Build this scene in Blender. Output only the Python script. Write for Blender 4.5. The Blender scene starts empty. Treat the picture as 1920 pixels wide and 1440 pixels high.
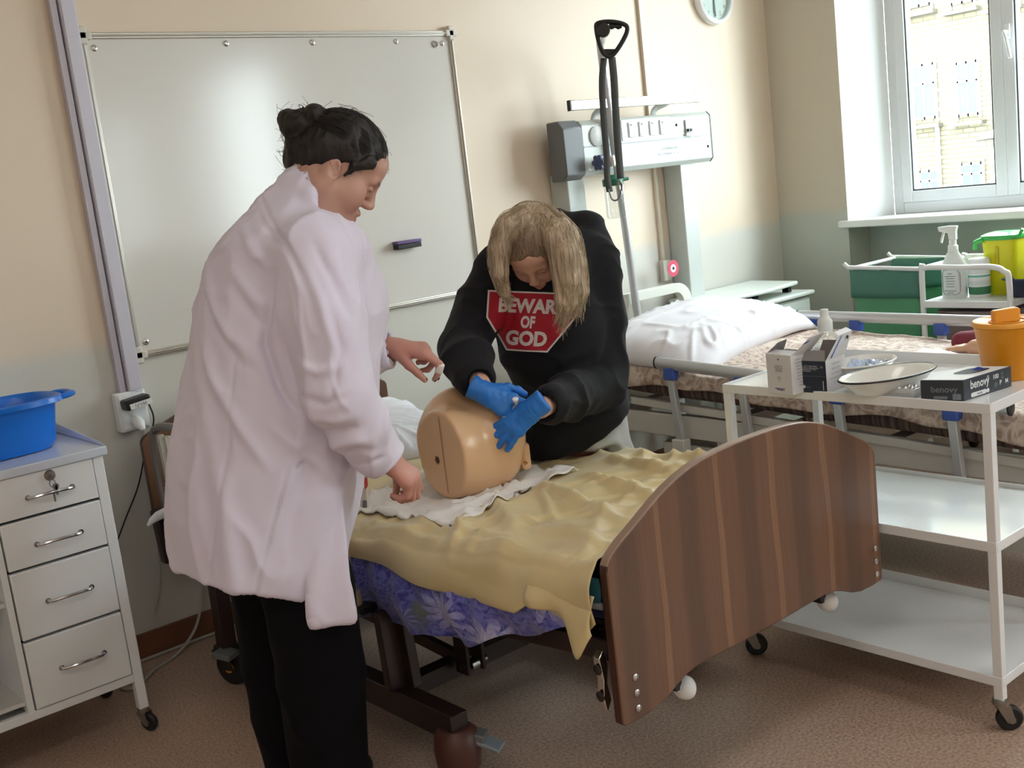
import bpy, bmesh, math, random
import numpy as np
from mathutils import Vector, Matrix
from mathutils.bvhtree import BVHTree
random.seed(7); RNG = np.random.default_rng(7)
S = bpy.context.scene
COL = S.collection
PI = math.pi

# ------------------------------------------------------------------ camera
CAM = np.array([0.0, 0.0, 1.5]); FPX = 2100.0
CR = np.array([0.75205065, -0.64881621, -0.11600576])
CU = np.array([0.20171944, 0.05901301, 0.97766391])
CF = np.array([0.62747835, 0.7586534, -0.17525962])
cam = bpy.data.cameras.new('camera'); cam.sensor_width = 36.0; cam.lens = FPX / 1920 * 36.0
cam.clip_start = 0.05; cam.clip_end = 300
cam_o = bpy.data.objects.new('camera', cam); COL.objects.link(cam_o)
cam_o.matrix_world = Matrix(((CR[0], CU[0], -CF[0], CAM[0]), (CR[1], CU[1], -CF[1], CAM[1]), (CR[2], CU[2], -CF[2], CAM[2]), (0, 0, 0, 1)))
S.camera = cam_o

# ------------------------------------------------------------------ light and exposure
vs = S.view_settings
S.display_settings.display_device = 'sRGB'
vs.view_transform = 'Standard'; vs.look = 'None'; vs.gamma = 1.0; vs.use_curve_mapping = False
vs.exposure = 0.9
LAMP = 3.4
w = bpy.data.worlds.new('sky'); S.world = w; w.use_nodes = True
bgn = w.node_tree.nodes['Background']
bgn.inputs['Color'].default_value = (0.86, 0.94, 1.0, 1); bgn.inputs['Strength'].default_value = 15.5
for nm, y0, y1 in (('daylight_portal', 1.4, 3.26), ('daylight_portal', -3.4, -1.75), ('daylight_portal', -6.6, -4.9)):
    L = bpy.data.lights.new(nm, 'AREA'); L.shape = 'RECTANGLE'; L.size = 1.85; L.size_y = y1 - y0
    L.cycles.is_portal = True
    lo = bpy.data.objects.new(nm, L); COL.objects.link(lo)
    lo.matrix_world = Matrix(((0, 0, 1, 5.62), (0, 1, 0, (y0 + y1) / 2), (-1, 0, 0, 2.02), (0, 0, 0, 1)))   # emits along -Z of the lamp = -X

# ------------------------------------------------------------------ helpers
def ray(x, y): return (x - 960) / FPX * CR - (y - 720) / FPX * CU + CF
def onx(x, y, X): d = ray(x, y); return CAM + d * (X / d[0])
def ony(x, y, Y): d = ray(x, y); return CAM + d * (Y / d[1])
def onz(x, y, Z): d = ray(x, y); return CAM + d * ((Z - 1.5) / d[2])
NH = np.array([CF[0], CF[1], 0.0]); NH /= np.linalg.norm(NH)     # horizontal, away from the camera
RH = np.array([NH[1], -NH[0], 0.0])                              # horizontal, to the right
def onw(x, y, D): d = ray(x, y); return CAM + d * (D / (NH @ d))
def lin(c):
    c = c / 255.0
    return c / 12.92 if c <= 0.04045 else ((c + 0.055) / 1.055) ** 2.4
def rgb(r, g, b): return (lin(r), lin(g), lin(b), 1.0)

class N:                                                          # small node-tree helper
    def __init__(s, m): s.t = m.node_tree; s.b = s.t.nodes['Principled BSDF']
    def n(s, kind, **kw):
        q = s.t.nodes.new('ShaderNode' + kind)
        for k, v in kw.items():
            if k.startswith('_'): q.inputs[k[1:]].default_value = v
            else: setattr(q, k, v)
        return q
    def l(s, a, b): s.t.links.new(a, b)
    def coord(s, scale=(1, 1, 1), rot=(0, 0, 0), out='Object'):
        c = s.n('TexCoord'); m = s.n('Mapping'); m.inputs['Scale'].default_value = scale; m.inputs['Rotation'].default_value = rot
        s.l(c.outputs[out], m.inputs['Vector']); return m.outputs[0]
    def ramp(s, fac, stops, interp='LINEAR'):
        r = s.n('ValToRGB'); r.color_ramp.interpolation = interp
        e = r.color_ramp.elements
        while len(e) < len(stops): e.new(0.5)
        for q, (p, c) in zip(e, stops): q.position = p; q.color = c
        s.l(fac, r.inputs[0]); return r.outputs[0]
    def mix(s, fac, a, b, mode='MIX'):
        m = s.n('Mix', data_type='RGBA', blend_type=mode)
        for sock, v in ((0, fac), (6, a), (7, b)):
            if hasattr(v, 'links'): s.l(v, m.inputs[sock])
            else: m.inputs[sock].default_value = v
        return m.outputs[2]
    def math(s, op, a, b=None):
        m = s.n('Math', operation=op)
        for i, v in enumerate((a, b)):
            if v is None: continue
            if hasattr(v, 'links'): s.l(v, m.inputs[i])
            else: m.inputs[i].default_value = v
        return m.outputs[0]
    def bump(s, h, dist=0.002, strength=0.5):
        b = s.n('Bump'); b.inputs['Strength'].default_value = strength; b.inputs['Distance'].default_value = dist
        s.l(h, b.inputs['Height']); s.l(b.outputs[0], s.b.inputs['Normal'])
def mat(name, c, rough=0.5, metal=0.0, spec=0.5, noise=0.0, nscale=20, bump=0.0, bscale=200, bdist=0.001, coat=0.0, sheen=0.0, sub=0.0, trans=0.0, alpha=1.0):
    m = bpy.data.materials.new(name); m.use_nodes = True; q = N(m); b = q.b
    b.inputs['Base Color'].default_value = c; b.inputs['Roughness'].default_value = rough; b.inputs['Metallic'].default_value = metal
    b.inputs['Specular IOR Level'].default_value = spec; b.inputs['Coat Weight'].default_value = coat; b.inputs['Sheen Weight'].default_value = sheen
    b.inputs['Transmission Weight'].default_value = trans; b.inputs['Alpha'].default_value = alpha
    if sub: b.inputs['Subsurface Weight'].default_value = sub; b.inputs['Subsurface Radius'].default_value = (0.02, 0.008, 0.004); b.inputs['Subsurface Scale'].default_value = 0.3
    if noise:
        t = q.n('TexNoise', _Scale=nscale, _Detail=4.0); q.l(q.coord(), t.inputs['Vector'])
        q.l(q.ramp(t.outputs[0], [(0.3, tuple(x * (1 - noise) for x in c[:3]) + (1,)), (0.7, tuple(min(1, x * (1 + noise)) for x in c[:3]) + (1,))]), b.inputs['Base Color'])
    if bump:
        t = q.n('TexNoise', _Scale=bscale, _Detail=3.0); q.l(q.coord(), t.inputs['Vector']); q.bump(t.outputs[0], bdist, bump)
    return m

def setp(o, label=None, cat=None, group=None, kind=None):
    if label: o['label'] = label
    if cat: o['category'] = cat
    if group: o['group'] = group
    if kind: o['kind'] = kind
    return o
ORG = {}
def thing(name, label, cat, loc=(0, 0, 0), group=None, rot=0.0):
    o = bpy.data.objects.new(name, None); o.empty_display_size = 0.05; COL.objects.link(o)
    o.location = loc; o.rotation_euler = (0, 0, rot); ORG[o.name] = np.array(loc, float)
    return setp(o, label, cat, group)
def link(name, me, material, parent=None, local=False, smooth=40):
    org = ORG.get(parent.name, np.zeros(3)) if parent else np.zeros(3)
    if parent and not local and np.any(org): me.transform(Matrix.Translation(-Vector(org)))
    if smooth is not None:
        me.shade_smooth()
        if smooth < 180: me.set_sharp_from_angle(angle=math.radians(smooth))
    o = bpy.data.objects.new(name, me); COL.objects.link(o)
    if isinstance(material, (list, tuple)):
        for q in material: me.materials.append(q)
    elif material: me.materials.append(material)
    if parent: o.parent = parent
    ORG[o.name] = org if not local else np.zeros(3)
    return o

class M:                                                          # collects shapes that make ONE mesh
    def __init__(s): s.v = []; s.f = []; s.mi = []
    def add(s, vs, fs, mi=0):
        b = len(s.v); s.v += [tuple(map(float, p)) for p in vs]; s.f += [tuple(b + i for i in f) for f in fs]; s.mi += [mi] * len(fs); return s
    def box(s, lo, hi, mi=0, mt=None):
        x0, y0, z0 = lo; x1, y1, z1 = hi
        p = np.array([(x0, y0, z0), (x1, y0, z0), (x1, y1, z0), (x0, y1, z0), (x0, y0, z1), (x1, y0, z1), (x1, y1, z1), (x0, y1, z1)], float)
        if mt is not None: p = xf(mt, p)
        return s.add(p, [(0, 3, 2, 1), (4, 5, 6, 7), (0, 1, 5, 4), (1, 2, 6, 5), (2, 3, 7, 6), (3, 0, 4, 7)], mi)
    def bar(s, a, b, wd, ht, up=(0, 0, 1), mi=0):                  # rectangular bar from a to b
        a = np.array(a, float); b = np.array(b, float); d = b - a; L = np.linalg.norm(d); d /= L
        up = np.array(up, float)
        if abs(d @ up) > 0.95: up = np.array([1.0, 0, 0]) if abs(d[0]) < 0.9 else np.array([0, 1.0, 0])
        x = np.cross(d, up); x /= np.linalg.norm(x); y = np.cross(x, d)
        p = [c + i * x * wd / 2 + j * y * ht / 2 for c in (a, b) for i, j in ((-1, -1), (1, -1), (1, 1), (-1, 1))]
        return s.add(p, [(0, 1, 2, 3), (7, 6, 5, 4), (0, 4, 5, 1), (1, 5, 6, 2), (2, 6, 7, 3), (3, 7, 4, 0)], mi)
    def tube(s, pts, r, n=10, cap=True, mi=0, closed=False, flat=1.0, up=None):
        P = np.array(pts, float); m = len(P); rr = np.full(m, r, float) if np.isscalar(r) else np.array(r, float)
        T = np.gradient(P, axis=0) if not closed else np.roll(P, -1, 0) - np.roll(P, 1, 0)
        T /= np.linalg.norm(T, axis=1)[:, None] + 1e-12
        u = np.array(up, float) if up is not None else (np.array([0, 0, 1.0]) if abs(T[0][2]) < 0.9 else np.array([1.0, 0, 0]))
        vs = []
        for i in range(m):
            x = u - T[i] * (u @ T[i]); x /= np.linalg.norm(x) + 1e-12; u = x; y = np.cross(T[i], x)
            for k in range(n):
                a = 2 * PI * k / n; vs.append(P[i] + rr[i] * (math.cos(a) * x + flat * math.sin(a) * y))
        fs = []
        for i in range(m if closed else m - 1):
            j = (i + 1) % m
            for k in range(n): fs.append((i * n + k, i * n + (k + 1) % n, j * n + (k + 1) % n, j * n + k))
        if cap and not closed: fs += [tuple(range(n))[::-1], tuple((m - 1) * n + k for k in range(n))]
        return s.add(vs, fs, mi)
    def lathe(s, prof, c=(0, 0, 0), axis=(0, 0, 1), n=24, sx=1.0, sy=1.0, mi=0, xdir=None, caps=True):   # prof: (radius, height)
        a = np.array(axis, float); a /= np.linalg.norm(a)
        x = np.array(xdir, float) if xdir is not None else (np.array([1.0, 0, 0]) if abs(a[0]) < 0.9 else np.array([0, 1.0, 0]))
        x -= a * (x @ a); x /= np.linalg.norm(x); y = np.cross(a, x); c = np.array(c, float)
        vs = []; fs = []
        for r, h in prof:
            for k in range(n):
                t = 2 * PI * k / n; vs.append(c + a * h + r * (sx * math.cos(t) * x + sy * math.sin(t) * y))
        for i in range(len(prof) - 1):
            for k in range(n): fs.append((i * n + k, i * n + (k + 1) % n, (i + 1) * n + (k + 1) % n, (i + 1) * n + k))
        if caps and prof[0][0] > 1e-6: fs.append(tuple(range(n))[::-1])
        if caps and prof[-1][0] > 1e-6: fs.append(tuple((len(prof) - 1) * n + k for k in range(n)))
        return s.add(vs, fs, mi)
    def prism(s, poly, vec, mi=0):                                # polygon (3-D points) pushed along vec
        p = [np.array(q, float) for q in poly]; n = len(p); v = np.array(vec, float)
        return s.add(p + [q + v for q in p], [tuple(range(n))[::-1], tuple(range(n, 2 * n))] + [(i, (i + 1) % n, n + (i + 1) % n, n + i) for i in range(n)], mi)
    def grid(s, fn, nu, nv, mi=0, thick=None):                    # fn(u, v) -> point
        vs = [fn(i / (nu - 1), j / (nv - 1)) for i in range(nu) for j in range(nv)]
        fs = [(i * nv + j, (i + 1) * nv + j, (i + 1) * nv + j + 1, i * nv + j + 1) for i in range(nu - 1) for j in range(nv - 1)]
        return s.add(vs, fs, mi)
    def mesh(s, name, fix=True):
        me = bpy.data.meshes.new(name); me.from_pydata(s.v, [], s.f)
        if any(s.mi): me.polygons.foreach_set('material_index', s.mi)
        if fix:
            bm = bmesh.new(); bm.from_mesh(me); bmesh.ops.recalc_face_normals(bm, faces=bm.faces); bm.to_mesh(me); bm.free()
        me.update(); return me
    def build(s, name, material, parent=None, bevel=0.0, seg=2, smooth=40, local=False, solid=0.0, sub=0, fix=True):
        o = link(name, s.mesh(name, fix), material, parent, local, smooth)
        if solid: q = o.modifiers.new('solid', 'SOLIDIFY'); q.thickness = solid; q.offset = -1
        if bevel: q = o.modifiers.new('bevel', 'BEVEL'); q.width = bevel; q.segments = seg; q.limit_method = 'ANGLE'; q.angle_limit = math.radians(35)
        if sub: q = o.modifiers.new('sub', 'SUBSURF'); q.levels = sub; q.render_levels = sub
        return o
def xf(mt, p): mt = np.array(mt, float); return np.asarray(p) @ mt[:3, :3].T + mt[:3, 3]
def frame(o, x, y, z): q = np.eye(4); q[:3, 0] = x; q[:3, 1] = y; q[:3, 2] = z; q[:3, 3] = o; return q
def unit(v): v = np.array(v, float); return v / np.linalg.norm(v)
def rotm(axis, deg): return np.array(Matrix.Rotation(math.radians(deg), 3, Vector(axis)))
def spline(pts, n=40, closed=False):                              # Catmull-Rom
    P = [np.array(p, float) for p in pts]; m = len(P); out = []
    segs = m if closed else m - 1
    for i in range(segs):
        p0 = P[(i - 1) % m] if closed or i > 0 else 2 * P[0] - P[1]; p1 = P[i]; p2 = P[(i + 1) % m]
        p3 = P[(i + 2) % m] if closed or i + 2 < m else 2 * P[-1] - P[-2]
        k = max(2, n // segs)
        for t in np.arange(k) / k:
            out.append(0.5 * (2 * p1 + (p2 - p0) * t + (2 * p0 - 5 * p1 + 4 * p2 - p3) * t * t + (3 * p1 - p0 - 3 * p2 + p3) * t ** 3))
    if not closed: out.append(P[-1])
    return np.array(out)
def dup(root, label=None, offset=(0, 0, 0), group=None):           # a copy of a thing with copies of its parts and sub-parts
    r = root.copy(); COL.objects.link(r); r.location = Vector(root.location) + Vector(offset)
    if label: r['label'] = label
    if group: r['group'] = group
    for ch in list(root.children):
        c = ch.copy(); COL.objects.link(c); c.parent = r
        for g in ch.children:
            d = g.copy(); COL.objects.link(d); d.parent = c
    return r
FONT = bpy.data.curves.new('probe', 'FONT').font
def text_mesh(body, size, align='CENTER', spacing=1.0, bold=0.0, shear=0.0):  # flat lettering in x/y as triangles
    cu = bpy.data.curves.new('lettering', 'FONT'); cu.body = body; cu.size = size; cu.align_x = align; cu.align_y = 'CENTER'
    cu.space_character = spacing; cu.offset = bold; cu.shear = shear; cu.resolution_u = 3
    o = bpy.data.objects.new('lettering', cu); COL.objects.link(o)
    dg = bpy.context.evaluated_depsgraph_get(); me = bpy.data.meshes.new_from_object(o.evaluated_get(dg))
    bpy.data.objects.remove(o); bpy.data.curves.remove(cu); return me
def lettering(name, body, size, fr, material, parent, align='CENTER', spacing=1.0, bold=0.0, lift=0.0006, sx=1.0, shear=0.0):
    me = text_mesh(body, size, align, spacing, bold, shear)       # fr: frame whose x/y axes carry the words and z points at the reader
    fr = np.array(fr, float); fr[:3, 3] += fr[:3, 2] * lift
    me.transform(Matrix(fr.tolist()) @ Matrix.Diagonal((sx, 1, 1, 1)))
    return link(name, me, material, parent, smooth=None)
# --- noise in numpy
_LAT = np.random.default_rng(3).random((32, 32, 32)).astype(np.float32)
def vnoise(p, f=1.0, off=0.0):
    q = np.asarray(p, np.float32) * f + off + 50.0
    i = np.floor(q).astype(int); t = q - i; t = t * t * (3 - 2 * t); i0 = i % 32; i1 = (i + 1) % 32
    x0, y0, z0 = i0[..., 0], i0[..., 1], i0[..., 2]; x1, y1, z1 = i1[..., 0], i1[..., 1], i1[..., 2]
    tx, ty, tz = t[..., 0], t[..., 1], t[..., 2]
    a = _LAT[x0, y0, z0] * (1 - tx) + _LAT[x1, y0, z0] * tx; b = _LAT[x0, y1, z0] * (1 - tx) + _LAT[x1, y1, z0] * tx
    c = _LAT[x0, y0, z1] * (1 - tx) + _LAT[x1, y0, z1] * tx; d = _LAT[x0, y1, z1] * (1 - tx) + _LAT[x1, y1, z1] * tx
    return ((a * (1 - ty) + b * ty) * (1 - tz) + (c * (1 - ty) + d * ty) * tz) * 2 - 1
def ridge(p, f=1.0, off=0.0): return 1 - 2 * np.abs(vnoise(p, f, off))

# --- distance fields for bodies, cloth and other organic shapes
class Field:
    def __init__(s, lo, hi, h):
        s.lo = np.array(lo, float); s.h = h; s.n = np.ceil((np.array(hi, float) - s.lo) / h).astype(int) + 1
        s.d = np.full(s.n, 1.0, np.float32)
    def _reg(s, lo, hi, pad):
        a = np.clip(np.floor((np.array(lo) - pad - s.lo) / s.h).astype(int), 0, s.n); b = np.clip(np.ceil((np.array(hi) + pad - s.lo) / s.h).astype(int) + 1, 0, s.n)
        sl = tuple(slice(i, j) for i, j in zip(a, b))
        g = [(np.arange(a[i], b[i]) * s.h + s.lo[i]).astype(np.float32) for i in range(3)]
        return sl, g[0][:, None, None], g[1][None, :, None], g[2][None, None, :]
    def _op(s, sl, e, k, op):
        c = s.d[sl]
        if c.size == 0: return
        if op == 'sub': e = -e; r = np.maximum(c, e) if k <= 0 else np.maximum(c, e) + np.maximum(k - np.abs(c - e), 0) ** 2 / (4 * k)
        else: r = np.minimum(c, e) if k <= 0 else np.minimum(c, e) - np.maximum(k - np.abs(c - e), 0) ** 2 / (4 * k)
        s.d[sl] = r
    def cone(s, a, b, ra, rb=None, k=0.02, op='add'):
        rb = ra if rb is None else rb; a = np.array(a, float); b = np.array(b, float); R = max(ra, rb)
        sl, X, Y, Z = s._reg(np.minimum(a, b) - R, np.maximum(a, b) + R, k + 3 * s.h)
        d = b - a; L2 = max(d @ d, 1e-9)
        t = np.clip(((X - a[0]) * d[0] + (Y - a[1]) * d[1] + (Z - a[2]) * d[2]) / L2, 0, 1)
        e = np.sqrt((X - a[0] - t * d[0]) ** 2 + (Y - a[1] - t * d[1]) ** 2 + (Z - a[2] - t * d[2]) ** 2) - (ra + (rb - ra) * t)
        s._op(sl, e, k, op); return s
    def chain(s, pts, rs, k=0.02, op='add'):
        for i in range(len(pts) - 1): s.cone(pts[i], pts[i + 1], rs[i], rs[i + 1], k if i == 0 else min(k, 0.012) if op == 'add' else k, op)
        return s
    def ell(s, c, r, rot=None, k=0.02, op='add'):
        c = np.array(c, float); r = np.array(r, float); R = np.eye(3) if rot is None else np.array(rot)
        ext = np.sqrt(((R * r) ** 2).sum(1)); sl, X, Y, Z = s._reg(c - ext, c + ext, k + 3 * s.h)
        X = X - c[0]; Y = Y - c[1]; Z = Z - c[2]
        q = [X * R[0, i] + Y * R[1, i] + Z * R[2, i] for i in range(3)]
        k0 = np.sqrt(sum((q[i] / r[i]) ** 2 for i in range(3))); k1 = np.sqrt(sum((q[i] / r[i] ** 2) ** 2 for i in range(3))) + 1e-9
        e = np.where(k0 < 0.05, -r.min(), k0 * (k0 - 1) / k1)
        s._op(sl, e.astype(np.float32), k, op); return s
    def box(s, c, half, rot=None, rd=0.005, k=0.0, op='add'):
        c = np.array(c, float); half = np.array(half, float); R = np.eye(3) if rot is None else np.array(rot)
        ext = np.abs(R) @ half; sl, X, Y, Z = s._reg(c - ext, c + ext, k + 3 * s.h)
        X = X - c[0]; Y = Y - c[1]; Z = Z - c[2]
        q = [np.abs(X * R[0, i] + Y * R[1, i] + Z * R[2, i]) - (half[i] - rd) for i in range(3)]
        e = np.sqrt(sum(np.maximum(t, 0) ** 2 for t in q)) + np.minimum(np.maximum(np.maximum(q[0], q[1]), q[2]), 0) - rd
        s._op(sl, e.astype(np.float32), k, op); return s
    def loft(s, rings, ux, k=0.02, op='add', zlo=None, zhi=None, pw=2.0):   # rings (z, centre x, y, radius along ux, radius across), stacked upwards
        z = np.array([q[0] for q in rings]); ux = unit(ux); vx = np.array([-ux[1], ux[0], 0.0])
        A = np.array(rings, float); R = max(A[:, 3].max(), A[:, 4].max())
        lo = np.array([A[:, 1].min() - R, A[:, 2].min() - R, z.min() if zlo is None else zlo]); hi = np.array([A[:, 1].max() + R, A[:, 2].max() + R, z.max() if zhi is None else zhi])
        sl, X, Y, Z = s._reg(lo, hi, k + 3 * s.h)
        def itp(col):                                             # smooth interpolation in z
            zz = Z.ravel(); out = np.interp(zz, z, A[:, col]); m = 5
            for dz in (-0.03, -0.015, 0.015, 0.03): out = out + np.interp(zz + dz, z, A[:, col])
            return (out / m)[None, None, :].astype(np.float32)
        cx, cy, ru, rv = itp(1), itp(2), itp(3), itp(4)
        u = (X - cx) * ux[0] + (Y - cy) * ux[1]; v = (X - cx) * vx[0] + (Y - cy) * vx[1]
        e = ((np.abs(u / ru) ** pw + np.abs(v / rv) ** pw) ** (1 / pw) - 1) * np.minimum(ru, rv)
        e = np.maximum(e, np.maximum(lo[2] - Z, Z - hi[2]))
        s._op(sl, e.astype(np.float32), k, op); return s
    def half(s, p, n, k=0.0):                                     # keep the side n does not point to
        n = unit(n); X = (np.arange(s.n[0]) * s.h + s.lo[0])[:, None, None]; Y = (np.arange(s.n[1]) * s.h + s.lo[1])[None, :, None]; Z = (np.arange(s.n[2]) * s.h + s.lo[2])[None, None, :]
        e = ((X - p[0]) * n[0] + (Y - p[1]) * n[1] + (Z - p[2]) * n[2]).astype(np.float32)
        s.d = np.maximum(s.d, e) if k <= 0 else np.maximum(s.d, e) + np.maximum(k - np.abs(s.d - e), 0) ** 2 / (4 * k); return s
    def surf(s, relax=2):
        d = s.d; d[0] = d[-1] = 1; d[:, 0] = d[:, -1] = 1; d[:, :, 0] = d[:, :, -1] = 1
        ins = d < 0; nx, ny, nz = d.shape
        cnt = np.zeros((nx - 1, ny - 1, nz - 1), np.int8)
        for i in (0, 1):
            for j in (0, 1):
                for l in (0, 1): cnt += ins[i:nx - 1 + i, j:ny - 1 + j, l:nz - 1 + l]
        cx, cy, cz = np.nonzero((cnt > 0) & (cnt < 8))
        idx = np.full(cnt.shape, -1, np.int32); idx[cx, cy, cz] = np.arange(len(cx))
        acc = np.zeros((len(cx), 3)); num = np.zeros(len(cx))
        for ax in range(3):
            o1, o2 = [q for q in range(3) if q != ax]
            for a in (0, 1):
                for b in (0, 1):
                    off = [0, 0, 0]; off[o1] = a; off[o2] = b; p0 = (cx + off[0], cy + off[1], cz + off[2]); off[ax] = 1; p1 = (cx + off[0], cy + off[1], cz + off[2])
                    d0 = d[p0]; d1 = d[p1]; m = (d0 < 0) != (d1 < 0); t = np.where(m, d0 / np.where(m, d0 - d1, 1), 0)
                    pos = np.zeros((len(cx), 3)); pos[:, o1] = a; pos[:, o2] = b; pos[:, ax] = t
                    acc[m] += pos[m]; num[m] += 1
        v = (acc / num[:, None] + np.stack([cx, cy, cz], 1)) * s.h + s.lo
        F = []
        for ax in range(3):
            o1, o2 = (ax + 1) % 3, (ax + 2) % 3
            sa = [slice(1, -1)] * 3; sa[ax] = slice(0, -1); sb = [slice(1, -1)] * 3; sb[ax] = slice(1, None)
            A = ins[tuple(sa)]; B = ins[tuple(sb)]
            e = np.nonzero(A != B); g = [q + 1 for q in e]; g[ax] = e[ax]; flip = A[e]
            def cell(i, j): q = list(g); q[o1] = q[o1] - i; q[o2] = q[o2] - j; return idx[q[0], q[1], q[2]]
            Q = np.stack([cell(1, 1), cell(0, 1), cell(0, 0), cell(1, 0)], 1)
            Q[~flip] = Q[~flip][:, ::-1]; F.append(Q)
        F = np.concatenate(F); F = F[(F >= 0).all(1)]
        E = np.concatenate([F[:, [0, 1]], F[:, [1, 2]], F[:, [2, 3]], F[:, [3, 0]]])
        for it in range(relax * 2):
            sm = np.zeros_like(v); c = np.zeros(len(v))
            for q in range(3): sm[:, q] = np.bincount(E[:, 0], v[E[:, 1], q], len(v)) + np.bincount(E[:, 1], v[E[:, 0], q], len(v))
            c = np.bincount(E[:, 0], minlength=len(v)) + np.bincount(E[:, 1], minlength=len(v))
            v = v + (sm / np.maximum(c, 1)[:, None] - v) * (0.5 if it % 2 == 0 else -0.45)
        return v, F
def vnormals(v, F):
    fn = np.cross(v[F[:, 2]] - v[F[:, 0]], v[F[:, 3]] - v[F[:, 1]]); n = np.zeros_like(v)
    for c in range(4):
        for q in range(3): n[:, q] += np.bincount(F[:, c], fn[:, q], len(v))
    return n / (np.linalg.norm(n, axis=1)[:, None] + 1e-12)
def np_mesh(name, v, F):
    me = bpy.data.meshes.new(name); k = F.shape[1]; me.vertices.add(len(v)); me.vertices.foreach_set('co', np.ascontiguousarray(v, np.float32).ravel())
    me.loops.add(F.size); me.loops.foreach_set('vertex_index', np.ascontiguousarray(F, np.int32).ravel())
    me.polygons.add(len(F)); me.polygons.foreach_set('loop_start', np.arange(0, F.size, k, dtype=np.int32)); me.update(calc_edges=True); me.validate(); return me
def np_obj(name, v, F, material, parent=None, col=None, smooth=180):
    me = np_mesh(name, v, F)
    if col is not None:
        a = me.color_attributes.new('tint', 'FLOAT_COLOR', 'POINT'); a.data.foreach_set('color', np.ascontiguousarray(np.c_[col, np.ones(len(col))], np.float32).ravel())
    return link(name, me, material, parent, smooth=smooth)
def structure(o): o['kind'] = 'structure'; return o

# ================================================================== the room
XR, YB, ZC, XL, YF = 5.22, 3.82, 3.3, -1.8, -7.6
def wall_paint(name, upper, lower, zsplit):
    m = mat(name, upper, 0.5); q = N(m); g = q.n('NewGeometry'); sp = q.n('SeparateXYZ'); q.l(g.outputs['Position'], sp.inputs[0])
    nz = q.n('TexNoise', _Scale=1.2, _Detail=3.0); q.l(g.outputs['Position'], nz.inputs['Vector'])
    z = q.math('ADD', sp.outputs[2], q.math('MULTIPLY', nz.outputs[0], 0.02))
    mr = q.n('MapRange'); q.l(z, mr.inputs[0]); mr.inputs[1].default_value = zsplit - .03; mr.inputs[2].default_value = zsplit + .03; lo = mr.outputs[0]
    q.l(q.mix(lo, lower, upper), q.b.inputs['Base Color'])
    r = q.n('MapRange'); q.l(lo, r.inputs[0]); r.inputs[3].default_value = 0.33; r.inputs[4].default_value = 0.55; q.l(r.outputs[0], q.b.inputs['Roughness'])
    b = q.n('TexNoise', _Scale=55.0, _Detail=4.0); q.l(g.outputs['Position'], b.inputs['Vector']); q.bump(b.outputs[0], 0.002, 0.12)
    return m
m_back = wall_paint('cream_wall_paint', rgb(228, 210, 188), rgb(211, 208, 199), 1.13)
m_side = wall_paint('shaded_wall_paint', rgb(200, 189, 172), rgb(184, 188, 178), 1.17)  # backlit shade of the window wall put into a darker paint tone
m_niche = mat('niche_paint', rgb(178, 190, 182), 0.5, bump=0.1, bscale=50)
m_white = mat('white_gloss_plastic', rgb(236, 238, 238), 0.3)
m_reveal = mat('white_reveal_paint', rgb(238, 240, 240), 0.5, bump=0.05, bscale=60)
m_ceil = mat('ceiling_whitewash', rgb(235, 232, 225), 0.9, bump=0.1, bscale=40)
m_brownskirt = mat('brown_skirting', rgb(120, 78, 54), 0.4, noise=0.15, nscale=8)
# mottled brown linoleum
m_floor = mat('mottled_brown_linoleum', rgb(150, 118, 98), 0.38); q = N(m_floor)
n1 = q.n('TexNoise', _Scale=120.0, _Detail=5.0, _Roughness=0.7); q.l(q.coord(), n1.inputs['Vector'])
n2 = q.n('TexNoise', _Scale=2.2, _Detail=3.0); q.l(q.coord(), n2.inputs['Vector'])
c1 = q.ramp(n1.outputs[0], [(0.34, rgb(128, 100, 86)), (0.47, rgb(174, 146, 128)), (0.58, rgb(196, 170, 152)), (0.7, rgb(216, 194, 178))])
q.l(q.mix(q.math('MULTIPLY', n2.outputs[0], 0.35), c1, rgb(176, 148, 130)), q.b.inputs['Base Color'])
q.l(q.math('ADD', q.math('MULTIPLY', n2.outputs[0], 0.15), 0.3), q.b.inputs['Roughness'])
q.bump(n1.outputs[0], 0.0003, 0.05)

structure(M().box((XL - .2, YF - .2, -0.1), (XR + 0.6, YB + 0.2, 0)).build('floor', m_floor, smooth=None))
structure(M().box((XL - .2, YF - .2, ZC), (XR + 0.6, YB + 0.2, ZC + 0.1)).build('ceiling', m_ceil, smooth=None))
structure(M().box((XL - .2, YB, 0), (XR + 0.6, YB + 0.2, ZC)).build('wall_back', m_back, smooth=None))
structure(M().box((XL - .2, YF, 0), (XL, YB, ZC)).build('wall_left', m_back, smooth=None))
structure(M().box((XL - .2, YF - .2, 0), (XR + 0.6, YF, ZC)).build('wall_front', m_back, smooth=None))
WIN = [(1.35, 3.387), (-3.45, -1.65), (-6.7, -4.85)]
ZS, ZT, XO = 1.085, 2.98, XR + 0.53
mw = M()
edges = [YF] + [v for a, b in sorted(WIN) for v in (a, b)] + [YB]
for i in range(0, len(edges), 2): mw.box((XR, edges[i], 0), (XO, edges[i + 1], ZC))       # piers
for a, b in WIN:
    mw.box((XR, a, ZT), (XO, b, ZC)); mw.box((XR + 0.2, a, 0), (XO, b, ZS - 0.02))          # lintel, thinner wall under the sill
wr = structure(mw.build('wall_right', [m_side, m_niche], smooth=None))
for p in wr.data.polygons:
    if abs(p.normal.x) > 0.9 and abs(p.center.x - XR - 0.2) < 0.01: p.material_index = 1
m_glass = bpy.data.materials.new('window_glass'); m_glass.use_nodes = True; q = N(m_glass)
tr = q.n('BsdfTransparent'); tr.inputs[0].default_value = (0.93, 0.96, 0.95, 1); gl = q.n('BsdfGlossy'); gl.inputs['Roughness'].default_value = 0.02
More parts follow.
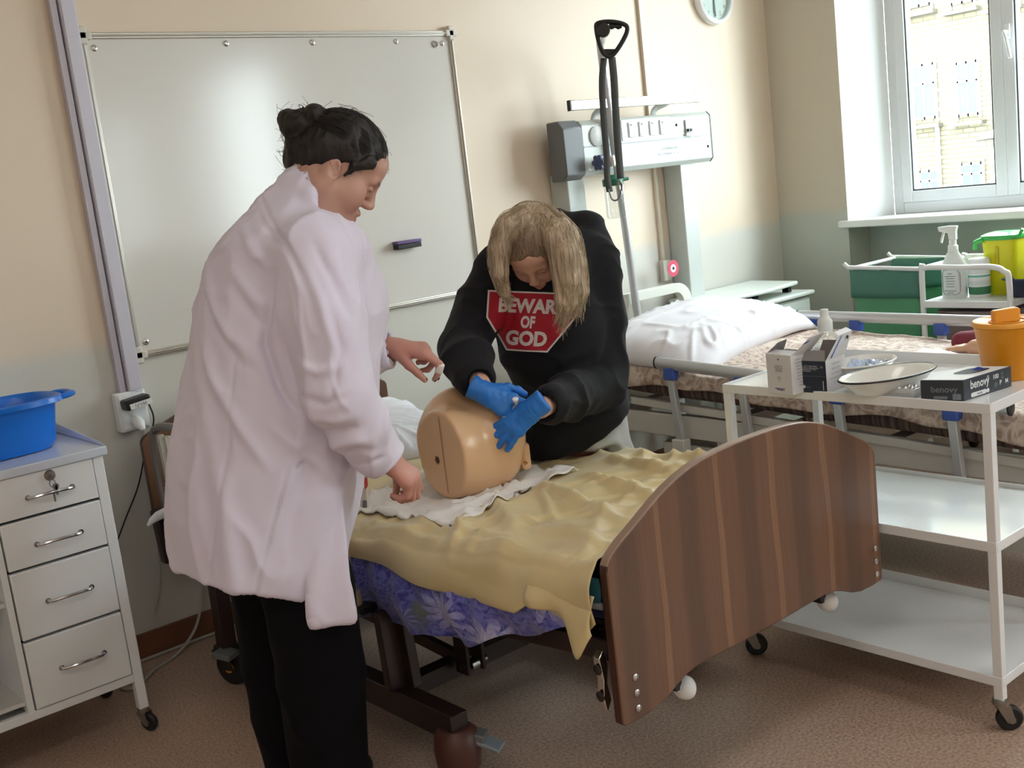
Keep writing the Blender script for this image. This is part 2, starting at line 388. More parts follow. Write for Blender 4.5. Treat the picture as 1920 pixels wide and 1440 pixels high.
fr_ = q.n('LayerWeight'); fr_.inputs[0].default_value = 0.12; mx = q.n('MixShader'); q.l(q.math('ADD', q.math('MULTIPLY', fr_.outputs[1], 0.4), 0.03), mx.inputs[0]); q.l(tr.outputs[0], mx.inputs[1]); q.l(gl.outputs[0], mx.inputs[2])
q.l(mx.outputs[0], q.t.nodes['Material Output'].inputs[0])
m_pvc = mat('white_window_plastic', rgb(226, 230, 232), 0.35)
m_gasket = mat('grey_gasket', rgb(90, 96, 98), 0.6)
trim_n = 0
for wi, (a, b) in enumerate(WIN):
    # splayed reveal lining, the sill board and the window itself
    for nm, poly in (('reveal', [(XR, b, ZS), (XR + .23, b - .137, ZS), (XR + .23, b, ZS)]), ('reveal', [(XR, a, ZS), (XR + .23, a + .1, ZS), (XR + .23, a, ZS)])):
        trim_n += 1; structure(M().prism(poly, (0, 0, ZT - ZS)).build('trim_%d' % trim_n, m_reveal, smooth=None))
    trim_n += 1; structure(M().box((XR - 0.03, a - 0.04, ZS - 0.02), (XR + 0.24, b + 0.045, ZS + 0.018)).build('trim_%d' % trim_n, m_white, bevel=0.006))
    y0, y1 = a + .1, b - .137; x0, x1 = XR + .23, XR + .30
    wn = structure(M().box((x0, y0, ZS + .018), (x1, y0 + .055, ZT)).box((x0, y1 - .055, ZS + .018), (x1, y1, ZT)).box((x0, y0 + .055, ZS + .018), (x1, y1 - .055, ZS + .075)).box((x0, y0 + .055, ZT - .055), (x1, y1 - .055, ZT)).build('window_%d' % (wi + 1), m_pvc, bevel=0.004))
    ncol = 3 if wi != 1 else 2
    sw = (y1 - y0 - .11) / ncol
    for c in range(ncol):
        s0 = y0 + .055 + c * sw; s1 = s0 + sw; f = 0.058
        sash = M().box((x0 - .012, s0, ZS + .075), (x1 - .01, s0 + f, ZT - .055)).box((x0 - .012, s1 - f, ZS + .075), (x1 - .01, s1, ZT - .055)).box((x0 - .012, s0 + f, ZS + .075), (x1 - .01, s1 - f, ZS + .075 + f)).box((x0 - .012, s0 + f, ZT - .055 - f), (x1 - .01, s1 - f, ZT - .055)).build('sash', m_pvc, wn, bevel=0.005)
        gk = 0.008
        M().box((x0 - .004, s0 + f, ZS + .075 + f), (x0 + .02, s0 + f + gk, ZT - .055 - f)).box((x0 - .004, s1 - f - gk, ZS + .075 + f), (x0 + .02, s1 - f, ZT - .055 - f)).box((x0 - .004, s0 + f, ZS + .075 + f), (x0 + .02, s1 - f, ZS + .075 + f + gk)).build('gasket', m_gasket, sash, smooth=None)
        M().box((x0 + .016, s0 + f, ZS + .075 + f), (x0 + .022, s1 - f, ZT - .055 - f)).build('pane', m_glass, sash, smooth=None)
        if c == ncol - 2:
            hy = s1 - f / 2; hz = 1.93
            h = M().box((x0 - .024, hy - .014, hz - .035), (x0 - .012, hy + .014, hz + .035)).tube([(x0 - .02, hy, hz), (x0 - .055, hy, hz), (x0 - .06, hy - .01, hz - .02), (x0 - .06, hy - .03, hz - .125)], 0.009, 8)
            h.build('window_handle', m_white, sash, bevel=0.002)
structure(M().box((XL, YB - 0.012, 0), (XR, YB, 0.09)).build('baseboard_back', m_brownskirt, bevel=0.003))
structure(M().box((XR + .188, 1.35, 0), (XR + .2, 3.387, 0.09)).build('baseboard_right', m_brownskirt, bevel=0.003))

# ------------------------------------------------------------------ outside: brick block across the yard, ground
m_brick = mat('pale_yellow_brick', rgb(205, 190, 150), 0.9); q = N(m_brick)
br = q.n('TexBrick'); gg = q.n('NewGeometry'); s3 = q.n('SeparateXYZ'); q.l(gg.outputs['Position'], s3.inputs[0]); c3 = q.n('CombineXYZ'); q.l(s3.outputs[1], c3.inputs[0]); q.l(s3.outputs[2], c3.inputs[1]); q.l(c3.outputs[0], br.inputs['Vector']); br.inputs['Scale'].default_value = 1.0
br.inputs['Color1'].default_value = rgb(108, 99, 75); br.inputs['Color2'].default_value = rgb(88, 80, 60); br.inputs['Mortar'].default_value = rgb(68, 62, 48)
br.inputs['Brick Width'].default_value = 0.36; br.inputs['Row Height'].default_value = 0.14; br.inputs['Mortar Size'].default_value = 0.02
q.l(br.outputs[0], q.b.inputs['Base Color'])
m_snow = mat('snow', rgb(240, 243, 248), 0.8, bump=0.3, bscale=3, bdist=0.05)
m_ledge = mat('grey_stone_ledge', rgb(66, 60, 52), 0.8); m_slush = mat('grey_slush', rgb(140, 142, 146), .7, bump=.3, bscale=2, bdist=.05)
m_farframe = mat('white_window_paint', rgb(140, 142, 140), 0.5); m_farglass = mat('dark_far_glass', rgb(66, 76, 78), 0.6, spec=.1)
XF = 32.0; GZ = -7.0
bld = thing('brick_building', 'pale yellow brick block with white windows seen across the yard through the window', 'building', (XF, 14, GZ))
def far(px_, py_): p = onx(px_, py_, XF); return p[1], p[2]
# window rows read off the view through the pane
rows = [((1733, 172), 0.70, 1.62), ((1815, 166), 0.62, 1.55), ((1895, 160), 0.62, 1.55), ((1745, 348), 0.62, 0.95), ((1824, 335), 0.62, 0.95), ((1722, -40), 0.7, 1.6), ((1803, -48), 0.66, 1.6), ((1885, -54), 0.66, 1.6)]
holes = []
for (c, w_, h_) in rows:
    y_, z_ = far(*c); holes.append((y_, z_, w_, h_))
holes += [(y_ - 3.3 * k, z_, .66, 1.55) for k in range(1, 4) for (y_, z_) in (far(1895, 160), far(1885, -54))]
wall = M()
wall.box((XF, -6, GZ), (XF + 8, 26, 14))
wall.build('brick_wall', m_brick, bld, smooth=None)
for (y_, z_, w_, h_) in holes:
    f = M(); x0, x1 = XF - .06, XF + .02
    f.box((x0, y_ - w_ / 2, z_ - h_ / 2), (x1, y_ - w_ / 2 + .05, z_ + h_ / 2)).box((x0, y_ + w_ / 2 - .05, z_ - h_ / 2), (x1, y_ + w_ / 2, z_ + h_ / 2)).box((x0, y_ - w_ / 2, z_ + h_ / 2 - .08), (x1, y_ + w_ / 2, z_ + h_ / 2)).box((x0, y_ - w_ / 2, z_ - h_ / 2), (x1, y_ + w_ / 2, z_ - h_ / 2 + .08)).box((x0, y_ - .03, z_ - h_ / 2), (x1, y_ + .03, z_ + h_ / 2)).box((x0, y_ - w_ / 2, z_ + h_ * .12), (x1, y_ + w_ / 2, z_ + h_ * .12 + .06))
    f.box((XF - .05, y_ - w_ / 2 - .08, z_ - h_ / 2 - .12), (XF - .02, y_ - w_ / 2, z_ + h_ / 2 + .1)).box((XF - .05, y_ + w_ / 2, z_ - h_ / 2 - .12), (XF - .02, y_ + w_ / 2 + .08, z_ + h_ / 2 + .1))
    wf = f.build('window', m_farframe, bld, smooth=None)
    M().box((XF - .045, y_ - w_ / 2, z_ - h_ / 2), (XF - .004, y_ + w_ / 2, z_ + h_ / 2)).build('pane', m_farglass, wf, smooth=None)
    M().box((XF - .28, y_ - w_ / 2 - .2, z_ - h_ / 2 - .26), (XF, y_ + w_ / 2 + .2, z_ - h_ / 2 - .16)).build('window_ledge', m_ledge, bld, smooth=None)
y_, z_ = far(1735, 300)
M().box((XF - .14, far(1763, 300)[0] - .05, GZ), (XF - .04, far(1763, 300)[0] + .05, far(1755, 235)[1])).build('drainpipe', m_farframe, bld, smooth=None)
M().box((XF - .25, far(1690, 200)[0] - .12, GZ), (XF, far(1690, 200)[0] + .12, 14)).build('corner_pilaster', m_ledge, bld, smooth=None)
p = onx(1890, 262, XF - 3)
por = thing('entrance_porch', 'snow topped porch roof in front of the brick block', 'porch', (p[0], p[1], GZ))
M().box((p[0] - .6, p[1] - 1.6, p[2] - .1), (XF - .05, p[1] + .55, p[2] + .08)).build('roof', m_ledge, por, bevel=.02)
M().grid(lambda u, v: (p[0] - .7 + u * 3.6, p[1] - 1.7 + v * 2.35, p[2] + .1 + .55 * math.sin(PI * min(1, max(0, u))) ** .6 * math.sin(PI * v) ** .6), 10, 12).build('snow_cap', m_snow, por)
M().box((p[0] - .4, p[1] - 1.4, GZ), (p[0] + 1, p[1] + .3, p[2] - .1)).build('porch_body', m_farframe, por, smooth=None)
structure(M().box((XO + .1, -80, GZ - .2), (90, 80, GZ)).build('ground', m_slush, smooth=None))

# ------------------------------------------------------------------ unseen panel lamps added under the ceiling as fill light
m_lamp = bpy.data.materials.new('fill_lamp_diffuser'); m_lamp.use_nodes = True; q = N(m_lamp)
q.b.inputs['Base Color'].default_value = (.9, .9, .9, 1); q.b.inputs['Emission Color'].default_value = (1.0, .975, .94, 1); q.b.inputs['Emission Strength'].default_value = LAMP
for lx, ly in ((-0.4, 0.4), (2.4, 0.4), (-0.4, -1.8), (2.4, -1.8), (-0.4, -4.6), (2.4, -4.6)):
    lamp = thing('added_fill_lamp', 'added fill light panel under the ceiling, %s, on the %s side' % ({0.4: 'in the row nearest the whiteboard wall', -1.8: 'in the middle row', -4.6: 'in the row farthest from the whiteboard'}[ly], 'window' if lx > 1 else 'inner wall'), 'lamp', (lx, ly, ZC), 'added fill lights along the room')
    M().box((lx - .6, ly - .32, ZC - .07), (lx + .6, ly + .32, ZC - .001)).build('fill_lamp_housing', m_white, lamp, bevel=.005)
    M().box((lx - .58, ly - .3, ZC - .075), (lx + .58, ly + .3, ZC - .0702)).build('diffuser', m_lamp, lamp, smooth=None)

# ================================================================== things on the back wall
m_board = mat('glossy_whiteboard', rgb(221, 217, 210), 0.16, bump=0.05, bscale=7, bdist=0.002, spec=.6, coat=.6); N(m_board).b.inputs['Coat Roughness'].default_value = .13; N(m_board).b.inputs['Coat IOR'].default_value = 1.4
m_alu = mat('pale_aluminium', rgb(205, 200, 190), 0.35, 0.6)
m_steel = mat('chrome', rgb(200, 200, 200), 0.18, 1.0)
m_black = mat('black_plastic', rgb(22, 23, 26), 0.4)
m_trunk = mat('lavender_white_plastic', rgb(206, 202, 214), 0.45)
m_dgrey = mat('dark_grey_plastic', rgb(108, 110, 112), 0.5, bump=0.05, bscale=80)
m_ink = mat('black_print', rgb(30, 30, 32), 0.6); m_greyink = mat('grey_print', rgb(120, 122, 124), 0.6); m_whiteink = mat('white_print', rgb(225, 228, 230), 0.6)
def bolt(parent, p, n, r=0.008, name='screw', m=None):
    p = np.array(p); return M().lathe([(r, 0), (r, .002), (r * .75, .004), (r * .35, .0045), (r * .3, .003), (0, .003)], p, n, 12).build(name, m or m_steel, parent)

# whiteboard
bx0, bx1, bz0, bz1 = 1.487, 3.035, 1.066, 2.142
wb = thing('whiteboard', 'large glossy whiteboard in a thin metal frame on the cream wall', 'whiteboard', (bx0, YB, bz0))
M().box((bx0 + .01, YB - .014, bz0 + .01), (bx1 - .01, YB - .002, bz1 - .01)).build('writing_surface', m_board, wb, smooth=None)
for a, b in (((bx0, bz0), (bx1, bz0)), ((bx0, bz1), (bx1, bz1)), ((bx0, bz0), (bx0, bz1)), ((bx1, bz0), (bx1, bz1))):
    f = M()
    if a[0] == b[0]: f.box((a[0] - .011, YB - .022, a[1]), (a[0] + .011, YB, b[1])).box((a[0] - .004, YB - .027, a[1]), (a[0] + .004, YB - .02, b[1]))
    else: f.box((a[0], YB - .022, a[1] - .011), (b[0], YB, a[1] + .011)).box((a[0], YB - .027, a[1] - .004), (b[0], YB - .02, a[1] + .004))
    f.build('frame_rail', m_alu, wb, bevel=.004)
for x, z in ((bx0, bz0), (bx0, bz1), (bx1, bz0), (bx1, bz1)):
    M().box((x - .014, YB - .029, z - .03), (x + .014, YB, z + .03)).box((x - .03, YB - .029, z - .014), (x + .03, YB, z + .014)).build('frame_corner', mat('corner_plastic', rgb(212, 206, 194), .4), wb, bevel=.005)
for x, z in ((bx0 + .035, bz1 - .04), (bx0 + .52, bz1 - .03), (bx0 + .88, bz1 - .03), (bx0 + 1.27, bz1 - .03), (bx1 - .045, bz1 - .04), (bx0 + .035, bz0 + .04)):
    bolt(wb, (x, YB - .014, z), (0, -1, 0), .011)
M().tube([(bx1 - .085 + .012 * math.cos(t), YB - .018, bz1 - .042 + .012 * math.sin(t)) for t in np.linspace(0, 2 * PI, 17)[:-1]], .003, 6, closed=True).build('hanging_ring', m_steel, wb)
e = ony(763, 458, YB - .03)
er = thing('board_eraser', 'small black and purple magnetic eraser stuck on the whiteboard', 'eraser', (e[0], YB - .014, e[2]))
M().box((e[0] - .06, YB - .05, e[2] - .016), (e[0] + .06, YB - .0142, e[2] + .004)).build('felt_pad', m_black, er, bevel=.003)
M().box((e[0] - .061, YB - .052, e[2] + .004), (e[0] + .061, YB - .0142, e[2] + .017)).build('handle', mat('purple_plastic', rgb(104, 82, 132), .4), er, bevel=.003)

# cable trunking on the left, double channel
tr1 = setp(M().box((1.397, YB - .028, .952), (1.419, YB, ZC - .005)).build('cable_trunking', m_trunk, bevel=.002), 'narrow pale plastic cable channel, the left one of two beside the whiteboard', 'cable trunking')
tr2 = thing('cable_trunking', 'wide pale plastic cable channel running down along the left whiteboard edge', 'cable trunking', (1.45, YB, .95))
M().box((1.4235, YB - .04, .952), (1.474, YB, ZC - .005)).build('channel', m_trunk, tr2, bevel=.003)
M().box((1.428, YB - .0415, .952), (1.469, YB - .04, ZC - .005)).build('lid', m_trunk, tr2, bevel=.0005)
# socket block, adapter, plug, cables
so = thing('wall_socket', 'white double wall socket box under the cable trunking', 'socket', (1.43, YB, .88))
M().box((1.372, YB - .042, .815), (1.478, YB, .952)).build('box', m_white, so, bevel=.006)
M().box((1.38, YB - .046, .823), (1.47, YB - .042, .944)).build('face_plate', m_white, so, bevel=.003)
M().lathe([(.021, 0), (.021, .003), (.018, .003), (.018, .001), (0, .001)], (1.404, YB - .046, .858), (0, -1, 0), 20).build('socket_ring', m_pvc, so)
lettering('printed_mark', 'СТЕНА', .012, frame((1.45, YB - .042, .9445), (1, 0, 0), (0, 0, 1), (0, -1, 0)), m_greyink, so)
ad = thing('power_adapter', 'black plug in power adapter with a white taped note on the wall socket', 'adapter', (1.42, YB - .046, .92))
R_ = rotm((0, 1, 0), -6)
A = frame((1.428, YB - .075, .912), R_ @ [1, 0, 0], (0, 1, 0), R_ @ [0, 0, 1])
M().box((-.045, -.025, -.014), (.045, .029, .022), mt=A).build('housing', m_black, ad, bevel=.006)
M().box((-.033, -.0262, -.012), (.046, -.0252, .007), mt=A).build('note', mat('white_tape', rgb(225, 225, 222), .6), ad)
fr = frame(xf(A, (.006, -.0265, -.0025)), -(R_ @ [1, 0, 0]), -(R_ @ [0, 0, 1]), (0, -1, 0))
lettering('handwriting', 'WI-FI', .017, fr, m_ink, ad, shear=.15, spacing=1.1)
m_cabw = mat('grey_white_cable', rgb(176, 172, 166), .5)
pl = thing('mains_plug', 'white mains plug in the lower wall socket with its cable hanging to the floor', 'plug', (1.42, YB - .05, .86))
M().lathe([(.016, 0), (.019, .01), (.019, .03), (.011, .05), (.007, .06), (0, .06)], (1.425, YB - .0465, .858), (.1, -.75, -.65), 16).build('plug_body', m_white, pl)
cpts = [(1.43, YB - .09, .82), (1.44, YB - .085, .72), (1.475, YB - .06, .55), (1.52, YB - .05, .42), (1.56, YB - .05, .3), (1.55, YB - .05, .17), (1.50, YB - .06, .06), (1.40, YB - .1, .008), (1.29, YB - .16, .007), (1.2, YB - .24, .007), (1.16, YB - .2, .007), (1.22, YB - .06, .007), (1.45, YB - .035, .007), (1.8, YB - .03, .007)]
M().tube(spline(cpts, 120), .0055, 8).build('cable', m_cabw, pl)
bc = setp(M().tube(spline([(1.47, YB - .07, .91), (1.475, YB - .08, .84), (1.44, YB - .05, .74), (1.40, YB - .03, .62), (1.34, YB - .025, .52), (1.27, YB - .04, .42)], 50), .003, 6).build('black_cable', m_black), 'thin black cable hanging from the black adapter behind the drawer cabinet', 'cable')
gc = setp(M().tube(spline([(1.455, YB - .02, .80), (1.45, YB - .012, .6), (1.44, YB - .012, .4), (1.42, YB - .015, .25), (1.38, YB - .02, .15)], 40), .003, 6).build('grey_cable', m_cabw), 'thin grey cable running straight down the wall below the socket', 'cable')

# thin conduit by the bed head panel, its little box
cd = thing('cable_conduit', 'thin cream plastic conduit running up the wall behind the bed head panel', 'conduit', (4.225, YB, 1.0))
M().box((4.213, YB - .016, 1.03), (4.235, YB, ZC - .005)).build('channel', mat('cream_conduit', rgb(224, 212, 192), .45), cd, bevel=.002)
M().box((4.20, YB - .03, .93), (4.262, YB, 1.035)).build('junction_box', mat('cream_box', rgb(214, 212, 200), .45), cd, bevel=.004)

# clock
cc = (4.775, YB, 2.312); cr = .138
ck = thing('wall_clock', 'round white wall clock high near the room corner', 'clock', cc)
M().lathe([(cr - .03, 0), (cr - .004, 0), (cr, .012), (cr - .004, .04), (cr - .016, .046), (cr - .022, .04), (cr - .024, .0), (cr - .03, 0)], cc, (0, -1, 0), 48, caps=False).build('rim', m_white, ck)
M().lathe([(cr - .024, 0), (cr - .024, .018), (0, .018)], cc, (0, -1, 0), 48).build('dial', mat('clock_dial', rgb(226, 230, 226), .5), ck, smooth=None)
for h in range(1, 13):
    a = PI / 2 - h * PI / 6
    lettering('numeral', str(h), .03, frame((cc[0] + .092 * math.cos(a), YB - .018, cc[2] + .092 * math.sin(a)), (1, 0, 0), (0, 0, 1), (0, -1, 0)), m_greyink, ck)
for nm, a, L_, w_ in (('minute_hand', -PI / 2 + .06, .095, .005), ('hour_hand', -PI / 2 - .05, .082, .007)):
    d = np.array([math.cos(a), 0, math.sin(a)]); M().bar(np.array(cc) + (0, -.022, 0) - d * .015, np.array(cc) + (0, -.022, 0) + d * L_, w_, .002, (0, 1, 0)).build(nm, m_greyink, ck)
M().lathe([(cr - .025, .04), (cr - .025, .0415), (0, .0415)], cc, (0, -1, 0), 48).build('clock_glass', m_glass, ck)

# bed head panel on two posts
m_panel = mat('white_enamel_panel', rgb(194, 199, 194), 0.32)
hx0, hx1, hz0, hz1, hy = 3.605, 4.492, 1.492, 1.738, YB - .16
hp = thing('bed_head_panel', 'white medical bed head panel with switches on two white posts', 'medical panel', (4.05, YB, 1.0))
prof = [(hy + .02, hz0), (hy, hz0 + .02), (hy, hz1 - .02), (hy + .02, hz1), (YB - .06, hz1), (YB - .06, hz0)]
M().prism([(hx0 - .005, y, z) for y, z in prof], (hx1 - hx0 + .005, 0, 0)).build('casing', m_panel, hp, bevel=.004)
M().prism([(hx0 - .125, y, z) for y, z in [(hy + .03, hz0 - .012), (hy - .004, hz0 + .01), (hy - .004, hz1 - .03), (hy + .03, hz1 + .005), (YB - .06, hz1 + .005), (YB - .06, hz0 - .012)]], (.12, 0, 0)).build('end_cap', m_dgrey, hp, bevel=.006)
M().prism([(hx1, y, z) for y, z in prof], (.008, 0, 0)).build('end_plate', mat('dark_edge', rgb(70, 74, 74), .5), hp)
M().box((hx0, hy - .0015, (hz0 + hz1) / 2 + .002), (hx1 - .012, hy + .01, (hz0 + hz1) / 2 + .008)).build('seam', mat('panel_seam', rgb(150, 156, 154), .5), hp, smooth=None)
M().lathe([(.046, 0), (.046, .006), (.042, .009), (0, .009)], (hx0 + .085, hy, hz1 - .075), (0, -1, 0), 32).build('blank_cover', mat('grey_white_cover', rgb(206, 206, 204), .4), hp)
M().box((hx0 + .25, hy - .004, hz1 - .108), (hx0 + .585, hy + .002, hz1 - .012)).build('switch_plate', m_white, hp, bevel=.002)
for k in range(4):
    x = hx0 + .315 + k * .072
    sw = M().box((x - .024, hy - .012, hz1 - .095), (x + .024, hy - .004, hz1 - .025)).build('switch', m_white, hp, bevel=.004)
    M().box((x - .016, hy - .0128, hz1 - .042), (x - .002, hy - .0118, hz1 - .034)).build('switch_mark', m_greyink, sw, smooth=None)
x = hx0 + .715
bk = M().box((x - .02, hy - .008, hz1 - .1), (x + .02, hy, hz1 - .035)).box((x - .026, hy - .012, hz1 - .112), (x + .026, hy, hz1 - .1)).build('breaker', mat('grey_breaker', rgb(196, 198, 196), .4), hp, bevel=.002)
for dx in (-.009, .009): M().box((x + dx - .006, hy - .02, hz1 - .092), (x + dx + .006, hy - .008, hz1 - .078)).build('toggle', m_black, bk, bevel=.001)
lettering('breaker_mark', 'ВКЛ', .012, frame((x, hy, hz1 - .024), (1, 0, 0), (0, 0, 1), (0, -1, 0)), m_greyink, hp)
lettering('breaker_mark', 'ОТКЛ', .012, frame((x, hy, hz1 - .124), (1, 0, 0), (0, 0, 1), (0, -1, 0)), m_greyink, hp)
lettering('warning_print', '⚡ НАПРЯЖЕНИЕ', .017, frame((hx0 + .56, hy, hz0 + .084), (1, 0, 0), (0, 0, 1), (0, -1, 0)), m_greyink, hp)
lettering('warning_print', 'НЕ ОТКРЫВАТЬ 220', .016, frame((hx0 + .56, hy, hz0 + .06), (1, 0, 0), (0, 0, 1), (0, -1, 0)), m_greyink, hp)
for x, z in ((hx0 + .635, hz1 - .055), (hx1 - .03, hz0 + .075)): bolt(hp, (x, hy, z), (0, -1, 0), .007, m=m_ink)
for x in (hx0 - .03, hx1 - .145):
    M().box((x - .055, YB - .115, .0), (x + .055, YB - .002, hz0 + .02)).build('post', m_panel, hp, bevel=.006)
p = ony(1263, 503, YB - .118)
st = M().lathe([(.041, 0), (.041, .001), (0, .001)], (p[0], YB - .115, p[2]), (0, -1, 0), 32).build('round_sticker', mat('pink_red_sticker', rgb(206, 70, 96), .5), hp)
M().lathe([(.02, .001), (.02, .0018), (0, .0018)], (p[0], YB - .115, p[2]), (0, -1, 0), 24).build('sticker_centre', m_whiteink, st)
M().lathe([(.008, .0018), (.008, .0026), (0, .0026)], (p[0], YB - .115, p[2]), (0, -1, 0), 16).build('sticker_symbol', m_ink, st)
# rail on two bent brackets above the panel
ra = ony(1067, 200, hy - .02); rb = ony(1307, 182, hy - .02)
z_ = (ra[2] + rb[2]) / 2
M().box((ra[0], hy - .035, z_ - .022), (rb[0], hy - .015, z_ + .022)).build('equipment_rail', mat('brushed_steel', rgb(200, 194, 184), .3, .8), hp, bevel=.003)
M().box((ra[0] - .006, hy - .036, z_ - .023), (ra[0], hy - .014, z_ + .023)).build('rail_end_cap', m_black, hp)
for x in (hx0 + .125, hx0 + .525):
    M().tube(spline([(x, hy + .05, hz1 - .005), (x + .01, hy + .035, hz1 + .03), (x + .05, hy + .0, z_ - .015), (x + .085, hy - .014, z_)], 20), .022, 8, flat=.25, up=(1, 0, 0)).build('rail_bracket', m_panel, hp)
# oxygen humidifier hanging at the panel
ox = ony(1145, 300, hy - .05); ox = np.array([ox[0], hy - .05, 0])
fx = ox[0]
hu = thing('oxygen_humidifier', 'oxygen flow valve with green capped clear bottle on the bed head panel', 'humidifier', (fx, hy, 1.5))
gz = 1.545
M().tube([(fx + .07, hy - .002, gz + .005), (fx + .06, hy - .04, gz), (fx, hy - .05, gz), (fx - .05, hy - .05, gz)], .011, 10).lathe([(.02, 0), (.024, .02), (.02, .05), (0, .05)], (fx, hy - .05, gz - .025), n=16).build('valve_body', m_steel, hu)
kn = M()
for k in range(6):
    a = k * PI / 3; kn.lathe([(.013, 0), (.013, .022), (0, .022)], (fx - .085, hy - .05 + .024 * math.cos(a), gz + .024 * math.sin(a)), (1, 0, 0), 10)
kn.lathe([(.026, .002), (.03, .01), (.026, .02), (0, .02)], (fx - .085, hy - .05, gz), (1, 0, 0), 20).build('valve_knob', mat('blue_grey_knob', rgb(88, 94, 128), .4), hu)
M().lathe([(.014, 0), (.017, .03), (.017, .09), (.012, .11), (0, .11)], (fx + .052, hy - .05, gz - .005), n=16).build('flow_tube', m_glass, hu)
M().lathe([(.046, 0), (.048, .012), (.048, .03), (.03, .04), (.014, .05), (0, .05)], (fx, hy - .05, gz - .11), n=24).tube([(fx + .03, hy - .05, gz - .09), (fx + .09, hy - .06, gz - .085)], .008, 8).build('bottle_cap', mat('dark_green_cap', rgb(22, 96, 74), .4), hu)
m_clear = bpy.data.materials.new('clear_plastic'); m_clear.use_nodes = True; q = N(m_clear)
tr = q.n('BsdfTransparent'); tr.inputs[0].default_value = (0.9, 0.93, 0.92, 1); gl = q.n('BsdfGlossy'); gl.inputs['Roughness'].default_value = .08
lw = q.n('LayerWeight'); lw.inputs[0].default_value = .35; mx = q.n('MixShader'); q.l(q.math('ADD', q.math('MULTIPLY', lw.outputs[1], .5), .06), mx.inputs[0]); q.l(tr.outputs[0], mx.inputs[1]); q.l(gl.outputs[0], mx.inputs[2]); q.l(mx.outputs[0], q.t.nodes['Material Output'].inputs[0])
M().lathe([(0, -.145), (.038, -.145), (.043, -.135), (.043, 0)], (fx, hy - .05, gz - .11), n=24).build('bottle', m_clear, hu)

# ================================================================== furniture
m_enamel = mat('white_enamel_metal', rgb(238, 240, 242), 0.28, noise=.015, nscale=6)
m_enamel_g = mat('glossy_white_enamel', rgb(232, 236, 236), 0.12)
m_inner = mat('white_cabinet_inside', rgb(214, 212, 208), .4)
m_rubber = mat('black_rubber', rgb(26, 26, 28), .6)
m_zinc = mat('zinc_plated_steel', rgb(150, 145, 138), .35, .9)

def caster(name, parent, top, wheel_c, r=.035, wd=.022, heading=(1, 0, 0), metal=None, tyre=None, cap=None):
    # swivel plate, fork with two cheeks and a wheel under it
    h = unit(heading); ax = np.cross(h, (0, 0, 1)); top = np.array(top, float); wc = np.array(wheel_c, float)
    f = M().lathe([(r * .35, 0), (r * .62, -.004), (r * .62, -.016), (r * .4, -.02), (0, -.02)], top, n=14)
    for sd in (-1, 1):
        a = ax * sd * (wd / 2 + .004)
        t0 = top + (0, 0, -.016)
        f.prism([t0 + a + h * r * .55, t0 + a - h * r * .5, wc + a - h * r * .35 - np.array([0, 0, r * .2]), wc + a + h * r * .3 - np.array([0, 0, r * .2])], ax * sd * .0025)
    f.prism([top + (0, 0, -.014) + ax * s * (wd / 2 + .005) + h * t for s, t in ((-1, r * .55), (1, r * .55), (1, -r * .5), (-1, -r * .5))], (0, 0, -.004))
    c = f.build(name, metal or m_zinc, parent)
    M().lathe([(r * .3, -wd / 2), (r * .82, -wd / 2), (r, -wd / 2 + .005), (r, wd / 2 - .005), (r * .82, wd / 2), (r * .3, wd / 2)], wc, ax, 24).build('wheel', tyre or m_rubber, c)
    M().lathe([(0, -wd / 2 - .008), (r * .28, -wd / 2 - .008), (r * .3, -wd / 2), (r * .3, wd / 2), (r * .28, wd / 2 + .008), (0, wd / 2 + .008)], wc, ax, 14).build('wheel_hub', cap or m_zinc, c)
    return c

# ------------------------------------------------------------------ white drawer cabinet on wheels
kx0, kx1, ky0, ky1, kz0, kz1 = .30, 1.108, 3.235, 3.63, .165, .895
kab = thing('drawer_cabinet', 'white metal medical cabinet on wheels with four drawers, at the left picture edge', 'cabinet', ((kx0 + kx1) / 2, 3.43, 0))
for x in (kx0, kx1 - .03):
    for y in (ky0, ky1 - .03): M().box((x, y, .075), (x + .03, y + .03, kz1 - .01)).build('leg', m_enamel, kab, bevel=.003)
M().box((kx1 - .028, ky0 + .03, kz0), (kx1 - .004, ky1 - .03, kz1 - .01)).box((kx0 + .004, ky0 + .03, kz0), (kx0 + .026, ky1 - .03, kz1 - .01)).box((kx0 + .03, ky1 - .02, kz0), (kx1 - .03, ky1 - .006, kz1 - .01)).build('side_panel', m_enamel, kab)
M().box((kx0 + .03, ky0 + .002, kz0), (kx1 - .03, ky0 + .026, kz0 + .026)).box((kx0 + .03, ky0 + .026, kz0), (kx1 - .03, ky1 - .02, kz0 + .012)).build('bottom_panel', m_enamel, kab, bevel=.002)
M().box((.772, ky0 + .002, kz0 + .026), (.79, ky1 - .02, kz1 - .03)).build('partition', m_enamel, kab)
M().box((kx0 + .03, ky0 + .02, .505), (.772, ky1 - .02, .518)).build('shelf', m_inner, kab)
M().box((kx0 + .03, ky0 + .02, .21), (.772, ky1 - .02, .222)).build('shelf', m_inner, kab)
tp = M().box((kx0 - .012, ky0 - .012, kz1 - .03), (kx1 + .012, ky1 + .012, kz1 - .004))
tp.box((kx0 - .012, ky1 + .004, kz1 - .004), (kx1 + .012, ky1 + .012, kz1 + .03)).prism([(kx1 + .006, ky0 - .01, kz1 - .004), (kx1 + .006, ky1 + .004, kz1 - .004), (kx1 + .006, ky1 + .004, kz1 + .03), (kx1 + .006, ky0 + .03, kz1 + .004)], (.006, 0, 0))
tp.build('top_tray', mat('bluish_white_enamel', rgb(214, 222, 236), .22), kab, bevel=.003)
zs = [.868, .742, .6, .396, .19]
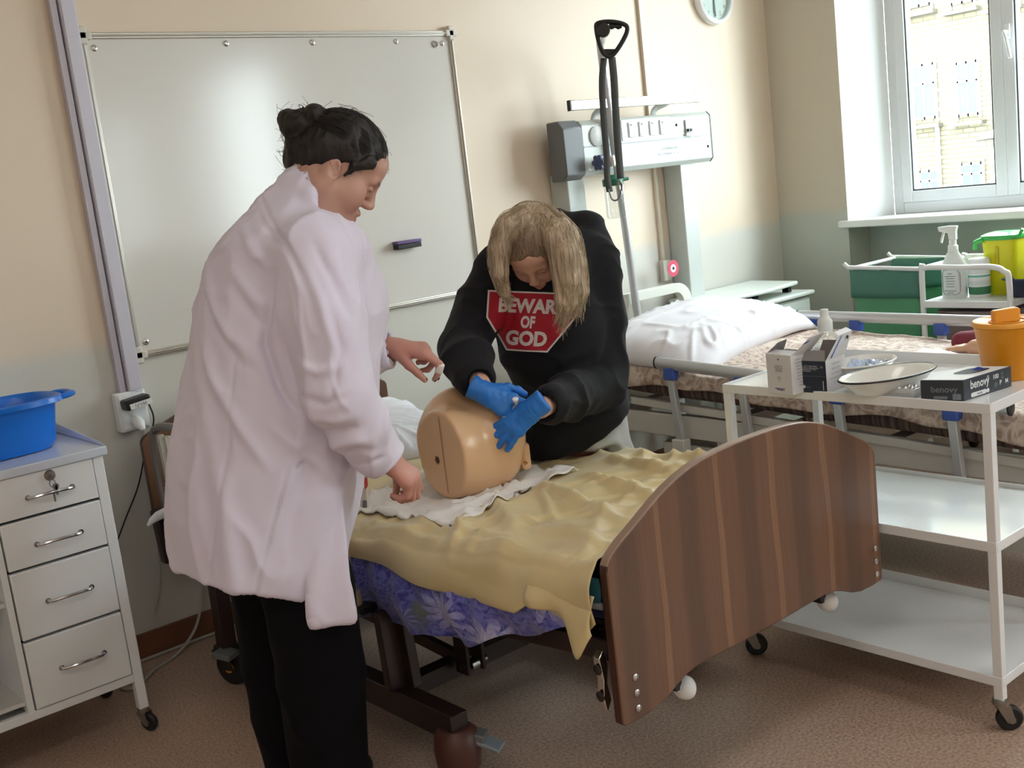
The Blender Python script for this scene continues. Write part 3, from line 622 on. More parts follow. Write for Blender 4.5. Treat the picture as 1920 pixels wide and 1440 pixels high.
for i in range(4):
    a, b = zs[i + 1] + .004, zs[i] - .004
    d = M().box((.795, ky0 - .004, a), (1.075, ky0 + .02, b)).build('drawer', m_enamel, kab, bevel=.003)
    M().box((.80, ky0 + .02, a + .01), (1.07, ky1 - .04, b - .03)).build('drawer_box', m_inner, d)
    hz = (.802, .666, .498, .294)[i]; hx = .943
    M().tube(spline([(hx - .062, ky0 - .004, hz - .004), (hx - .055, ky0 - .02, hz - .004), (hx - .03, ky0 - .03, hz - .001), (hx, ky0 - .033, hz), (hx + .03, ky0 - .03, hz - .001), (hx + .055, ky0 - .02, hz - .004), (hx + .062, ky0 - .004, hz - .004)], 36), .0048, 8).lathe([(.008, 0), (.008, .003), (0, .003)], (hx - .062, ky0 - .004, hz - .004), (0, -1, 0), 10).lathe([(.008, 0), (.008, .003), (0, .003)], (hx + .062, ky0 - .004, hz - .004), (0, -1, 0), 10).build('drawer_handle', m_steel, d)
    if i == 0:
        M().lathe([(.015, 0), (.015, .006), (.012, .01), (.004, .011), (0, .011)], (.95, ky0 - .004, .846), (0, -1, 0), 18).build('lock', m_zinc, d)
        M().box((.945, ky0 - .03, .838), (.948, ky0 - .014, .85)).tube([(.947 + .008 * math.cos(t), ky0 - .027, .826 + .011 * math.sin(t)) for t in np.linspace(0, 2 * PI, 13)[:-1]], .0014, 5, closed=True).box((.952, ky0 - .028, .79), (.958, ky0 - .026, .818)).lathe([(.009, 0), (.009, .002), (0, .002)], (.954, ky0 - .026, .815), (0, -1, 0), 12).box((.944, ky0 - .025, .772), (.949, ky0 - .023, .806)).build('key', m_zinc, d)
for x in (kx0 + .015, kx1 - .015):
    for y in (ky0 + .015, ky1 - .015): caster('caster', kab, (x, y, .078), (x + .008, y - .012, .028), .028, .02, (.5, -.86, 0))
# blue tub on the cabinet
m_blue = mat('bright_blue_plastic', rgb(18, 118, 226), .3, sub=.0)
tub = thing('wash_tub', 'bright blue plastic wash tub standing on the white drawer cabinet', 'tub', (.86, 3.47, kz1 - .004))
tcx, tcy, tz = .86, 3.47, kz1 - .003
def tubring(a, r, z, e=3.2, q=.6):
    c, s_ = math.cos(a), math.sin(a); k = (abs(c) ** e + abs(s_) ** e) ** (-1 / e)
    return np.array([tcx + r * k * c, tcy + r * q * k * s_, z])
prof = [(.0, .0), (.12, .0), (.178, .002), (.190, .02), (.198, .08), (.207, .135), (.222, .142), (.226, .134), (.230, .136), (.226, .15), (.212, .153), (.200, .14), (.191, .09), (.183, .03), (.168, .012), (.1, .010), (.0, .010)]
mt_ = M(); nn = 56
vs_ = [tubring(2 * PI * k / nn, max(r, 1e-4), tz + z) for r, z in prof for k in range(nn)]
mt_.add(vs_, [(i * nn + k, i * nn + (k + 1) % nn, (i + 1) * nn + (k + 1) % nn, (i + 1) * nn + k) for i in range(len(prof) - 1) for k in range(nn)])
mt_.build('basin', m_blue, tub, smooth=60)
for sd in (1, -1):
    x = tcx + sd * .222
    M().tube(spline([(x, tcy - .055, tz + .14), (x + sd * .022, tcy - .052, tz + .142), (x + sd * .04, tcy - .03, tz + .142), (x + sd * .044, tcy, tz + .14), (x + sd * .04, tcy + .03, tz + .142), (x + sd * .022, tcy + .052, tz + .142), (x, tcy + .055, tz + .14)], 30), .0085, 10, flat=1.3).build('tub_handle', m_blue, tub)

# ------------------------------------------------------------------ the wooden ended bed
def wood(name, base, dark, light, rough=.38):
    m = mat(name, base, rough); q = N(m)
    co = q.coord((1, 1, 1)); sx = q.n('SeparateXYZ'); q.l(co, sx.inputs[0])
    wob = q.n('TexNoise', _Scale=1.0, _Detail=2.0); q.l(q.coord((9, 9, 2.2)), wob.inputs['Vector'])
    st = q.math('FRACT', q.math('ADD', q.math('ADD', q.math('MULTIPLY', sx.outputs[0], 4.9), 2.02 + .5), q.math('MULTIPLY', wob.outputs[0], .22)))
    g = q.n('TexNoise', _Scale=1.0, _Detail=6.0, _Roughness=.65, _Distortion=.6); q.l(q.coord((220, 20, 5)), g.inputs['Vector'])
    c = q.ramp(st, [(.0, light), (.085, light), (.10, base), (.34, base), (.42, dark), (.66, dark), (.76, base), (.985, base)])
    c2 = q.mix(q.ramp(g.outputs[0], [(.42, (0, 0, 0, 1)), (.66, (.55, .55, .55, 1))]), c, q.mix(.5, c, (dark[0] * .55, dark[1] * .55, dark[2] * .55, 1)))
    q.l(c2, q.b.inputs['Base Color']); q.bump(g.outputs[0], .0006, .12); return m
m_walnut = wood('walnut_laminate', rgb(112, 78, 57), rgb(95, 66, 50), rgb(134, 97, 72))
m_edge = mat('dark_walnut_edge', rgb(62, 34, 24), .3)
m_edgetop = mat('pale_walnut_edge', rgb(150, 124, 108), .35)  # paler tone for the upward faces of the footboard edge
m_bedframe = mat('dark_brown_painted_steel', rgb(44, 30, 26), .38)
m_brownfoot = mat('reddish_brown_plastic', rgb(84, 48, 40), .45)
bed = thing('care_bed', 'wooden ended care bed with dark brown steel frame and gold sheet, nearest the camera', 'bed', (1.98, 2.6, 0))
fy0, fy1, fx0, fx1 = 1.582, 1.606, 1.498, 2.495
def board_outline(x0, x1, zb, zsh, zt, ypos, arch=True):          # wavy topped board with a shallow arch cut from the bottom
    W_ = x1 - x0; pts = []
    def add(u, z): pts.append((x0 + u * W_, ypos, z))
    if arch: low = [(.0, .366), (.008, .36), (.05, .358), (.10, .360), (.14, .370), (.18, .387), (.215, .399), (.25, .404), (.32, .404), (.40, .402), (.5, .401)]
    else: low = [(.0, zb + .01), (.01, zb), (.5, zb)]
    top = [(.0, -.03), (.003, -.018), (.010, -.007), (.022, .004), (.05, .022), (.085, .039), (.12, .057), (.16, .078), (.20, .096), (.24, .110), (.28, .121), (.32, .128), (.37, .133), (.43, .136), (.5, .137)]
    for u, z in low: add(u, z)
    for u, z in low[-2::-1]: add(1 - u, z)
    k = (zt - zsh) / .137
    for u, z in top: add(1 - u, zsh + z * k)
    for u, z in top[-2::-1]: add(u, zsh + z * k)
    return pts
out = board_outline(fx0, fx1, .362, .732, .870, fy0)
fb = M().prism(out, (0, fy1 - fy0, 0)).build('footboard', [m_walnut, m_edge, m_edgetop], bed, bevel=.004, seg=3)
for p in fb.data.polygons:
    if abs(p.normal.y) < .7: p.material_index = 2 if p.normal.z > .3 and p.center.z > .3 else 1
for x in (1.548, 2.468):
    for z in (.422, .387 + .0, .352): bolt(fb, (x - .0, fy0, z + .033), (0, -1, 0), .0085)
hb_out = board_outline(1.405, 2.42, .47, .80, .90, 3.70, arch=False)
hb = M().prism(hb_out, (0, .025, 0)).build('headboard', [m_walnut, m_edge], bed, bevel=.004)
for p in hb.data.polygons:
    if abs(p.normal.y) < .7: p.material_index = 1
def bz(y): return .61 + max(0, 2.65 - y) * .083                    # height of the mattress top along the bed
def rz(y): return bz(y) - .185
for x in (1.545, 2.425):
    for ya, yb in ((1.612, 2.0), (2.0, 2.65), (2.65, 3.69)):
        M().bar((x, ya, rz(ya)), (x, yb, rz(yb)), .045, .05).build('side_rail_tube', m_bedframe, bed, bevel=.004)
for y in (1.75, 2.15, 2.6, 3.1, 3.55): M().bar((1.56, y, rz(y) + .0), (2.41, y, rz(y) + .0), .05, .03).build('cross_tube', m_bedframe, bed)
for k in range(14):
    y = 1.68 + k * .145; M().bar((1.57, y, rz(y) + .038), (2.40, y, rz(y) + .038), .07, .012).build('bed_slat', m_bedframe, bed)
# lower carriage
for x, yend in ((1.51, 2.19), (2.40, 2.19)):
    M().bar((x, yend, .165), (x, 3.38, .165), .055, .075).build('base_tube', m_bedframe, bed, bevel=.004)
    M().bar((x + .002, 2.455, .2), (x + .005, 2.47, rz(2.47) - .02), .075, .03, (0, 1, 0)).bar((x + .03, 2.43, .2), (x + .03, 2.445, rz(2.45) - .02), .03, .05, (0, 1, 0)).build('upright', m_bedframe, bed, bevel=.003)
for y in (2.5, 3.3): M().bar((1.51, y, .165), (2.40, y, .165), .05, .05).build('cross_tube', m_bedframe, bed)
M().bar((1.41, 3.30, .14), (1.41, 3.285, rz(3.3) - .0), .05, .05, (0, 1, 0)).build('upright', m_bedframe, bed, bevel=.004)
M().bar((1.41, 3.29, rz(3.3)), (1.545, 3.29, rz(3.3)), .05, .05).build('cross_tube', m_bedframe, bed)
M().bar((2.40, 3.30, .14), (2.40, 3.285, rz(3.3)), .05, .05, (0, 1, 0)).build('upright', m_bedframe, bed, bevel=.004)
# scissor bar with steel roller under the lying surface
M().bar((1.74, 2.80, .215), (1.74, 2.47, .19), .02, .035).build('push_bar', m_bedframe, bed)
for dx in (-.025, .03): M().bar((1.74 + dx, 2.435, .165), (1.74 + dx, 2.43, rz(2.43) - .01), .055, .012, (1, 0, 0)).build('roller_bracket', m_bedframe, bed, bevel=.002)
M().lathe([(.008, -.04), (.008, -.014), (.019, -.012), (.019, .014), (.008, .016), (.008, .05)], (1.745, 2.43, .185), (1, 0, 0), 16).build('roller', m_steel, bed)
# wheels: brown housings at the foot end, grey pedal; black wheels with an orange hub at the head end
for x in (1.51, 2.40):
    M().lathe([(.04, 0), (.058, .01), (.062, .06), (.056, .10), (.04, .115), (0, .115)], (x, 2.215, .045), n=20).build('wheel_housing', m_brownfoot, bed)
    c = caster('caster', bed, (x, 2.215, .1), (x, 2.215, .05), .05, .03, (1, 0.2, 0))
    M().bar((x + .035, 2.18, .125), (x + .07, 2.12, .10), .05, .012).build('brake_pedal', mat('blue_grey_plastic', rgb(128, 136, 144), .4), bed, bevel=.004)
    M().bar((x + .02, 2.2, .14), (x + .05, 2.155, .128), .045, .022).build('brake_lever', m_dgrey, bed, bevel=.004)
m_orange_hub = mat('orange_hub', rgb(206, 140, 30), .4)
for x in (1.41, 2.40):
    caster('caster', bed, (x, 3.31, .15), (x + .03, 3.325, .062), .062, .055, (.35, -.94, 0), metal=m_black, cap=m_orange_hub)
    M().bar((x - .04, 3.29, .14), (x - .01, 3.23, .13), .06, .02).build('brake_pedal', m_dgrey, bed, bevel=.004)
# white guide balls in black forks below the footboard
for x, z in ((1.752, .335), (2.32, .35)):
    y = 1.655
    fk = M().prism([(x - .045, y - .02, z + .075), (x + .0, y - .02, z + .075), (x - .01, y - .02, z - .0), (x - .028, y - .02, z)], (0, .04, 0)).bar((x - .022, y, z + .07), (x - .022, y + .02, rz(1.7)), .05, .03, (0, 1, 0)).build('roller_fork', m_black, bed)
    M().lathe([(0, -.026), (.012, -.024), (.022, -.016), (.028, -.006), (.03, 0), (.028, .006), (.022, .016), (.012, .024), (0, .026)], (x + .008, y - .012, z - .005), (1, .2, 0), 20).build('guide_wheel', m_white, bed)
# chromed hook at the near footboard corner
lz = .455
M().prism([(1.49, 1.625, lz + .05), (1.505, 1.625, lz + .065), (1.515, 1.625, lz + .03), (1.508, 1.625, lz - .01), (1.515, 1.625, lz - .05), (1.5, 1.625, lz - .075), (1.492, 1.625, lz - .04), (1.497, 1.625, lz)], (0, .02, 0)).build('side_hook', m_steel, bed, bevel=.002)
for dz in (.025, -.035): bolt(bed, (1.49, 1.632, lz + dz), (-1, 0, 0), .012, 'hook_bolt', m_bedframe)
# folded side guard at the head end, white lever
sg = M().tube(spline([(1.415, 3.60, rz(3.5) + .02), (1.412, 3.62, .68), (1.413, 3.615, .80), (1.42, 3.58, .842), (1.43, 3.45, .852), (1.43, 3.2, .852)], 40), .014, 8)
sg.build('side_guard', mat('grey_steel_tube', rgb(128, 122, 120), .35, .5), bed)
for dy in (0, .05): M().bar((1.42, 3.55 - dy, .50), (1.42, 3.57 - dy, .82), .018, .025, (0, 1, 0)).build('guard_slat', m_alu, bed, bevel=.003)
M().prism([(1.415, 3.62, .63), (1.43, 3.5, .66), (1.43, 3.5, .64), (1.43, 3.58, .59)], (.006, 0, 0)).build('guard_clip', mat('cream_plastic', rgb(214, 196, 160), .5), bed)
M().tube([ony(277, 986, 3.60), ony(284, 977, 3.6), ony(297, 967, 3.59), ony(320, 957, 3.56)], [.004, .012, .018, .02], 10, flat=.5).build('crank_lever', m_white, bed)
M().bar((1.415, 3.66, .36), (1.41, 3.67, .55), .05, .05, (0, 1, 0)).build('head_post', m_bedframe, bed, bevel=.008)
M().tube([(1.462, 2.545, .62), (1.462, 2.54, .55), (1.464, 2.53, .468)], .006, 8).lathe([(.012, -.012), (.015, 0), (.012, .03), (0, .03)], (1.464, 2.529, .445), n=12).build('release_rod', mat('beige_rod', rgb(176, 160, 140), .4), bed)
M().box((1.455, 2.50, .412), (1.51, 2.57, .436)).box((1.50, 2.52, .37), (1.525, 2.58, .42)).build('rod_mount', m_black, bed, bevel=.004)

# mattress, its zip, floral cover and the gold sheet over it
m_navy = mat('navy_blue_fabric', rgb(34, 44, 92), .8, bump=.2, bscale=400)
mtx0, mtx1 = 1.535, 2.42
mattress = thing('mattress', 'blue zipped mattress on the wooden ended bed, showing below the gold sheet corner', 'mattress', (1.98, 2.6, .45))
def matt(u, v):
    y = 1.625 + u * 2.06; a = 2 * PI * v; c, s_ = math.cos(a), math.sin(a); k = (abs(c) ** 6 + abs(s_) ** 6) ** (-1 / 6)
    return (1.978 + .452 * k * c, y, bz(y) - .072 + .068 * k * s_)
mm = M(); mm.grid(matt, 24, 33)
mm.add([matt(0, v / 32) for v in range(32)], [tuple(range(32))]).add([matt(1, v / 32) for v in range(32)], [tuple(range(32))[::-1]])
mm.build('mattress_core', m_navy, mattress, smooth=50)
M().grid(lambda u, v: (1.517 + .004 * math.sin(PI * v), 1.628 + u * .5, bz(1.628 + u * .5) - .075 + v * .055), 10, 5).build('teal_border', mat('teal_fabric', rgb(40, 110, 128), .7), mattress, solid=.003)
M().tube([(1.519, 1.63 + t * .5, bz(1.63 + t * .5) - .083) for t in np.linspace(0, 1, 10)], .009, 8, flat=.5).build('zip', mat('white_zip_tape', rgb(190, 192, 200), .7), mattress)
M().box((1.508, 1.735, bz(1.73) - .115), (1.514, 1.747, bz(1.73) - .088)).lathe([(.006, 0), (.006, .003), (0, .003)], (1.512, 1.741, bz(1.73) - .085), (-1, 0, 0), 10).build('zip_pull', m_zinc, mattress)

# floral purple cover: petals from a radial pattern round scattered centres
m_flor = mat('purple_flower_cotton', rgb(96, 92, 176), .75, sheen=.2); q = N(m_flor)
co = q.coord((0, 5.2, 7.0)); vo = q.n('TexVoronoi', voronoi_dimensions='3D', _Scale=1.0, _Randomness=.55); q.l(co, vo.inputs['Vector'])
df = q.n('VectorMath', operation='SUBTRACT'); q.l(co, df.inputs[0]); q.l(vo.outputs['Position'], df.inputs[1]); sp = q.n('SeparateXYZ'); q.l(df.outputs[0], sp.inputs[0])
an = q.math('ARCTAN2', sp.outputs[2], sp.outputs[1]); nzz = q.n('TexNoise', _Scale=3.0, _Detail=2.0); q.l(co, nzz.inputs['Vector'])
pet = q.math('ABSOLUTE', q.math('SINE', q.math('ADD', q.math('MULTIPLY', an, 5.5), q.math('MULTIPLY', nzz.outputs[0], 3.0))))
rad = q.math('MULTIPLY', vo.outputs['Distance'], 1.9)
pf = q.math('SUBTRACT', q.math('ADD', q.math('MULTIPLY', pet, .62), .42), rad)
fine = q.n('TexNoise', _Scale=9.0, _Detail=4.0, _Distortion=1.2); q.l(co, fine.inputs['Vector'])
petc = q.mix(q.math('MULTIPLY', rad, .9), rgb(212, 212, 236), rgb(132, 134, 208))
petc = q.mix(q.ramp(fine.outputs[0], [(.4, (0, 0, 0, 1)), (.7, (.6, .6, .6, 1))]), petc, rgb(78, 76, 172))
leaf = q.mix(q.ramp(fine.outputs[0], [(.35, (0, 0, 0, 1)), (.6, (1, 1, 1, 1))]), rgb(56, 54, 146), rgb(116, 120, 200))
gr = q.n('TexNoise', _Scale=1.1, _Detail=1.0); q.l(co, gr.inputs['Vector'])
leaf = q.mix(q.ramp(gr.outputs[0], [(.55, (0, 0, 0, 1)), (.66, (1, 1, 1, 1))]), leaf, rgb(110, 122, 120))
q.l(q.mix(q.ramp(pf, [(.0, (0, 0, 0, 1)), (.06, (1, 1, 1, 1))]), leaf, petc), q.b.inputs['Base Color'])
def skirt(u, v):                                                   # hangs at the near side, gathered
    y = 1.70 + u * 1.7; top = bz(y) - .03
    hem = rz(y) - .045 + .07 * min(1, max(0, (2.1 - y) / .3)) + .012 * math.sin(23 * y) + .012 * math.sin(11.3 * y + 1) - .035 * math.exp(-((y - 2.27) / .12) ** 2)
    z = top + (hem - top) * v
    x = 1.508 - .026 * math.sin(PI * min(1, v * 1.05)) - .016 * v * math.sin(24 * y + 3 * v) * v - .006 * math.sin(57 * y)
    return (x, y, z)
cov = setp(M().grid(skirt, 130, 22).build('floral_bed_cover', m_flor, solid=.0025, fix=False, smooth=180), 'purple and white flower print cover hanging below the gold sheet on the near bed', 'bed cover')

m_gold = mat('gold_satin_sheet', rgb(217, 197, 148), .30, sheen=.25, bump=.15, bscale=900, bdist=.0004)
N(m_gold).b.inputs['Sheen Roughness'].default_value = .35
def sheet_hem(y):
    z = np.interp(y, [1.60, 1.66, 1.72, 1.80, 1.86, 2.0, 2.11, 2.3, 2.5, 2.8, 3.6], [.60, .548, .57, .600, .558, .548, .545, .552, .563, .56, .56])
    return float(z)
ny_, nx_ = 230, 150
YY, VV = np.meshgrid(np.linspace(1.612, 3.66, ny_), np.linspace(0, 1, nx_), indexing='ij')
X0 = np.zeros_like(YY); Z0 = np.zeros_like(YY)
top_z = .61 + np.maximum(0, 2.65 - YY) * .083 + .006
hemz = np.vectorize(sheet_hem)(YY)
tt = VV
v1, v2 = .10, .80                                                  # far drop | top | near drop
xt = np.interp(tt, [0, v1, v2, 1], [2.435, 2.425, 1.505, 1.505])
far = tt < v1; near = tt > v2
X0 = xt.copy(); Z0 = top_z.copy()
kf = np.clip((v1 - tt) / v1, 0, 1); Z0 -= kf * .13; X0 += np.sin(kf * PI / 2) * .012
kn = np.clip((tt - v2) / (1 - v2), 0, 1); Z0 = np.where(near, top_z + (hemz - top_z) * kn, Z0)
edge = np.exp(-((tt - v2) / .05) ** 2); Z0 -= .016 * edge; edge2 = np.exp(-((tt - v1) / .04) ** 2); Z0 -= .012 * edge2
X0 = np.where(near, 1.505 - .028 * np.sin(kn * PI * .62) - .010 * kn * np.sin(YY * 17 + 1.0) * kn, X0)
# wrinkles on the lying surface: diagonal soft folds, finer cross wrinkles near the foot, hand made main folds
Pn = np.stack([X0, YY, np.zeros_like(YY)], -1)
wp = np.stack([X0 + .08 * vnoise(Pn, 4.0, 5), YY + .08 * vnoise(Pn, 4.0, 9), np.zeros_like(YY)], -1)
ca, sa = math.cos(math.radians(32)), math.sin(math.radians(32))
du = (wp[..., 0] * ca + wp[..., 1] * sa); dv = (-wp[..., 0] * sa + wp[..., 1] * ca)
n1_ = ridge(np.stack([du * 2.0, dv * 10.0, np.zeros_like(du)], -1), 1.0, 2.3)
ca, sa = math.cos(math.radians(-20)), math.sin(math.radians(-20))
du = (wp[..., 0] * ca + wp[..., 1] * sa); dv = (-wp[..., 0] * sa + wp[..., 1] * ca)
n2_ = ridge(np.stack([du * 4, dv * 21, np.zeros_like(du)], -1), 1.0, 7.7)
n3_ = vnoise(Pn, 5.0, 1.1)
amp = np.clip(1 - kf * 1.4, 0, 1) * (1 - .75 * kn)
edgefade = np.clip((YY - 1.612) / .08, .25, 1)
H_ = (np.maximum(n1_, 0) ** 2.2) * .017 + (np.maximum(n2_, 0) ** 2.2) * .009 + n3_ * .006
def fold(x0, y0, x1, y1, w_, h_):                                  # one long crease ridge on the sheet
    a = np.array([x0, y0]); d = np.array([x1 - x0, y1 - y0]); L2 = d @ d
    t = np.clip(((X0 - a[0]) * d[0] + (YY - a[1]) * d[1]) / L2, 0, 1); ds = np.hypot(X0 - a[0] - t * d[0], YY - a[1] - t * d[1])
    return 1.15 * h_ * np.exp(-(ds / (w_ * .9)) ** 2) * np.sin(PI * np.clip(t * .9 + .05, 0, 1)) ** .6
for args in ((1.86, 2.40, 1.60, 1.98, .022, .020), (1.98, 2.36, 1.78, 1.80, .020, .022), (2.1, 2.3, 1.93, 1.72, .018, .018), (1.7, 2.3, 1.52, 2.12, .018, .016), (2.25, 2.2, 2.12, 1.68, .02, .018), (1.58, 2.25, 1.53, 1.75, .03, .014), (2.38, 2.3, 2.33, 1.7, .03, .025), (1.66, 2.05, 1.62, 1.66, .018, .014), (2.3, 2.35, 2.15, 1.95, .016, .016), (1.55, 2.6, 1.53, 2.2, .02, .014), (1.522, 2.62, 1.518, 2.05, .010, .013), (1.535, 2.2, 1.515, 1.66, .011, .015), (1.62, 2.55, 1.56, 2.0, .010, .009), (1.75, 2.2, 1.60, 1.70, .010, .012), (2.05, 2.15, 1.98, 1.70, .010, .011), (1.92, 2.25, 1.70, 1.95, .010, .012)): H_ = H_ + fold(*args)
Z0 = Z0 + H_ * amp * edgefade
Z0 = Z0 + .035 * np.exp(-((YY - 1.612) / .05) ** 2) * (1 - kn) * (tt > .05)
X0 = X0 - near * (.012 * n3_ + .012 * np.maximum(ridge(np.stack([YY * 2.5, Z0 * 9, X0 * 0], -1), 1.0, 3.1), 0)) * np.sin(PI * np.clip(kn, 0, 1)) ** .5
v_ = np.stack([X0, YY, Z0], -1).reshape(-1, 3)
ii = np.arange(ny_ * nx_).reshape(ny_, nx_); F_ = np.stack([ii[:-1, :-1], ii[:-1, 1:], ii[1:, 1:], ii[1:, :-1]], -1).reshape(-1, 4)
sheet = np_obj('gold_sheet', v_, F_, m_gold); sheet.modifiers.new('solid', 'SOLIDIFY').thickness = .0018
setp(sheet, 'rumpled gold satin sheet spread over the wooden ended bed', 'sheet')
SHEET = v_.reshape(ny_, nx_, 3)
def sheet_z(x, y):
    k = np.argmin((SHEET[:, :, 0] - x) ** 2 + (SHEET[:, :, 1] - y) ** 2 + 10 * (SHEET[:, :, 2] < bz(y) - .03)); return SHEET.reshape(-1, 3)[k, 2]
# the corner of the sheet folded out at the foot end
def corner(u, v):
    y = 1.615 + u * .20
    tip = .085 * math.exp(-((u - .22) / .2) ** 2)
    z = .648 - v * (.055 + tip); x = 1.486 - .022 * math.sin(PI * v * .7) - .012 * math.sin(u * 9) * v
    return (x, y, z)
cn = M().grid(corner, 22, 14).build('sheet_corner', m_gold, sheet, solid=.0018, fix=False, smooth=180)

# absorbent pad
def pad(u, v):
    q00, q10, q11, q01 = [onz(px_, py_, .65)[:2] for px_, py_ in ((652, 945), (852, 996), (1075, 884), (812, 862))]
    xy = (q00 * (1 - u) + q10 * u) * (1 - v) + (q01 * (1 - u) + q11 * u) * v
    xy = xy + (q10 - q00) * .05 * math.sin(8 * v) * (1 if u > .97 else 0) + .012 * math.sin(13 * u) * np.array([0, 1 - v])
    z = sheet_z(xy[0], xy[1])
    k = vnoise(np.array([[xy[0], xy[1], 0]]), 16.0, 2)[0]; k2 = max(0, ridge(np.array([[xy[0] * 1.5, xy[1], 0]]), 13.0, 4)[0])
    return (xy[0], xy[1], z + .008 + .008 * k + .014 * k2 ** 2)
m_pad = mat('white_nonwoven_pad', rgb(238, 234, 230), .75, bump=.3, bscale=120)
setp(M().grid(pad, 60, 50).build('absorbent_pad', m_pad, solid=.003, smooth=180, fix=False), 'crumpled white absorbent pad under the torso model on the gold sheet', 'pad')

# ================================================================== the far hospital bed
m_railw = mat('silver_white_rail', rgb(196, 198, 200), .3, .35)
m_grey_en = mat('pale_grey_enamel', rgb(206, 204, 198), .35)
m_clip = mat('blue_plastic_clip', rgb(58, 88, 170), .4)
fb2 = thing('hospital_bed', 'white hospital bed with side rails and moulded headboard along the window side', 'bed', (3.7, 2.5, 0))
def sl(y): return .0 + (2.96 - y) * -.05                            # the lying surface dips slightly to the foot
fxn, fxf = 3.215, 4.19
mz = .585                                                           # underside of the mattress at the head
# side rails, their posts and blue clips
def side(x, y0, y1, z0, z1, posts, name):
    g = M().tube([(x, y0, z0), (x, y1, z1)], .0235, 16, flat=.8, up=(0, 0, 1)).build('side_rail', m_railw, fb2)
    M().lathe([(.0245, 0), (.0245, .006), (0, .008)], (x, y0, z0), (0, 1, 0), 16, sx=.85).lathe([(.0245, 0), (.0245, .006), (0, .008)], (x, y1, z1), (0, -1, 0), 16, sx=.85).build('rail_end_cap', m_black, g)
    for y in posts:
        z = z0 + (z1 - z0) * (y - y0) / (y1 - y0)
        M().box((x - .02, y - .026, z - .062), (x + .02, y + .026, z - .012)).build('rail_clip', m_clip, g, bevel=.006)
        M().bar((x, y, z - .05), (x, y - .02, .44 + sl(y)), .024, .03, (0, 1, 0)).build('rail_post', m_railw, g, bevel=.003)
        M().box((x - .022, y - .05, .40 + sl(y)), (x + .022, y + .01, .45 + sl(y))).build('post_foot', m_grey_en, g, bevel=.003)
side(3.2, 2.965, 1.568, .747, .672, (2.90, 2.56, 2.16, 1.75), 'near')
side(4.205, 3.01, 1.55, .768, .745, (2.93, 2.72, 2.33, 1.75), 'far')
for x in (3.245, 4.16): M().bar((x, 1.3, .565 + sl(1.3)), (x, 3.62, .565 + sl(3.62)), .03, .03).build('surface_rail', m_grey_en, fb2, bevel=.002)
for x in (3.255, 4.15): M().bar((x, 1.35, .47), (x, 3.62, .49), .03, .09).build('frame_beam', m_grey_en, fb2, bevel=.003)
for y in (1.4, 2.0, 2.7, 3.3): M().bar((3.26, y, .5), (4.15, y, .5), .06, .04).build('cross_tube', m_grey_en, fb2)
M().bar((3.30, 1.75, .365), (3.30, 3.05, .375), .04, .05).build('lift_beam', m_grey_en, fb2, bevel=.003)
M().lathe([(.018, 0), (.018, .008), (0, .008)], (3.28, 2.62, .365), (-1, 0, 0), 14).build('pivot_bolt', m_zinc, fb2)
M().box((3.27, 2.70, .395), (3.33, 2.76, .44)).build('socket_block', m_white, fb2, bevel=.003)
M().box((3.27, 2.60, .395), (3.33, 2.67, .45)).build('socket_block', m_white, fb2, bevel=.003)
M().box((3.268, 2.675, .40), (3.30, 2.695, .43)).build('black_contact', m_black, fb2)
M().box((3.34, 2.78, .10), (3.62, 3.10, .40)).build('motor_box', m_grey_en, fb2, bevel=.02)
M().tube(spline([(3.30, 3.05, .44), (3.29, 3.0, .46), (3.28, 2.95, .44), (3.29, 2.90, .47), (3.28, 2.84, .445)], 30), .008, 6).build('cable_loop', m_dgrey, fb2)
for x in (3.34, 4.08):
    for y in (1.55, 3.35):
        M().bar((x, y, .14), (x, y, .46), .05, .05, (0, 1, 0)).build('leg', m_grey_en, fb2, bevel=.003)
        caster('caster', fb2, (x, y, .15), (x + .02, y, .05), .05, .035, (.6, .8, 0))
    M().bar((x, 1.55, .2), (x, 3.35, .2), .04, .05).build('base_tube', m_grey_en, fb2)
# moulded plastic headboard with two grip slots
m_mould = mat('cream_white_moulding', rgb(224, 224, 214), .35)
hb3 = M(); hy_ = 3.652; hx_ = (3.235, 4.235)
bm_outer = []
def rr(x0, z0, x1, z1, r, n=8):
    o = []
    for cx_, cz_, a0 in ((x1 - r, z0 + r, -90), (x1 - r, z1 - r, 0), (x0 + r, z1 - r, 90), (x0 + r, z0 + r, 180)):
        for k in range(n + 1): a = math.radians(a0 + 90 * k / n); o.append((cx_ + r * math.cos(a), cz_ + r * math.sin(a)))
    return o
def plate_with_holes(outer, holes, y, th):
    bm = bmesh.new(); es = []
    for poly in [outer] + holes:
        vv = [bm.verts.new((x, y, z)) for x, z in poly]
        es += [bm.edges.new((vv[i], vv[(i + 1) % len(vv)])) for i in range(len(vv))]
    bmesh.ops.triangle_fill(bm, use_beauty=True, edges=es)
    r = bmesh.ops.extrude_face_region(bm, geom=bm.faces[:]); bmesh.ops.translate(bm, verts=[q for q in r['geom'] if isinstance(q, bmesh.types.BMVert)], vec=(0, th, 0))
    bmesh.ops.recalc_face_normals(bm, faces=bm.faces); me = bpy.data.meshes.new('plate'); bm.to_mesh(me); bm.free(); return me
me = plate_with_holes(rr(hx_[0], .50, hx_[1], .93, .10), [rr(hx_[0] + .06, .775, 3.70, .885, .052), rr(3.77, .775, hx_[1] - .06, .885, .052)], hy_, .04)
o = link('headboard', me, m_mould, fb2); q = o.modifiers.new('bevel', 'BEVEL'); q.width = .014; q.segments = 4; q.limit_method = 'ANGLE'
for x in (3.30, 4.1): M().box((x, 3.694, .15), (x + .06, 3.704, .6)).build('headboard_bracket', m_grey_en, fb2)
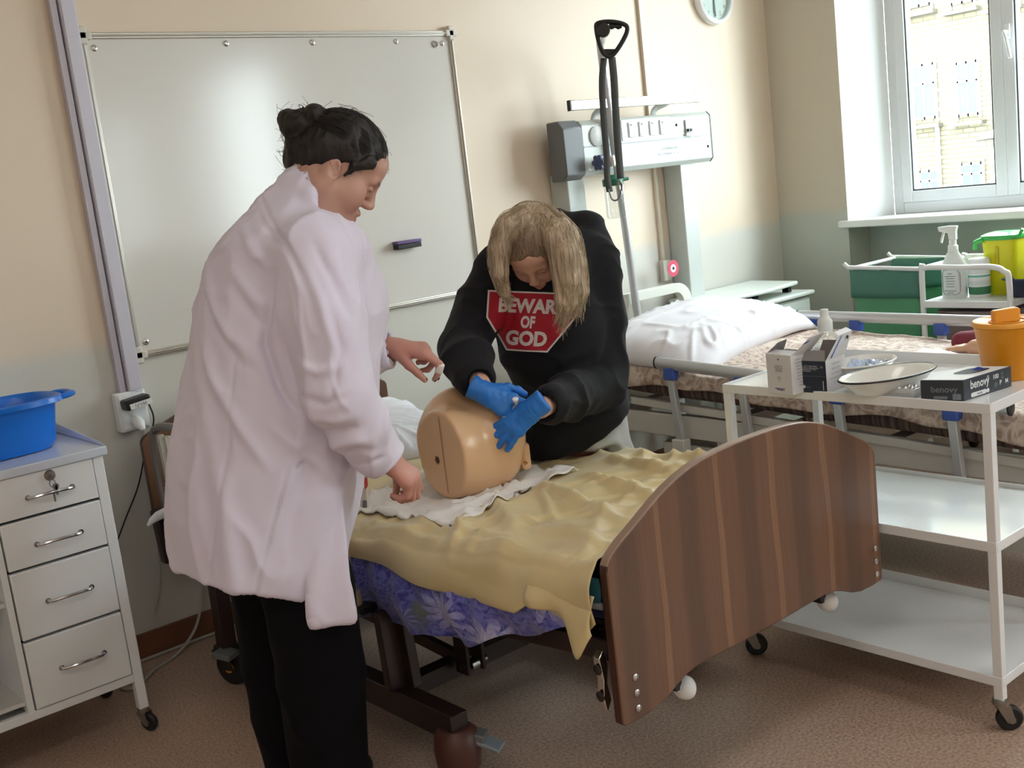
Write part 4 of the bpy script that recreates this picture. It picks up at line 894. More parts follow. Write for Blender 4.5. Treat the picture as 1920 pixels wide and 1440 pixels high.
# trapeze pole on the bed head
pp = thing('trapeze_pole', 'white lifting pole with black triangular grip and strap behind the far bed head', 'lifting pole', (3.8, 3.63, .5))
t_top = ony(1128, 100, 3.625); t_top[2] -= .03; t_bot = ony(1198, 610, 3.625); t_bot = t_bot + (t_bot - t_top) * .24
end = ony(1131, 57, 3.30)
arm = spline([t_bot, t_bot * .5 + t_top * .5, t_top, t_top * .6 + end * .4 + np.array([0, 0, .04]), end], 60)
M().tube(arm, .0185, 14).build('pole', m_railw, pp)
dr_ = unit(end - arm[-4])
M().lathe([(.026, 0), (.028, .006), (.028, .04), (.024, .046), (0, .047)], end - dr_ * .02, dr_, 20).build('end_cap', m_black, pp)
# grip frame lies across the arm, apex down; strap hangs from the apex
ge = end + dr_ * .0; gx = RH; 
def gp(px_, py_, back=0.0): d = ray(px_, py_); k = (NH @ (ge - CAM)) / (NH @ d); return CAM + d * k + NH * (back - .005)
gtri = spline([gp(1121, 44), gp(1145, 41), gp(1170, 46), gp(1176, 56), gp(1168, 76), gp(1152, 100), gp(1141, 106), gp(1130, 98), gp(1122, 76), gp(1118, 54)], 60, closed=True)
gm = M().tube(gtri, .0095, 10, closed=True)
gm.build('grip_frame', m_black, pp)
gb = M().tube([gp(x, 49 + 1.8 * math.sin(i * 1.57) ** 2) for i, x in enumerate((1141, 1147, 1153, 1159, 1165))], [.008, .011, .008, .011, .008], 10).build('finger_grip', m_black, pp)
M().prism([gp(1126, 92), gp(1156, 92), gp(1150, 107), gp(1134, 107)], NH * .018).build('grip_yoke', m_black, pp, bevel=.003)
m_strap = mat('black_webbing', rgb(84, 86, 86), .8, bump=.3, bscale=700)
def strapm(pts, wd=.027):
    v = []; 
    for i, p in enumerate(pts): v += [p - RH * wd / 2 * (1 if i < 100 else 1), p + RH * wd / 2]
    return M().add(v, [(2 * i, 2 * i + 1, 2 * i + 3, 2 * i + 2) for i in range(len(pts) - 1)])
s1 = spline([gp(1133, 108, .02), gp(1130, 150, .03), gp(1133, 210, .05), gp(1140, 290, .06), gp(1141, 330, .06), gp(1146, 360, .06)], 40)
s2 = spline([gp(1147, 108, .0), gp(1151, 150, .0), gp(1155, 215, .01), gp(1160, 280, .02), gp(1165, 335, .03)], 40)
strapm(s1).build('strap', m_strap, pp, solid=.002, smooth=180); strapm(s2, .03).build('strap', m_strap, pp, solid=.002, smooth=180)
M().tube(spline([gp(1143, 355, .05), gp(1150, 374, .05), gp(1160, 374, .04), gp(1166, 356, .03), gp(1164, 340, .03)], 24), .0035, 6).build('hook_wire', m_dgrey, pp)
M().tube(spline([gp(1162, 340, .02), gp(1167, 346, .02), gp(1165, 358, .02), gp(1160, 352, .02)], 20, closed=True), .004, 6, closed=True).build('buckle', m_zinc, pp)

# mattress + floral sheet + pillow
m_stripe = mat('dark_brown_striped_ticking', rgb(70, 56, 54), .8); q = N(m_stripe)
sx_ = q.n('TexNoise', _Scale=1.0, _Detail=3.0); q.l(q.coord((2, 60, 2)), sx_.inputs['Vector'])
q.l(q.ramp(sx_.outputs[0], [(.35, rgb(48, 38, 38)), (.5, rgb(78, 62, 58)), (.65, rgb(112, 92, 84))]), q.b.inputs['Base Color'])
fm = thing('mattress', 'dark brown striped mattress on the far white hospital bed', 'mattress', (3.7, 2.45, .6))
def fmat(u, v):
    y = 1.32 + u * 2.34; a = 2 * PI * v; c, s_ = math.cos(a), math.sin(a); k = (abs(c) ** 5 + abs(s_) ** 5) ** (-1 / 5)
    return (3.70 + .475 * k * c, y, .648 + sl(y) + .062 * k * s_ * (1 + .06 * math.sin(9 * y)))
mm = M(); mm.grid(fmat, 30, 33); mm.add([fmat(0, v / 32) for v in range(32)], [tuple(range(32))]).add([fmat(1, v / 32) for v in range(32)], [tuple(range(32))[::-1]])
mm.build('mattress_core', m_stripe, fm, smooth=50)
m_fl2 = mat('beige_flower_print_sheet', rgb(190, 172, 160), .8); q = N(m_fl2)
na = q.n('TexNoise', _Scale=14.0, _Detail=3.0, _Distortion=2.2); q.l(q.coord(), na.inputs['Vector'])
nb = q.n('TexVoronoi', feature='DISTANCE_TO_EDGE', _Scale=13.0); ww = q.n('VectorMath', operation='ADD'); q.l(q.coord(), ww.inputs[0])
wn_ = q.n('TexNoise', _Scale=7.0); q.l(q.coord(), wn_.inputs['Vector']); wv = q.n('VectorMath', operation='SCALE'); q.l(wn_.outputs['Color'], wv.inputs[0]); wv.inputs['Scale'].default_value = .25; q.l(wv.outputs[0], ww.inputs[1]); q.l(ww.outputs[0], nb.inputs['Vector'])
c = q.ramp(na.outputs[0], [(.36, rgb(154, 130, 118)), (.47, rgb(170, 148, 136)), (.54, rgb(192, 174, 162)), (.64, rgb(200, 184, 172))])
q.l(q.mix(q.ramp(nb.outputs[0], [(.0, (.6, .6, .6, 1)), (.07, (0, 0, 0, 1))]), c, rgb(222, 206, 186)), q.b.inputs['Base Color'])
def fsheet(u, v):
    y = 1.36 + u * 2.28; zt = .716 + sl(y) 
    P_ = np.array([[v * 1.5, y, 0]])
    w1 = .012 * max(0, ridge(P_ * [[2.5, 5.5, 0]], 1.2, 3)[0]) + .006 * vnoise(P_, 7.0, 8)[0]
    lo = .652 + .012 * math.sin(7.3 * y) + .006 * math.sin(19 * y + 1) + sl(y)
    if v < .2: k = 1 - v / .2; return (3.222 - .016 * math.sin(k * 2) - .006 * math.sin(25 * y) * k, y, zt + (lo - zt) * k - .008 + w1 * (1 - k))
    if v > .8: k = (v - .8) / .2; return (4.178 + .016 * math.sin(k * 2), y, zt + (lo - zt) * k - .008)
    k = (v - .2) / .6; return (3.222 + .956 * k, y, zt + w1 + .008 * math.sin(PI * k) - .008)
setp(M().grid(fsheet, 150, 60).build('flower_print_sheet', m_fl2, solid=.002, smooth=180, fix=False), 'beige brown flower print sheet drawn over the far bed mattress', 'sheet')

m_linen = mat('white_pillow_cotton', rgb(232, 230, 236), .75, sheen=.15)
def pillow(name, label, c, half, rot, sag=0.0, seed=0, amp=.012, mname=None):
    lo = -np.array(half) - .05; nu, nv = 90, 70
    U, Vv = np.meshgrid(np.linspace(-1, 1, nu), np.linspace(-1, 1, nv), indexing='ij')
    su = np.sign(U) * np.abs(U); ed = (1 - np.abs(U) ** 2.6) * (1 - np.abs(Vv) ** 2.6); thick = np.clip(ed, 0, 1) ** .5
    pin = 1 - .10 * (1 - np.abs(Vv) ** 2) * np.abs(U) ** 3; pin2 = 1 - .10 * (1 - np.abs(U) ** 2) * np.abs(Vv) ** 3
    X = U * half[0] * pin2 ** 0 * (1 - .07 * (1 - np.abs(U)) * 0) * pin; Y = Vv * half[1] * pin2
    cor = np.abs(U) ** 4 * np.abs(Vv) ** 4
    P_ = np.stack([X, Y, X * 0], -1)
    rad = np.stack([np.arctan2(Y, X) * 3.2, np.hypot(X / half[0], Y / half[1]) * 1.1, X * 0], -1)
    wr = np.maximum(ridge(rad, 2.2, seed), 0) ** 2 * np.clip(np.hypot(U, Vv) - .25, 0, 1) * 1.3 + .55 * np.maximum(ridge(P_ * [6, 14, 1], 1.0, seed + 3), 0) ** 2
    tops = half[2] * thick + amp * wr * np.clip(thick * 1.5, 0, 1); bots = -half[2] * .75 * thick
    v_ = []; 
    T = np.stack([X, Y, tops - sag * cor], -1).reshape(-1, 3); B = np.stack([X, Y, bots - sag * cor], -1).reshape(-1, 3)
    ii = np.arange(nu * nv).reshape(nu, nv); q = np.stack([ii[:-1, :-1], ii[1:, :-1], ii[1:, 1:], ii[:-1, 1:]], -1).reshape(-1, 4)
    V2 = np.concatenate([T, B]) @ np.array(rot).T + np.array(c)
    o = np_obj(name, V2, np.concatenate([q, q[:, ::-1] + nu * nv]), m_linen)
    q = o.modifiers.new('weld', 'WELD'); q.merge_threshold = .0006
    return setp(o, label, 'pillow')
R1 = rotm((0, 0, 1), 8) @ rotm((1, 0, 0), 5) @ rotm((0, 1, 0), -3)
pillow('pillow', 'large plump white pillow on the far hospital bed', (3.66, 3.15, .772), (.50, .335, .105), R1, sag=.075, seed=2, amp=.016)
R2 = rotm((0, 0, 1), -4) @ rotm((0, 1, 0), 7) @ rotm((1, 0, 0), 14)
pillow('pillow', 'white pillow lying at the head end of the gold sheet behind the torso model', (1.98, 3.27, .715), (.36, .27, .075), R2, sag=.03, seed=9, amp=.012)

# patient simulator at the foot of the far bed: red jacket, skin coloured arm, white pad
m_skinpl = mat('skin_coloured_plastic', rgb(206, 160, 130), .4, sub=.05)
mk = thing('training_manikin', 'training manikin in a dark red top at the far bed foot behind the orange bin', 'manikin', (3.95, 1.80, .68))
f = Field((3.55, 1.40, .60), (4.2, 2.3, .95), .008)
f.cone((4.03, 2.15, .705), (3.97, 1.70, .73), .040, .07, .03).ell((3.95, 1.72, .745), (.16, .26, .085), k=.05).cone((3.83, 1.80, .735), (4.07, 1.76, .735), .06, .06, .05)
v_, F_ = f.surf(); np_obj('torso', v_, F_, mat('dark_red_cloth', rgb(118, 34, 50), .8), mk)
f = Field((3.5, 1.5, .58), (4.1, 2.2, .9), .006)
f.chain([(3.86, 1.80, .73), (3.85, 1.90, .725), (3.84, 2.00, .722)], [.05, .042, .03], .02)
for k in range(4): f.chain([(3.84, 2.00, .722), (3.81 + .017 * k, 2.05, .722), (3.805 + .02 * k, 2.09, .718)], [.016, .009, .007], .008)
v_, F_ = f.surf(); np_obj('arm', v_, F_, m_skinpl, mk)
setp(M().grid(lambda u, v: (3.50 + .42 * u, 1.75 + .5 * v, .722 + sl(1.75 + .5 * v) + .022 * math.sin(PI * u) * math.sin(PI * v) + .01 * vnoise(np.array([[u * 3, v * 4, 0]]), 1.5, 3)[0] + .006), 26, 26).build('white_underpad', m_pad, solid=.004, smooth=180, fix=False), 'thin white underpad spread on the flower print sheet beside the manikin', 'pad')

# ------------------------------------------------------------------ bedside cabinet in the corner
m_cabi = mat('pale_green_white_laminate', rgb(222, 230, 222), .3)
bc_ = thing('bedside_cabinet', 'white bedside cabinet with a raised side table top in the room corner', 'cabinet', (4.75, 3.6, 0))
a0 = onz(1503, 550, .775); 
M().box((4.42, 3.46, .12), (4.93, 3.80, .745)).build('body', m_cabi, bc_, bevel=.004)
M().box((4.40, 3.435, .752), (4.955, 3.805, .776)).build('lower_top', m_cabi, bc_, bevel=.008)
M().box((4.425, 3.452, .42), (4.925, 3.46, .735)).build('drawer_front', m_cabi, bc_, bevel=.002)
tpx = [onz(*q, .835) for q in ((1303, 572), (1345, 538), (1482, 530), (1483, 533), (1392, 574))]
M().prism([(4.22, 3.80, .815), (4.22, 3.46, .815), (4.57, 3.43, .815), (4.86, 3.47, .815), (4.90, 3.80, .815)], (0, 0, .02)).build('raised_table_top', m_cabi, bc_, bevel=.007)
M().box((4.60, 3.56, .776), (4.64, 3.74, .8149)).box((4.84, 3.52, .776), (4.87, 3.56, .8149)).build('table_hinge', m_black, bc_, bevel=.003)
for x in (4.46, 4.89):
    for y in (3.5, 3.76): caster('caster', bc_, (x, y, .12), (x + .01, y, .035), .035, .022)

# ------------------------------------------------------------------ waste trolley with green bags
m_grbag = mat('green_plastic_bag_cloth', rgb(74, 142, 98), .5, bump=.15, bscale=14, bdist=.004, sheen=.1)
m_grbag2 = mat('green_bag_turned_rim', rgb(64, 116, 100), .5, bump=.15, bscale=20, bdist=.003)
m_cart = mat('white_tube_enamel', rgb(226, 228, 226), .3)
ct = thing('service_trolley', 'white tube trolley carrying bottles and two green bags below the window', 'trolley', (4.75, 2.4, 0))
X1, X2 = 4.6, 4.98
def hoop(X, ya, yb, zt):
    return spline([(X, ya, .1), (X, ya, .5), (X, ya, zt - .02), (X, ya - .012, zt), (X, ya - .05, zt + .004), (X, (ya + yb) / 2, zt), (X, yb + .07, zt), (X, yb + .02, zt - .02), (X, yb, zt - .07), (X, yb, .5), (X, yb, .1)], 80)
M().tube(hoop(X1, 2.628, 2.235, .918), .0125, 12).build('hoop', m_cart, ct)
M().tube(hoop(X2, 2.628, 2.235, .918), .0125, 12).build('hoop', m_cart, ct)
M().box((X1 - .01, 2.235, .742), (X2 + .01, 2.628, .772)).build('upper_shelf', m_cart, ct, bevel=.004)
M().box((X1 - .01, 2.235, .15), (X2 + .01, 2.628, .175)).build('lower_shelf', m_cart, ct, bevel=.004)
M().tube([(X1, 2.628, .918), (X2, 2.628, .918)], .011, 10).build('side_bar', m_cart, ct)
for X in (X1, X2):
    M().tube([(X, 2.628, .915), (X, 3.0, .93), (X, 3.02, .948)], .010, 10).build('bag_arm', m_cart, ct)
    for y in (2.628, 2.235): caster('caster', ct, (X, y, .11), (X + .015, y, .038), .038, .025)
M().tube([(X1, 2.98, .925), (X2, 2.98, .925)], .009, 10).build('bag_bar', m_cart, ct)
def bag(x, wdx, ya, yb, zt, zb, name, label, seed):
    b = thing(name, label, 'waste bag', (x, (ya + yb) / 2, zb))
    def sh(u, v):
        a = 2 * PI * u; c, s_ = math.cos(a), math.sin(a); k = (abs(c) ** 5 + abs(s_) ** 5) ** (-1 / 5)
        z = zt + (zb - zt) * v; bul = 1 + .05 * math.sin(PI * v) ** .7 + .02 * math.sin(9 * v + 3 * a + seed); nk = 1 - .05 * math.exp(-((v - .22) / .06) ** 2)
        return (x + wdx / 2 * k * c * bul * nk, (ya + yb) / 2 + (ya - yb) / 2 * k * s_ * bul * nk + .008 * math.sin(14 * v + seed), z)
    M().grid(sh, 49, 26).build('bag_body', m_grbag, b, solid=.001, smooth=180)
    def cuff(u, v):
        p = np.array(sh(u, .0)); q = np.array(sh(u, .19)); c0 = np.array([x, (ya + yb) / 2, 0]); r = p + (q - p) * v; d = r - c0; d[2] = 0
        r = r + unit(d) * (.012 + .003 * math.sin(37 * u * 2)) * (.6 + v); return r
    M().grid(cuff, 60, 6).build('folded_rim', m_grbag2, b, solid=.001, smooth=180)
bag(X1 + .022, .045, 2.985, 2.655, .923, .20, 'green_bag', 'green waste bag on the trolley side nearest the far bed', 1)
bag(X2 - .022, .045, 2.985, 2.655, .925, .20, 'green_bag', 'green waste bag hanging behind the other, towards the window wall', 4)
# goods on the trolley
sp_ = thing('spray_bottle', 'white trigger spray bottle on the service trolley', 'spray bottle', (4.70, 2.53, .772))
m_milk = mat('milky_white_plastic', rgb(226, 230, 226), .35)
bq = M(); bq.lathe([(.046, 0), (.05, .006), (.05, .12), (.046, .15), (.03, .19), (.021, .205), (.021, .215), (0, .215)], (4.70, 2.53, .772), n=28, sx=.75, sy=1.15).build('bottle', m_milk, sp_)
hd = M().lathe([(.022, .205), (.022, .232), (.016, .236), (.016, .26), (0, .26)], (4.70, 2.53, .772), n=18)
hd.prism([(4.69, 2.512, 1.03), (4.69, 2.545, 1.03), (4.69, 2.548, 1.06), (4.69, 2.59, 1.068), (4.69, 2.595, 1.088), (4.69, 2.545, 1.092), (4.69, 2.505, 1.09), (4.69, 2.512, 1.065)], (.022, 0, 0))
hd.build('spray_head', m_milk, sp_, bevel=.003)
M().prism([(4.695, 2.566, 1.066), (4.695, 2.576, 1.066), (4.695, 2.588, 1.02), (4.695, 2.58, 1.016)], (.012, 0, 0)).build('trigger', m_milk, sp_, bevel=.002)
lb = M(); lp = rr(-.042, .018, .042, .128, .022)
lb.add([(4.70 - .0385 + .012 * abs(y / .042) ** 2, 2.53 + y, .772 + z) for y, z in lp], [tuple(range(len(lp)))])
lbl = lb.build('label', mat('pale_grey_label', rgb(200, 204, 202), .6), sp_, solid=.0008)
M().tube([(4.70 - .0395 + .012 * abs(y / .042) ** 2, 2.53 + y, .772 + z) for y, z in lp], .0009, 5, closed=True).build('label_outline', m_dgrey, lbl)
for k, (w_, z) in enumerate(((.02, .112), (.05, .1), (.04, .09), (.045, .078), (.035, .066), (.04, .054), (.055, .036), (.03, .026))): M().box((4.70 - .0402, 2.53 - w_ / 2, .772 + z - .0012), (4.70 - .0392, 2.53 + w_ / 2, .772 + z + .0012)).build('label_line', m_greyink, lbl, smooth=None)
cn_ = thing('wipes_canister', 'round white wipes canister with green bands on the service trolley', 'canister', (4.72, 2.425, .772))
cx_, cy_ = 4.72, 2.425
M().lathe([(.044, 0), (.045, .003), (.045, .145), (0, .146)], (cx_, cy_, .772), n=32).build('can', m_milk, cn_)
M().lathe([(.046, .145), (.046, .166), (.04, .172), (0, .173)], (cx_, cy_, .772), n=32).build('lid', m_white, cn_)
M().lathe([(.0453, .016), (.0458, .017), (.0458, .048), (.0453, .049)], (cx_, cy_, .772), n=32).build('green_band', mat('green_print', rgb(52, 120, 84), .5), cn_)
M().lathe([(.0453, .092), (.0457, .0925), (.0457, .099), (.0453, .0995)], (cx_, cy_, .772), n=32).build('teal_band', mat('teal_print', rgb(96, 176, 160), .5), cn_)
for z in (.06, .066, .072, .11, .117, .124): M().lathe([(.0452, z), (.0455, z), (.0455, z + .002), (.0452, z + .002)], (cx_, cy_, .772), n=32).build('print_line', mat('faint_print', rgb(190, 198, 194), .5), cn_)
yb_ = thing('yellow_container', 'bright yellow waste container with green lid on the service trolley', 'container', (4.78, 2.36, .772))
m_yel = mat('bright_yellow_plastic', rgb(226, 224, 30), .4, sub=.05)
def sqr(cx, cy, z, a, b, n=40, e=4.5): return [(cx + a * math.cos(t) * (abs(math.cos(t)) ** e + abs(math.sin(t)) ** e) ** (-1 / e), cy + b * math.sin(t) * (abs(math.cos(t)) ** e + abs(math.sin(t)) ** e) ** (-1 / e), z) for t in np.linspace(0, 2 * PI, n + 1)[:-1]]
def stack(rings): n = len(rings[0]); q = M(); q.add([p for r in rings for p in r], [(i * n + k, i * n + (k + 1) % n, (i + 1) * n + (k + 1) % n, (i + 1) * n + k) for i in range(len(rings) - 1) for k in range(n)] + [tuple(range(n))[::-1], tuple((len(rings) - 1) * n + k for k in range(n))]); return q
yc = (4.83, 2.36)
stack([sqr(*yc, .772 + z, a, a) for z, a in ((0, .062), (.004, .065), (.24, .078), (.245, .078))]).build('container_body', m_yel, yb_, smooth=50)
M().box((yc[0] - .082, yc[1] - .008, .87), (yc[0] - .07, yc[1] + .006, .99)).build('handle_strip', mat('ochre_yellow', rgb(204, 188, 34), .4), yb_, bevel=.003)
stack([sqr(*yc, .772 + z, a, a) for z, a in ((.243, .084), (.25, .087), (.262, .084), (.272, .06), (.275, .03))]).build('green_lid', mat('green_translucent_lid', rgb(70, 190, 90), .25), yb_, smooth=50)
M().tube([(yc[0] - .08, yc[1] + .06, 1.02), (yc[0] - .09, yc[1] + .085, 1.01), (yc[0] - .085, yc[1] + .09, .98)], .012, 8).tube([(yc[0] - .03, yc[1] - .08, 1.03), (yc[0] - .035, yc[1] - .098, 1.055)], .007, 8).build('lid_tab', mat('green_lid_tab', rgb(80, 196, 96), .3), yb_)
ty = thing('plastic_tray', 'dark navy plastic tray at the right end of the service trolley', 'tray', (4.78, 2.18, .772))
tcc = (4.785, 2.17)
stack([sqr(*tcc, .773 + z, a, b, e=6) for z, a, b in ((0, .09, .105), (.003, .095, .11), (.075, .115, .135), (.078, .128, .148), (.084, .128, .148), (.081, .112, .132), (.01, .09, .105), (.009, .05, .05))]).build('tray', mat('navy_plastic', rgb(28, 38, 60), .35), ty, smooth=50)
wbn = thing('waste_bin', 'brownish grey waste bin standing under the service trolley', 'bin', (4.79, 2.43, .175))
stack([sqr(4.79, 2.43, .176 + z, a, b, e=7) for z, a, b in ((0, .13, .14), (.01, .135, .145), (.52, .155, .17), (.53, .16, .175), (.545, .16, .175), (.546, .05, .05))]).build('bin_body', mat('taupe_plastic', rgb(128, 112, 108), .45), wbn, smooth=50)
# radiator in the niche under the sill
rd = thing('radiator', 'white ribbed panel radiator in the niche under the window sill', 'radiator', (5.36, 2.1, .2))
rx = XR + .115
M().box((rx, 1.45, .22), (rx + .07, 2.80, .84)).build('radiator_core', m_grey_en, rd, bevel=.004)
for k in range(27): M().box((rx - .012, 1.452 + k * .05, .24), (rx - .0002, 1.49 + k * .05, .82)).build('rib', m_panel, rd, bevel=.004)
M().box((rx - .012, 1.44, .872), (rx + .072, 2.81, .892)).build('top_rail', m_cart, rd, bevel=.002)
for k in range(28): M().box((rx - .005, 1.455 + k * .05, .84), (rx + .065, 1.459 + k * .05, .8719)).build('grille_bar', m_dgrey, rd, smooth=None)

# ================================================================== instrument trolley in the right foreground
it = thing('instrument_trolley', 'white three shelf instrument trolley on wheels in the right foreground', 'trolley', (2.75, 1.7, 0))
ix0, ix1, iy0, iy1 = 2.528, 2.985, 1.285, 2.095
TZ = .846                                                           # upper tray surface
def leg(x, y): M().box((x, y, .085), (x + .024, y + .024, TZ - .004)).build('leg', m_enamel, it, bevel=.002)
for x in (ix0, ix1 - .024):
    for y in (iy0, iy1 - .024): leg(x, y)
def tray(z, lip, nm, mt):
    t = M().box((ix0 + .004, iy0 + .004, z - .014), (ix1 - .004, iy1 - .004, z))
    t.build(nm, mt, it, bevel=.002)
    e = M()
    e.box((ix0 - .001, iy0, z - .02), (ix0 + .004, iy1, z + .006)).box((ix1 - .004, iy0, z - .02), (ix1 + .001, iy1, z + lip)).box((ix0 + .004, iy0 - .001, z - .02), (ix1 - .004, iy0 + .004, z + .006)).box((ix0 + .004, iy1 - .004, z - .02), (ix1 - .004, iy1 + .001, z + .006))
    e.build('tray_rim', m_enamel, it, bevel=.0015)
tray(TZ, .03, 'top_tray', m_enamel_g); tray(.497, .012, 'middle_shelf', m_enamel_g); tray(.142, .03, 'bottom_shelf', m_enamel)
for x, hd_ in ((ix0 + .012, (.75, -.66, 0)), (ix1 - .012, (.6, .8, 0))):
    for y in (iy0 + .012, iy1 - .012): caster('caster', it, (x, y, .088), (x + hd_[0] * .02, y + hd_[1] * .02, .033), .033, .024, hd_)
m_card = mat('white_carton', rgb(222, 222, 226), .6); m_cardin = mat('brown_grey_carton_inside', rgb(112, 104, 100), .8); m_purple = mat('purple_print', rgb(84, 66, 150), .6)
m_dnavy = mat('dark_navy_carton', rgb(32, 42, 62), .5); m_bluep = mat('blue_print', rgb(70, 120, 196), .6)
# helper: carton frame with x along the width, y into depth, z up
def carton(name, label, p_left, p_right, dvec, h, m_front, m_side):
    a = np.array(p_left); b = np.array(p_right); ex = unit(b - a); wd = np.linalg.norm(b - a); ez = np.array([0, 0, 1.0]); ey = np.cross(ez, ex)
    o = thing(name, label, 'box', a); return o, frame(a, ex, ey, ez), wd
z0 = TZ + .0006
# white carton with purple marks
pl_, pr_ = onz(1441, 735, z0), onz(1487, 741, z0)
o, fr, wd = carton('medicine_box', 'open white medicine box with purple lettering at the trolley\'s left end', pl_, pr_, None, .09, m_card, m_card)
dp, hh = .075, .108; th = .0015
M().box((0, 0, 0), (wd, th, hh), mt=fr).box((0, dp - th, 0), (wd, dp, hh * 1.02), mt=fr).box((0, th, 0), (th, dp - th, hh), mt=fr).box((wd - th, th, 0), (wd, dp - th, hh), mt=fr).box((th, th, 0), (wd - th, dp - th, th), mt=fr).build('carton', m_card, o, smooth=None)
M().prism([xf(fr, q) for q in ((0, 0, hh), (wd, 0, hh), (wd - .003, .028, hh + .008), (.003, .028, hh + .008))], (0, 0, .001)).build('front_flap', m_card, o, smooth=None)
M().prism([xf(fr, q) for q in ((0, 0.004, hh), (0, dp - .004, hh), (.03, dp - .02, hh + .034), (.03, .02, hh + .03))], (0, 0, .001)).build('side_flap', mat('grey_carton_inside', rgb(150, 148, 146), .7), o, smooth=None)
bf = M().prism([xf(fr, q) for q in ((wd, .006, hh), (wd, dp, hh), (wd + .035, dp + .025, hh + .052), (wd + .03, .045, hh + .045))], xf(fr, (.0012, 0, 0)) - fr[:3, 3]).build('raised_flap', m_card, o, smooth=None)
M().prism([xf(fr, q) for q in ((wd + .0295, .047, hh + .0445), (wd + .0205, .031, hh + .028), (wd + .022, dp + .012, hh + .034), (wd + .0345, dp + .022, hh + .051))], (xf(fr, (-.0012, -.0015, 0)) - fr[:3, 3])).build('purple_stripe', m_purple, bf, smooth=None)
ff = frame(xf(fr, (wd / 2, -.0002, 0)), fr[:3, 0], (0, 0, 1), -fr[:3, 1])
def on(f_, x, z): q = f_.copy(); q[:3, 3] = f_[:3, 3] + f_[:3, 0] * x + f_[:3, 1] * z; return q
for i, (w_, z) in enumerate(((.026, .078), (.034, .073), (.032, .068), (.028, .063), (.022, .046), (.014, .04), (.016, .035))):
    lettering('print_line', ('лекарство', 'раствор для', 'инъекций', 'стерильно', '20 мл', '№ 10', '5 %')[i], .0055, on(ff, 0, z), m_greyink, o)
M().lathe([(.003, 0), (.003, .0004), (0, .0004)], xf(fr, (wd / 2, -.0001, .096)), -fr[:3, 1], 10).build('printed_mark', m_greyink, o)
lettering('brand_print', 'ЭКОЦИТ', .0085, on(ff, 0, .012), m_purple, o, bold=.0003)
sf = frame(xf(fr, (wd + .0002, dp / 2, 0)), fr[:3, 1], (0, 0, 1), fr[:3, 0])
for k in range(9): lettering('side_print', ('состав и способ', 'применения см.', 'в инструкции', 'хранить при', 'температуре', 'не выше 25', 'срок годности', 'партия', 'годен до')[k], .006, on(sf, 0, .095 - .009 * k), m_greyink, o)
# dark navy carton
pl_, pr_ = onz(1499, 735, z0), onz(1551, 738, z0)
o, fr, wd = carton('dressing_box', 'open dark navy and white box beside the enamel bowls', pl_, pr_, None, .1, m_dnavy, m_card)
dp, hh = .105, .088
M().box((0, 0, 0), (wd, th, hh), mt=fr).build('front_panel', m_dnavy, o, smooth=None)
M().box((0, dp - th, 0), (wd, dp, hh), mt=fr).box((0, th, 0), (th, dp - th, hh), mt=fr).box((wd - th, th, 0), (wd, dp - th, hh), mt=fr).box((th, th, 0), (wd - th, dp - th, th), mt=fr).build('carton', m_card, o, smooth=None)
M().prism([xf(fr, q) for q in ((0, 0, hh), (wd, 0, hh), (wd - .008, .016, hh + .026), (.002, .016, hh + .026))], (0, 0, .001)).build('front_flap', mat('grey_carton_flap', rgb(142, 138, 138), .7), o, smooth=None)
M().prism([xf(fr, q) for q in ((.012, dp - .03, hh - .02), (wd, dp - .03, hh - .02), (wd, dp, hh + .04), (.022, dp, hh + .04))], (0, .001, 0)).build('back_flap', m_cardin, o, smooth=None)
rf = M().prism([xf(fr, q) for q in ((wd - th, .004, hh), (wd - th, dp, hh), (wd + .022, dp + .006, hh + .066), (wd + .018, .048, hh + .062))], xf(fr, (.0014, 0, 0)) - fr[:3, 3]).build('raised_side_flap', m_card, o, smooth=None)
M().prism([xf(fr, q) for q in ((wd + .018, .048, hh + .062), (wd + .022, dp + .006, hh + .066), (wd + .006, dp + .004, hh + .074), (wd + .004, .05, hh + .07))], (0, 0, .0012)).build('tuck_flap', m_card, o, smooth=None)
dv_ = np.array(xf(fr, (.0024, -.0008, 0)) - fr[:3, 3])
M().prism([xf(fr, q) + dv_ for q in ((wd + .0002, .026, hh + .004), (wd + .0002, .031, hh + .004), (wd + .0185, .063, hh + .061), (wd + .0185, .058, hh + .061))], xf(fr, (.0004, 0, 0)) - fr[:3, 3]).build('blue_stripe', m_bluep, rf, smooth=None)
M().lathe([(.005, 0), (.005, .0004), (0, .0004)], xf(fr, (wd + .021, .088, hh + .052)), fr[:3, 0], 12).build('round_mark', m_ink, rf)
ff = frame(xf(fr, (0, -.0002, 0)), fr[:3, 0], (0, 0, 1), -fr[:3, 1])
for i, (t_, z) in enumerate((('Салфетки стерильные', .074), ('марлевые медицинские', .069), ('размер 16 см х 14 см', .0645), ('двухслойные', .060))): lettering('print_line', t_, .0048, on(ff, .008, z), m_whiteink, o, align='LEFT')
M().box((.006, -.0006, .046), (wd - .002, -.0001, .0467), mt=fr).build('printed_rule', m_greyink, o, smooth=None)
M().lathe([(.005, 0), (.005, .0004), (0, .0004)], xf(fr, (.014, -.0001, .016)), -fr[:3, 1], 16, sx=1.3).build('oval_mark', m_whiteink, o)
lettering('brand_print', 'мед', .008, on(ff, .0285, .016), m_greyink, o); M().lathe([(.0035, 0), (.0035, .0004), (0, .0004)], xf(fr, (wd - .012, -.0001, .072)), -fr[:3, 1], 12).build('round_mark', m_greyink, o)
M().box((wd - .0105, -.0006, .008), (wd - .009, -.0001, .034), mt=fr).build('needle_print', m_whiteink, o, smooth=None)
sf = frame(xf(fr, (wd + .0002, dp / 2, 0)), fr[:3, 1], (0, 0, 1), fr[:3, 0])
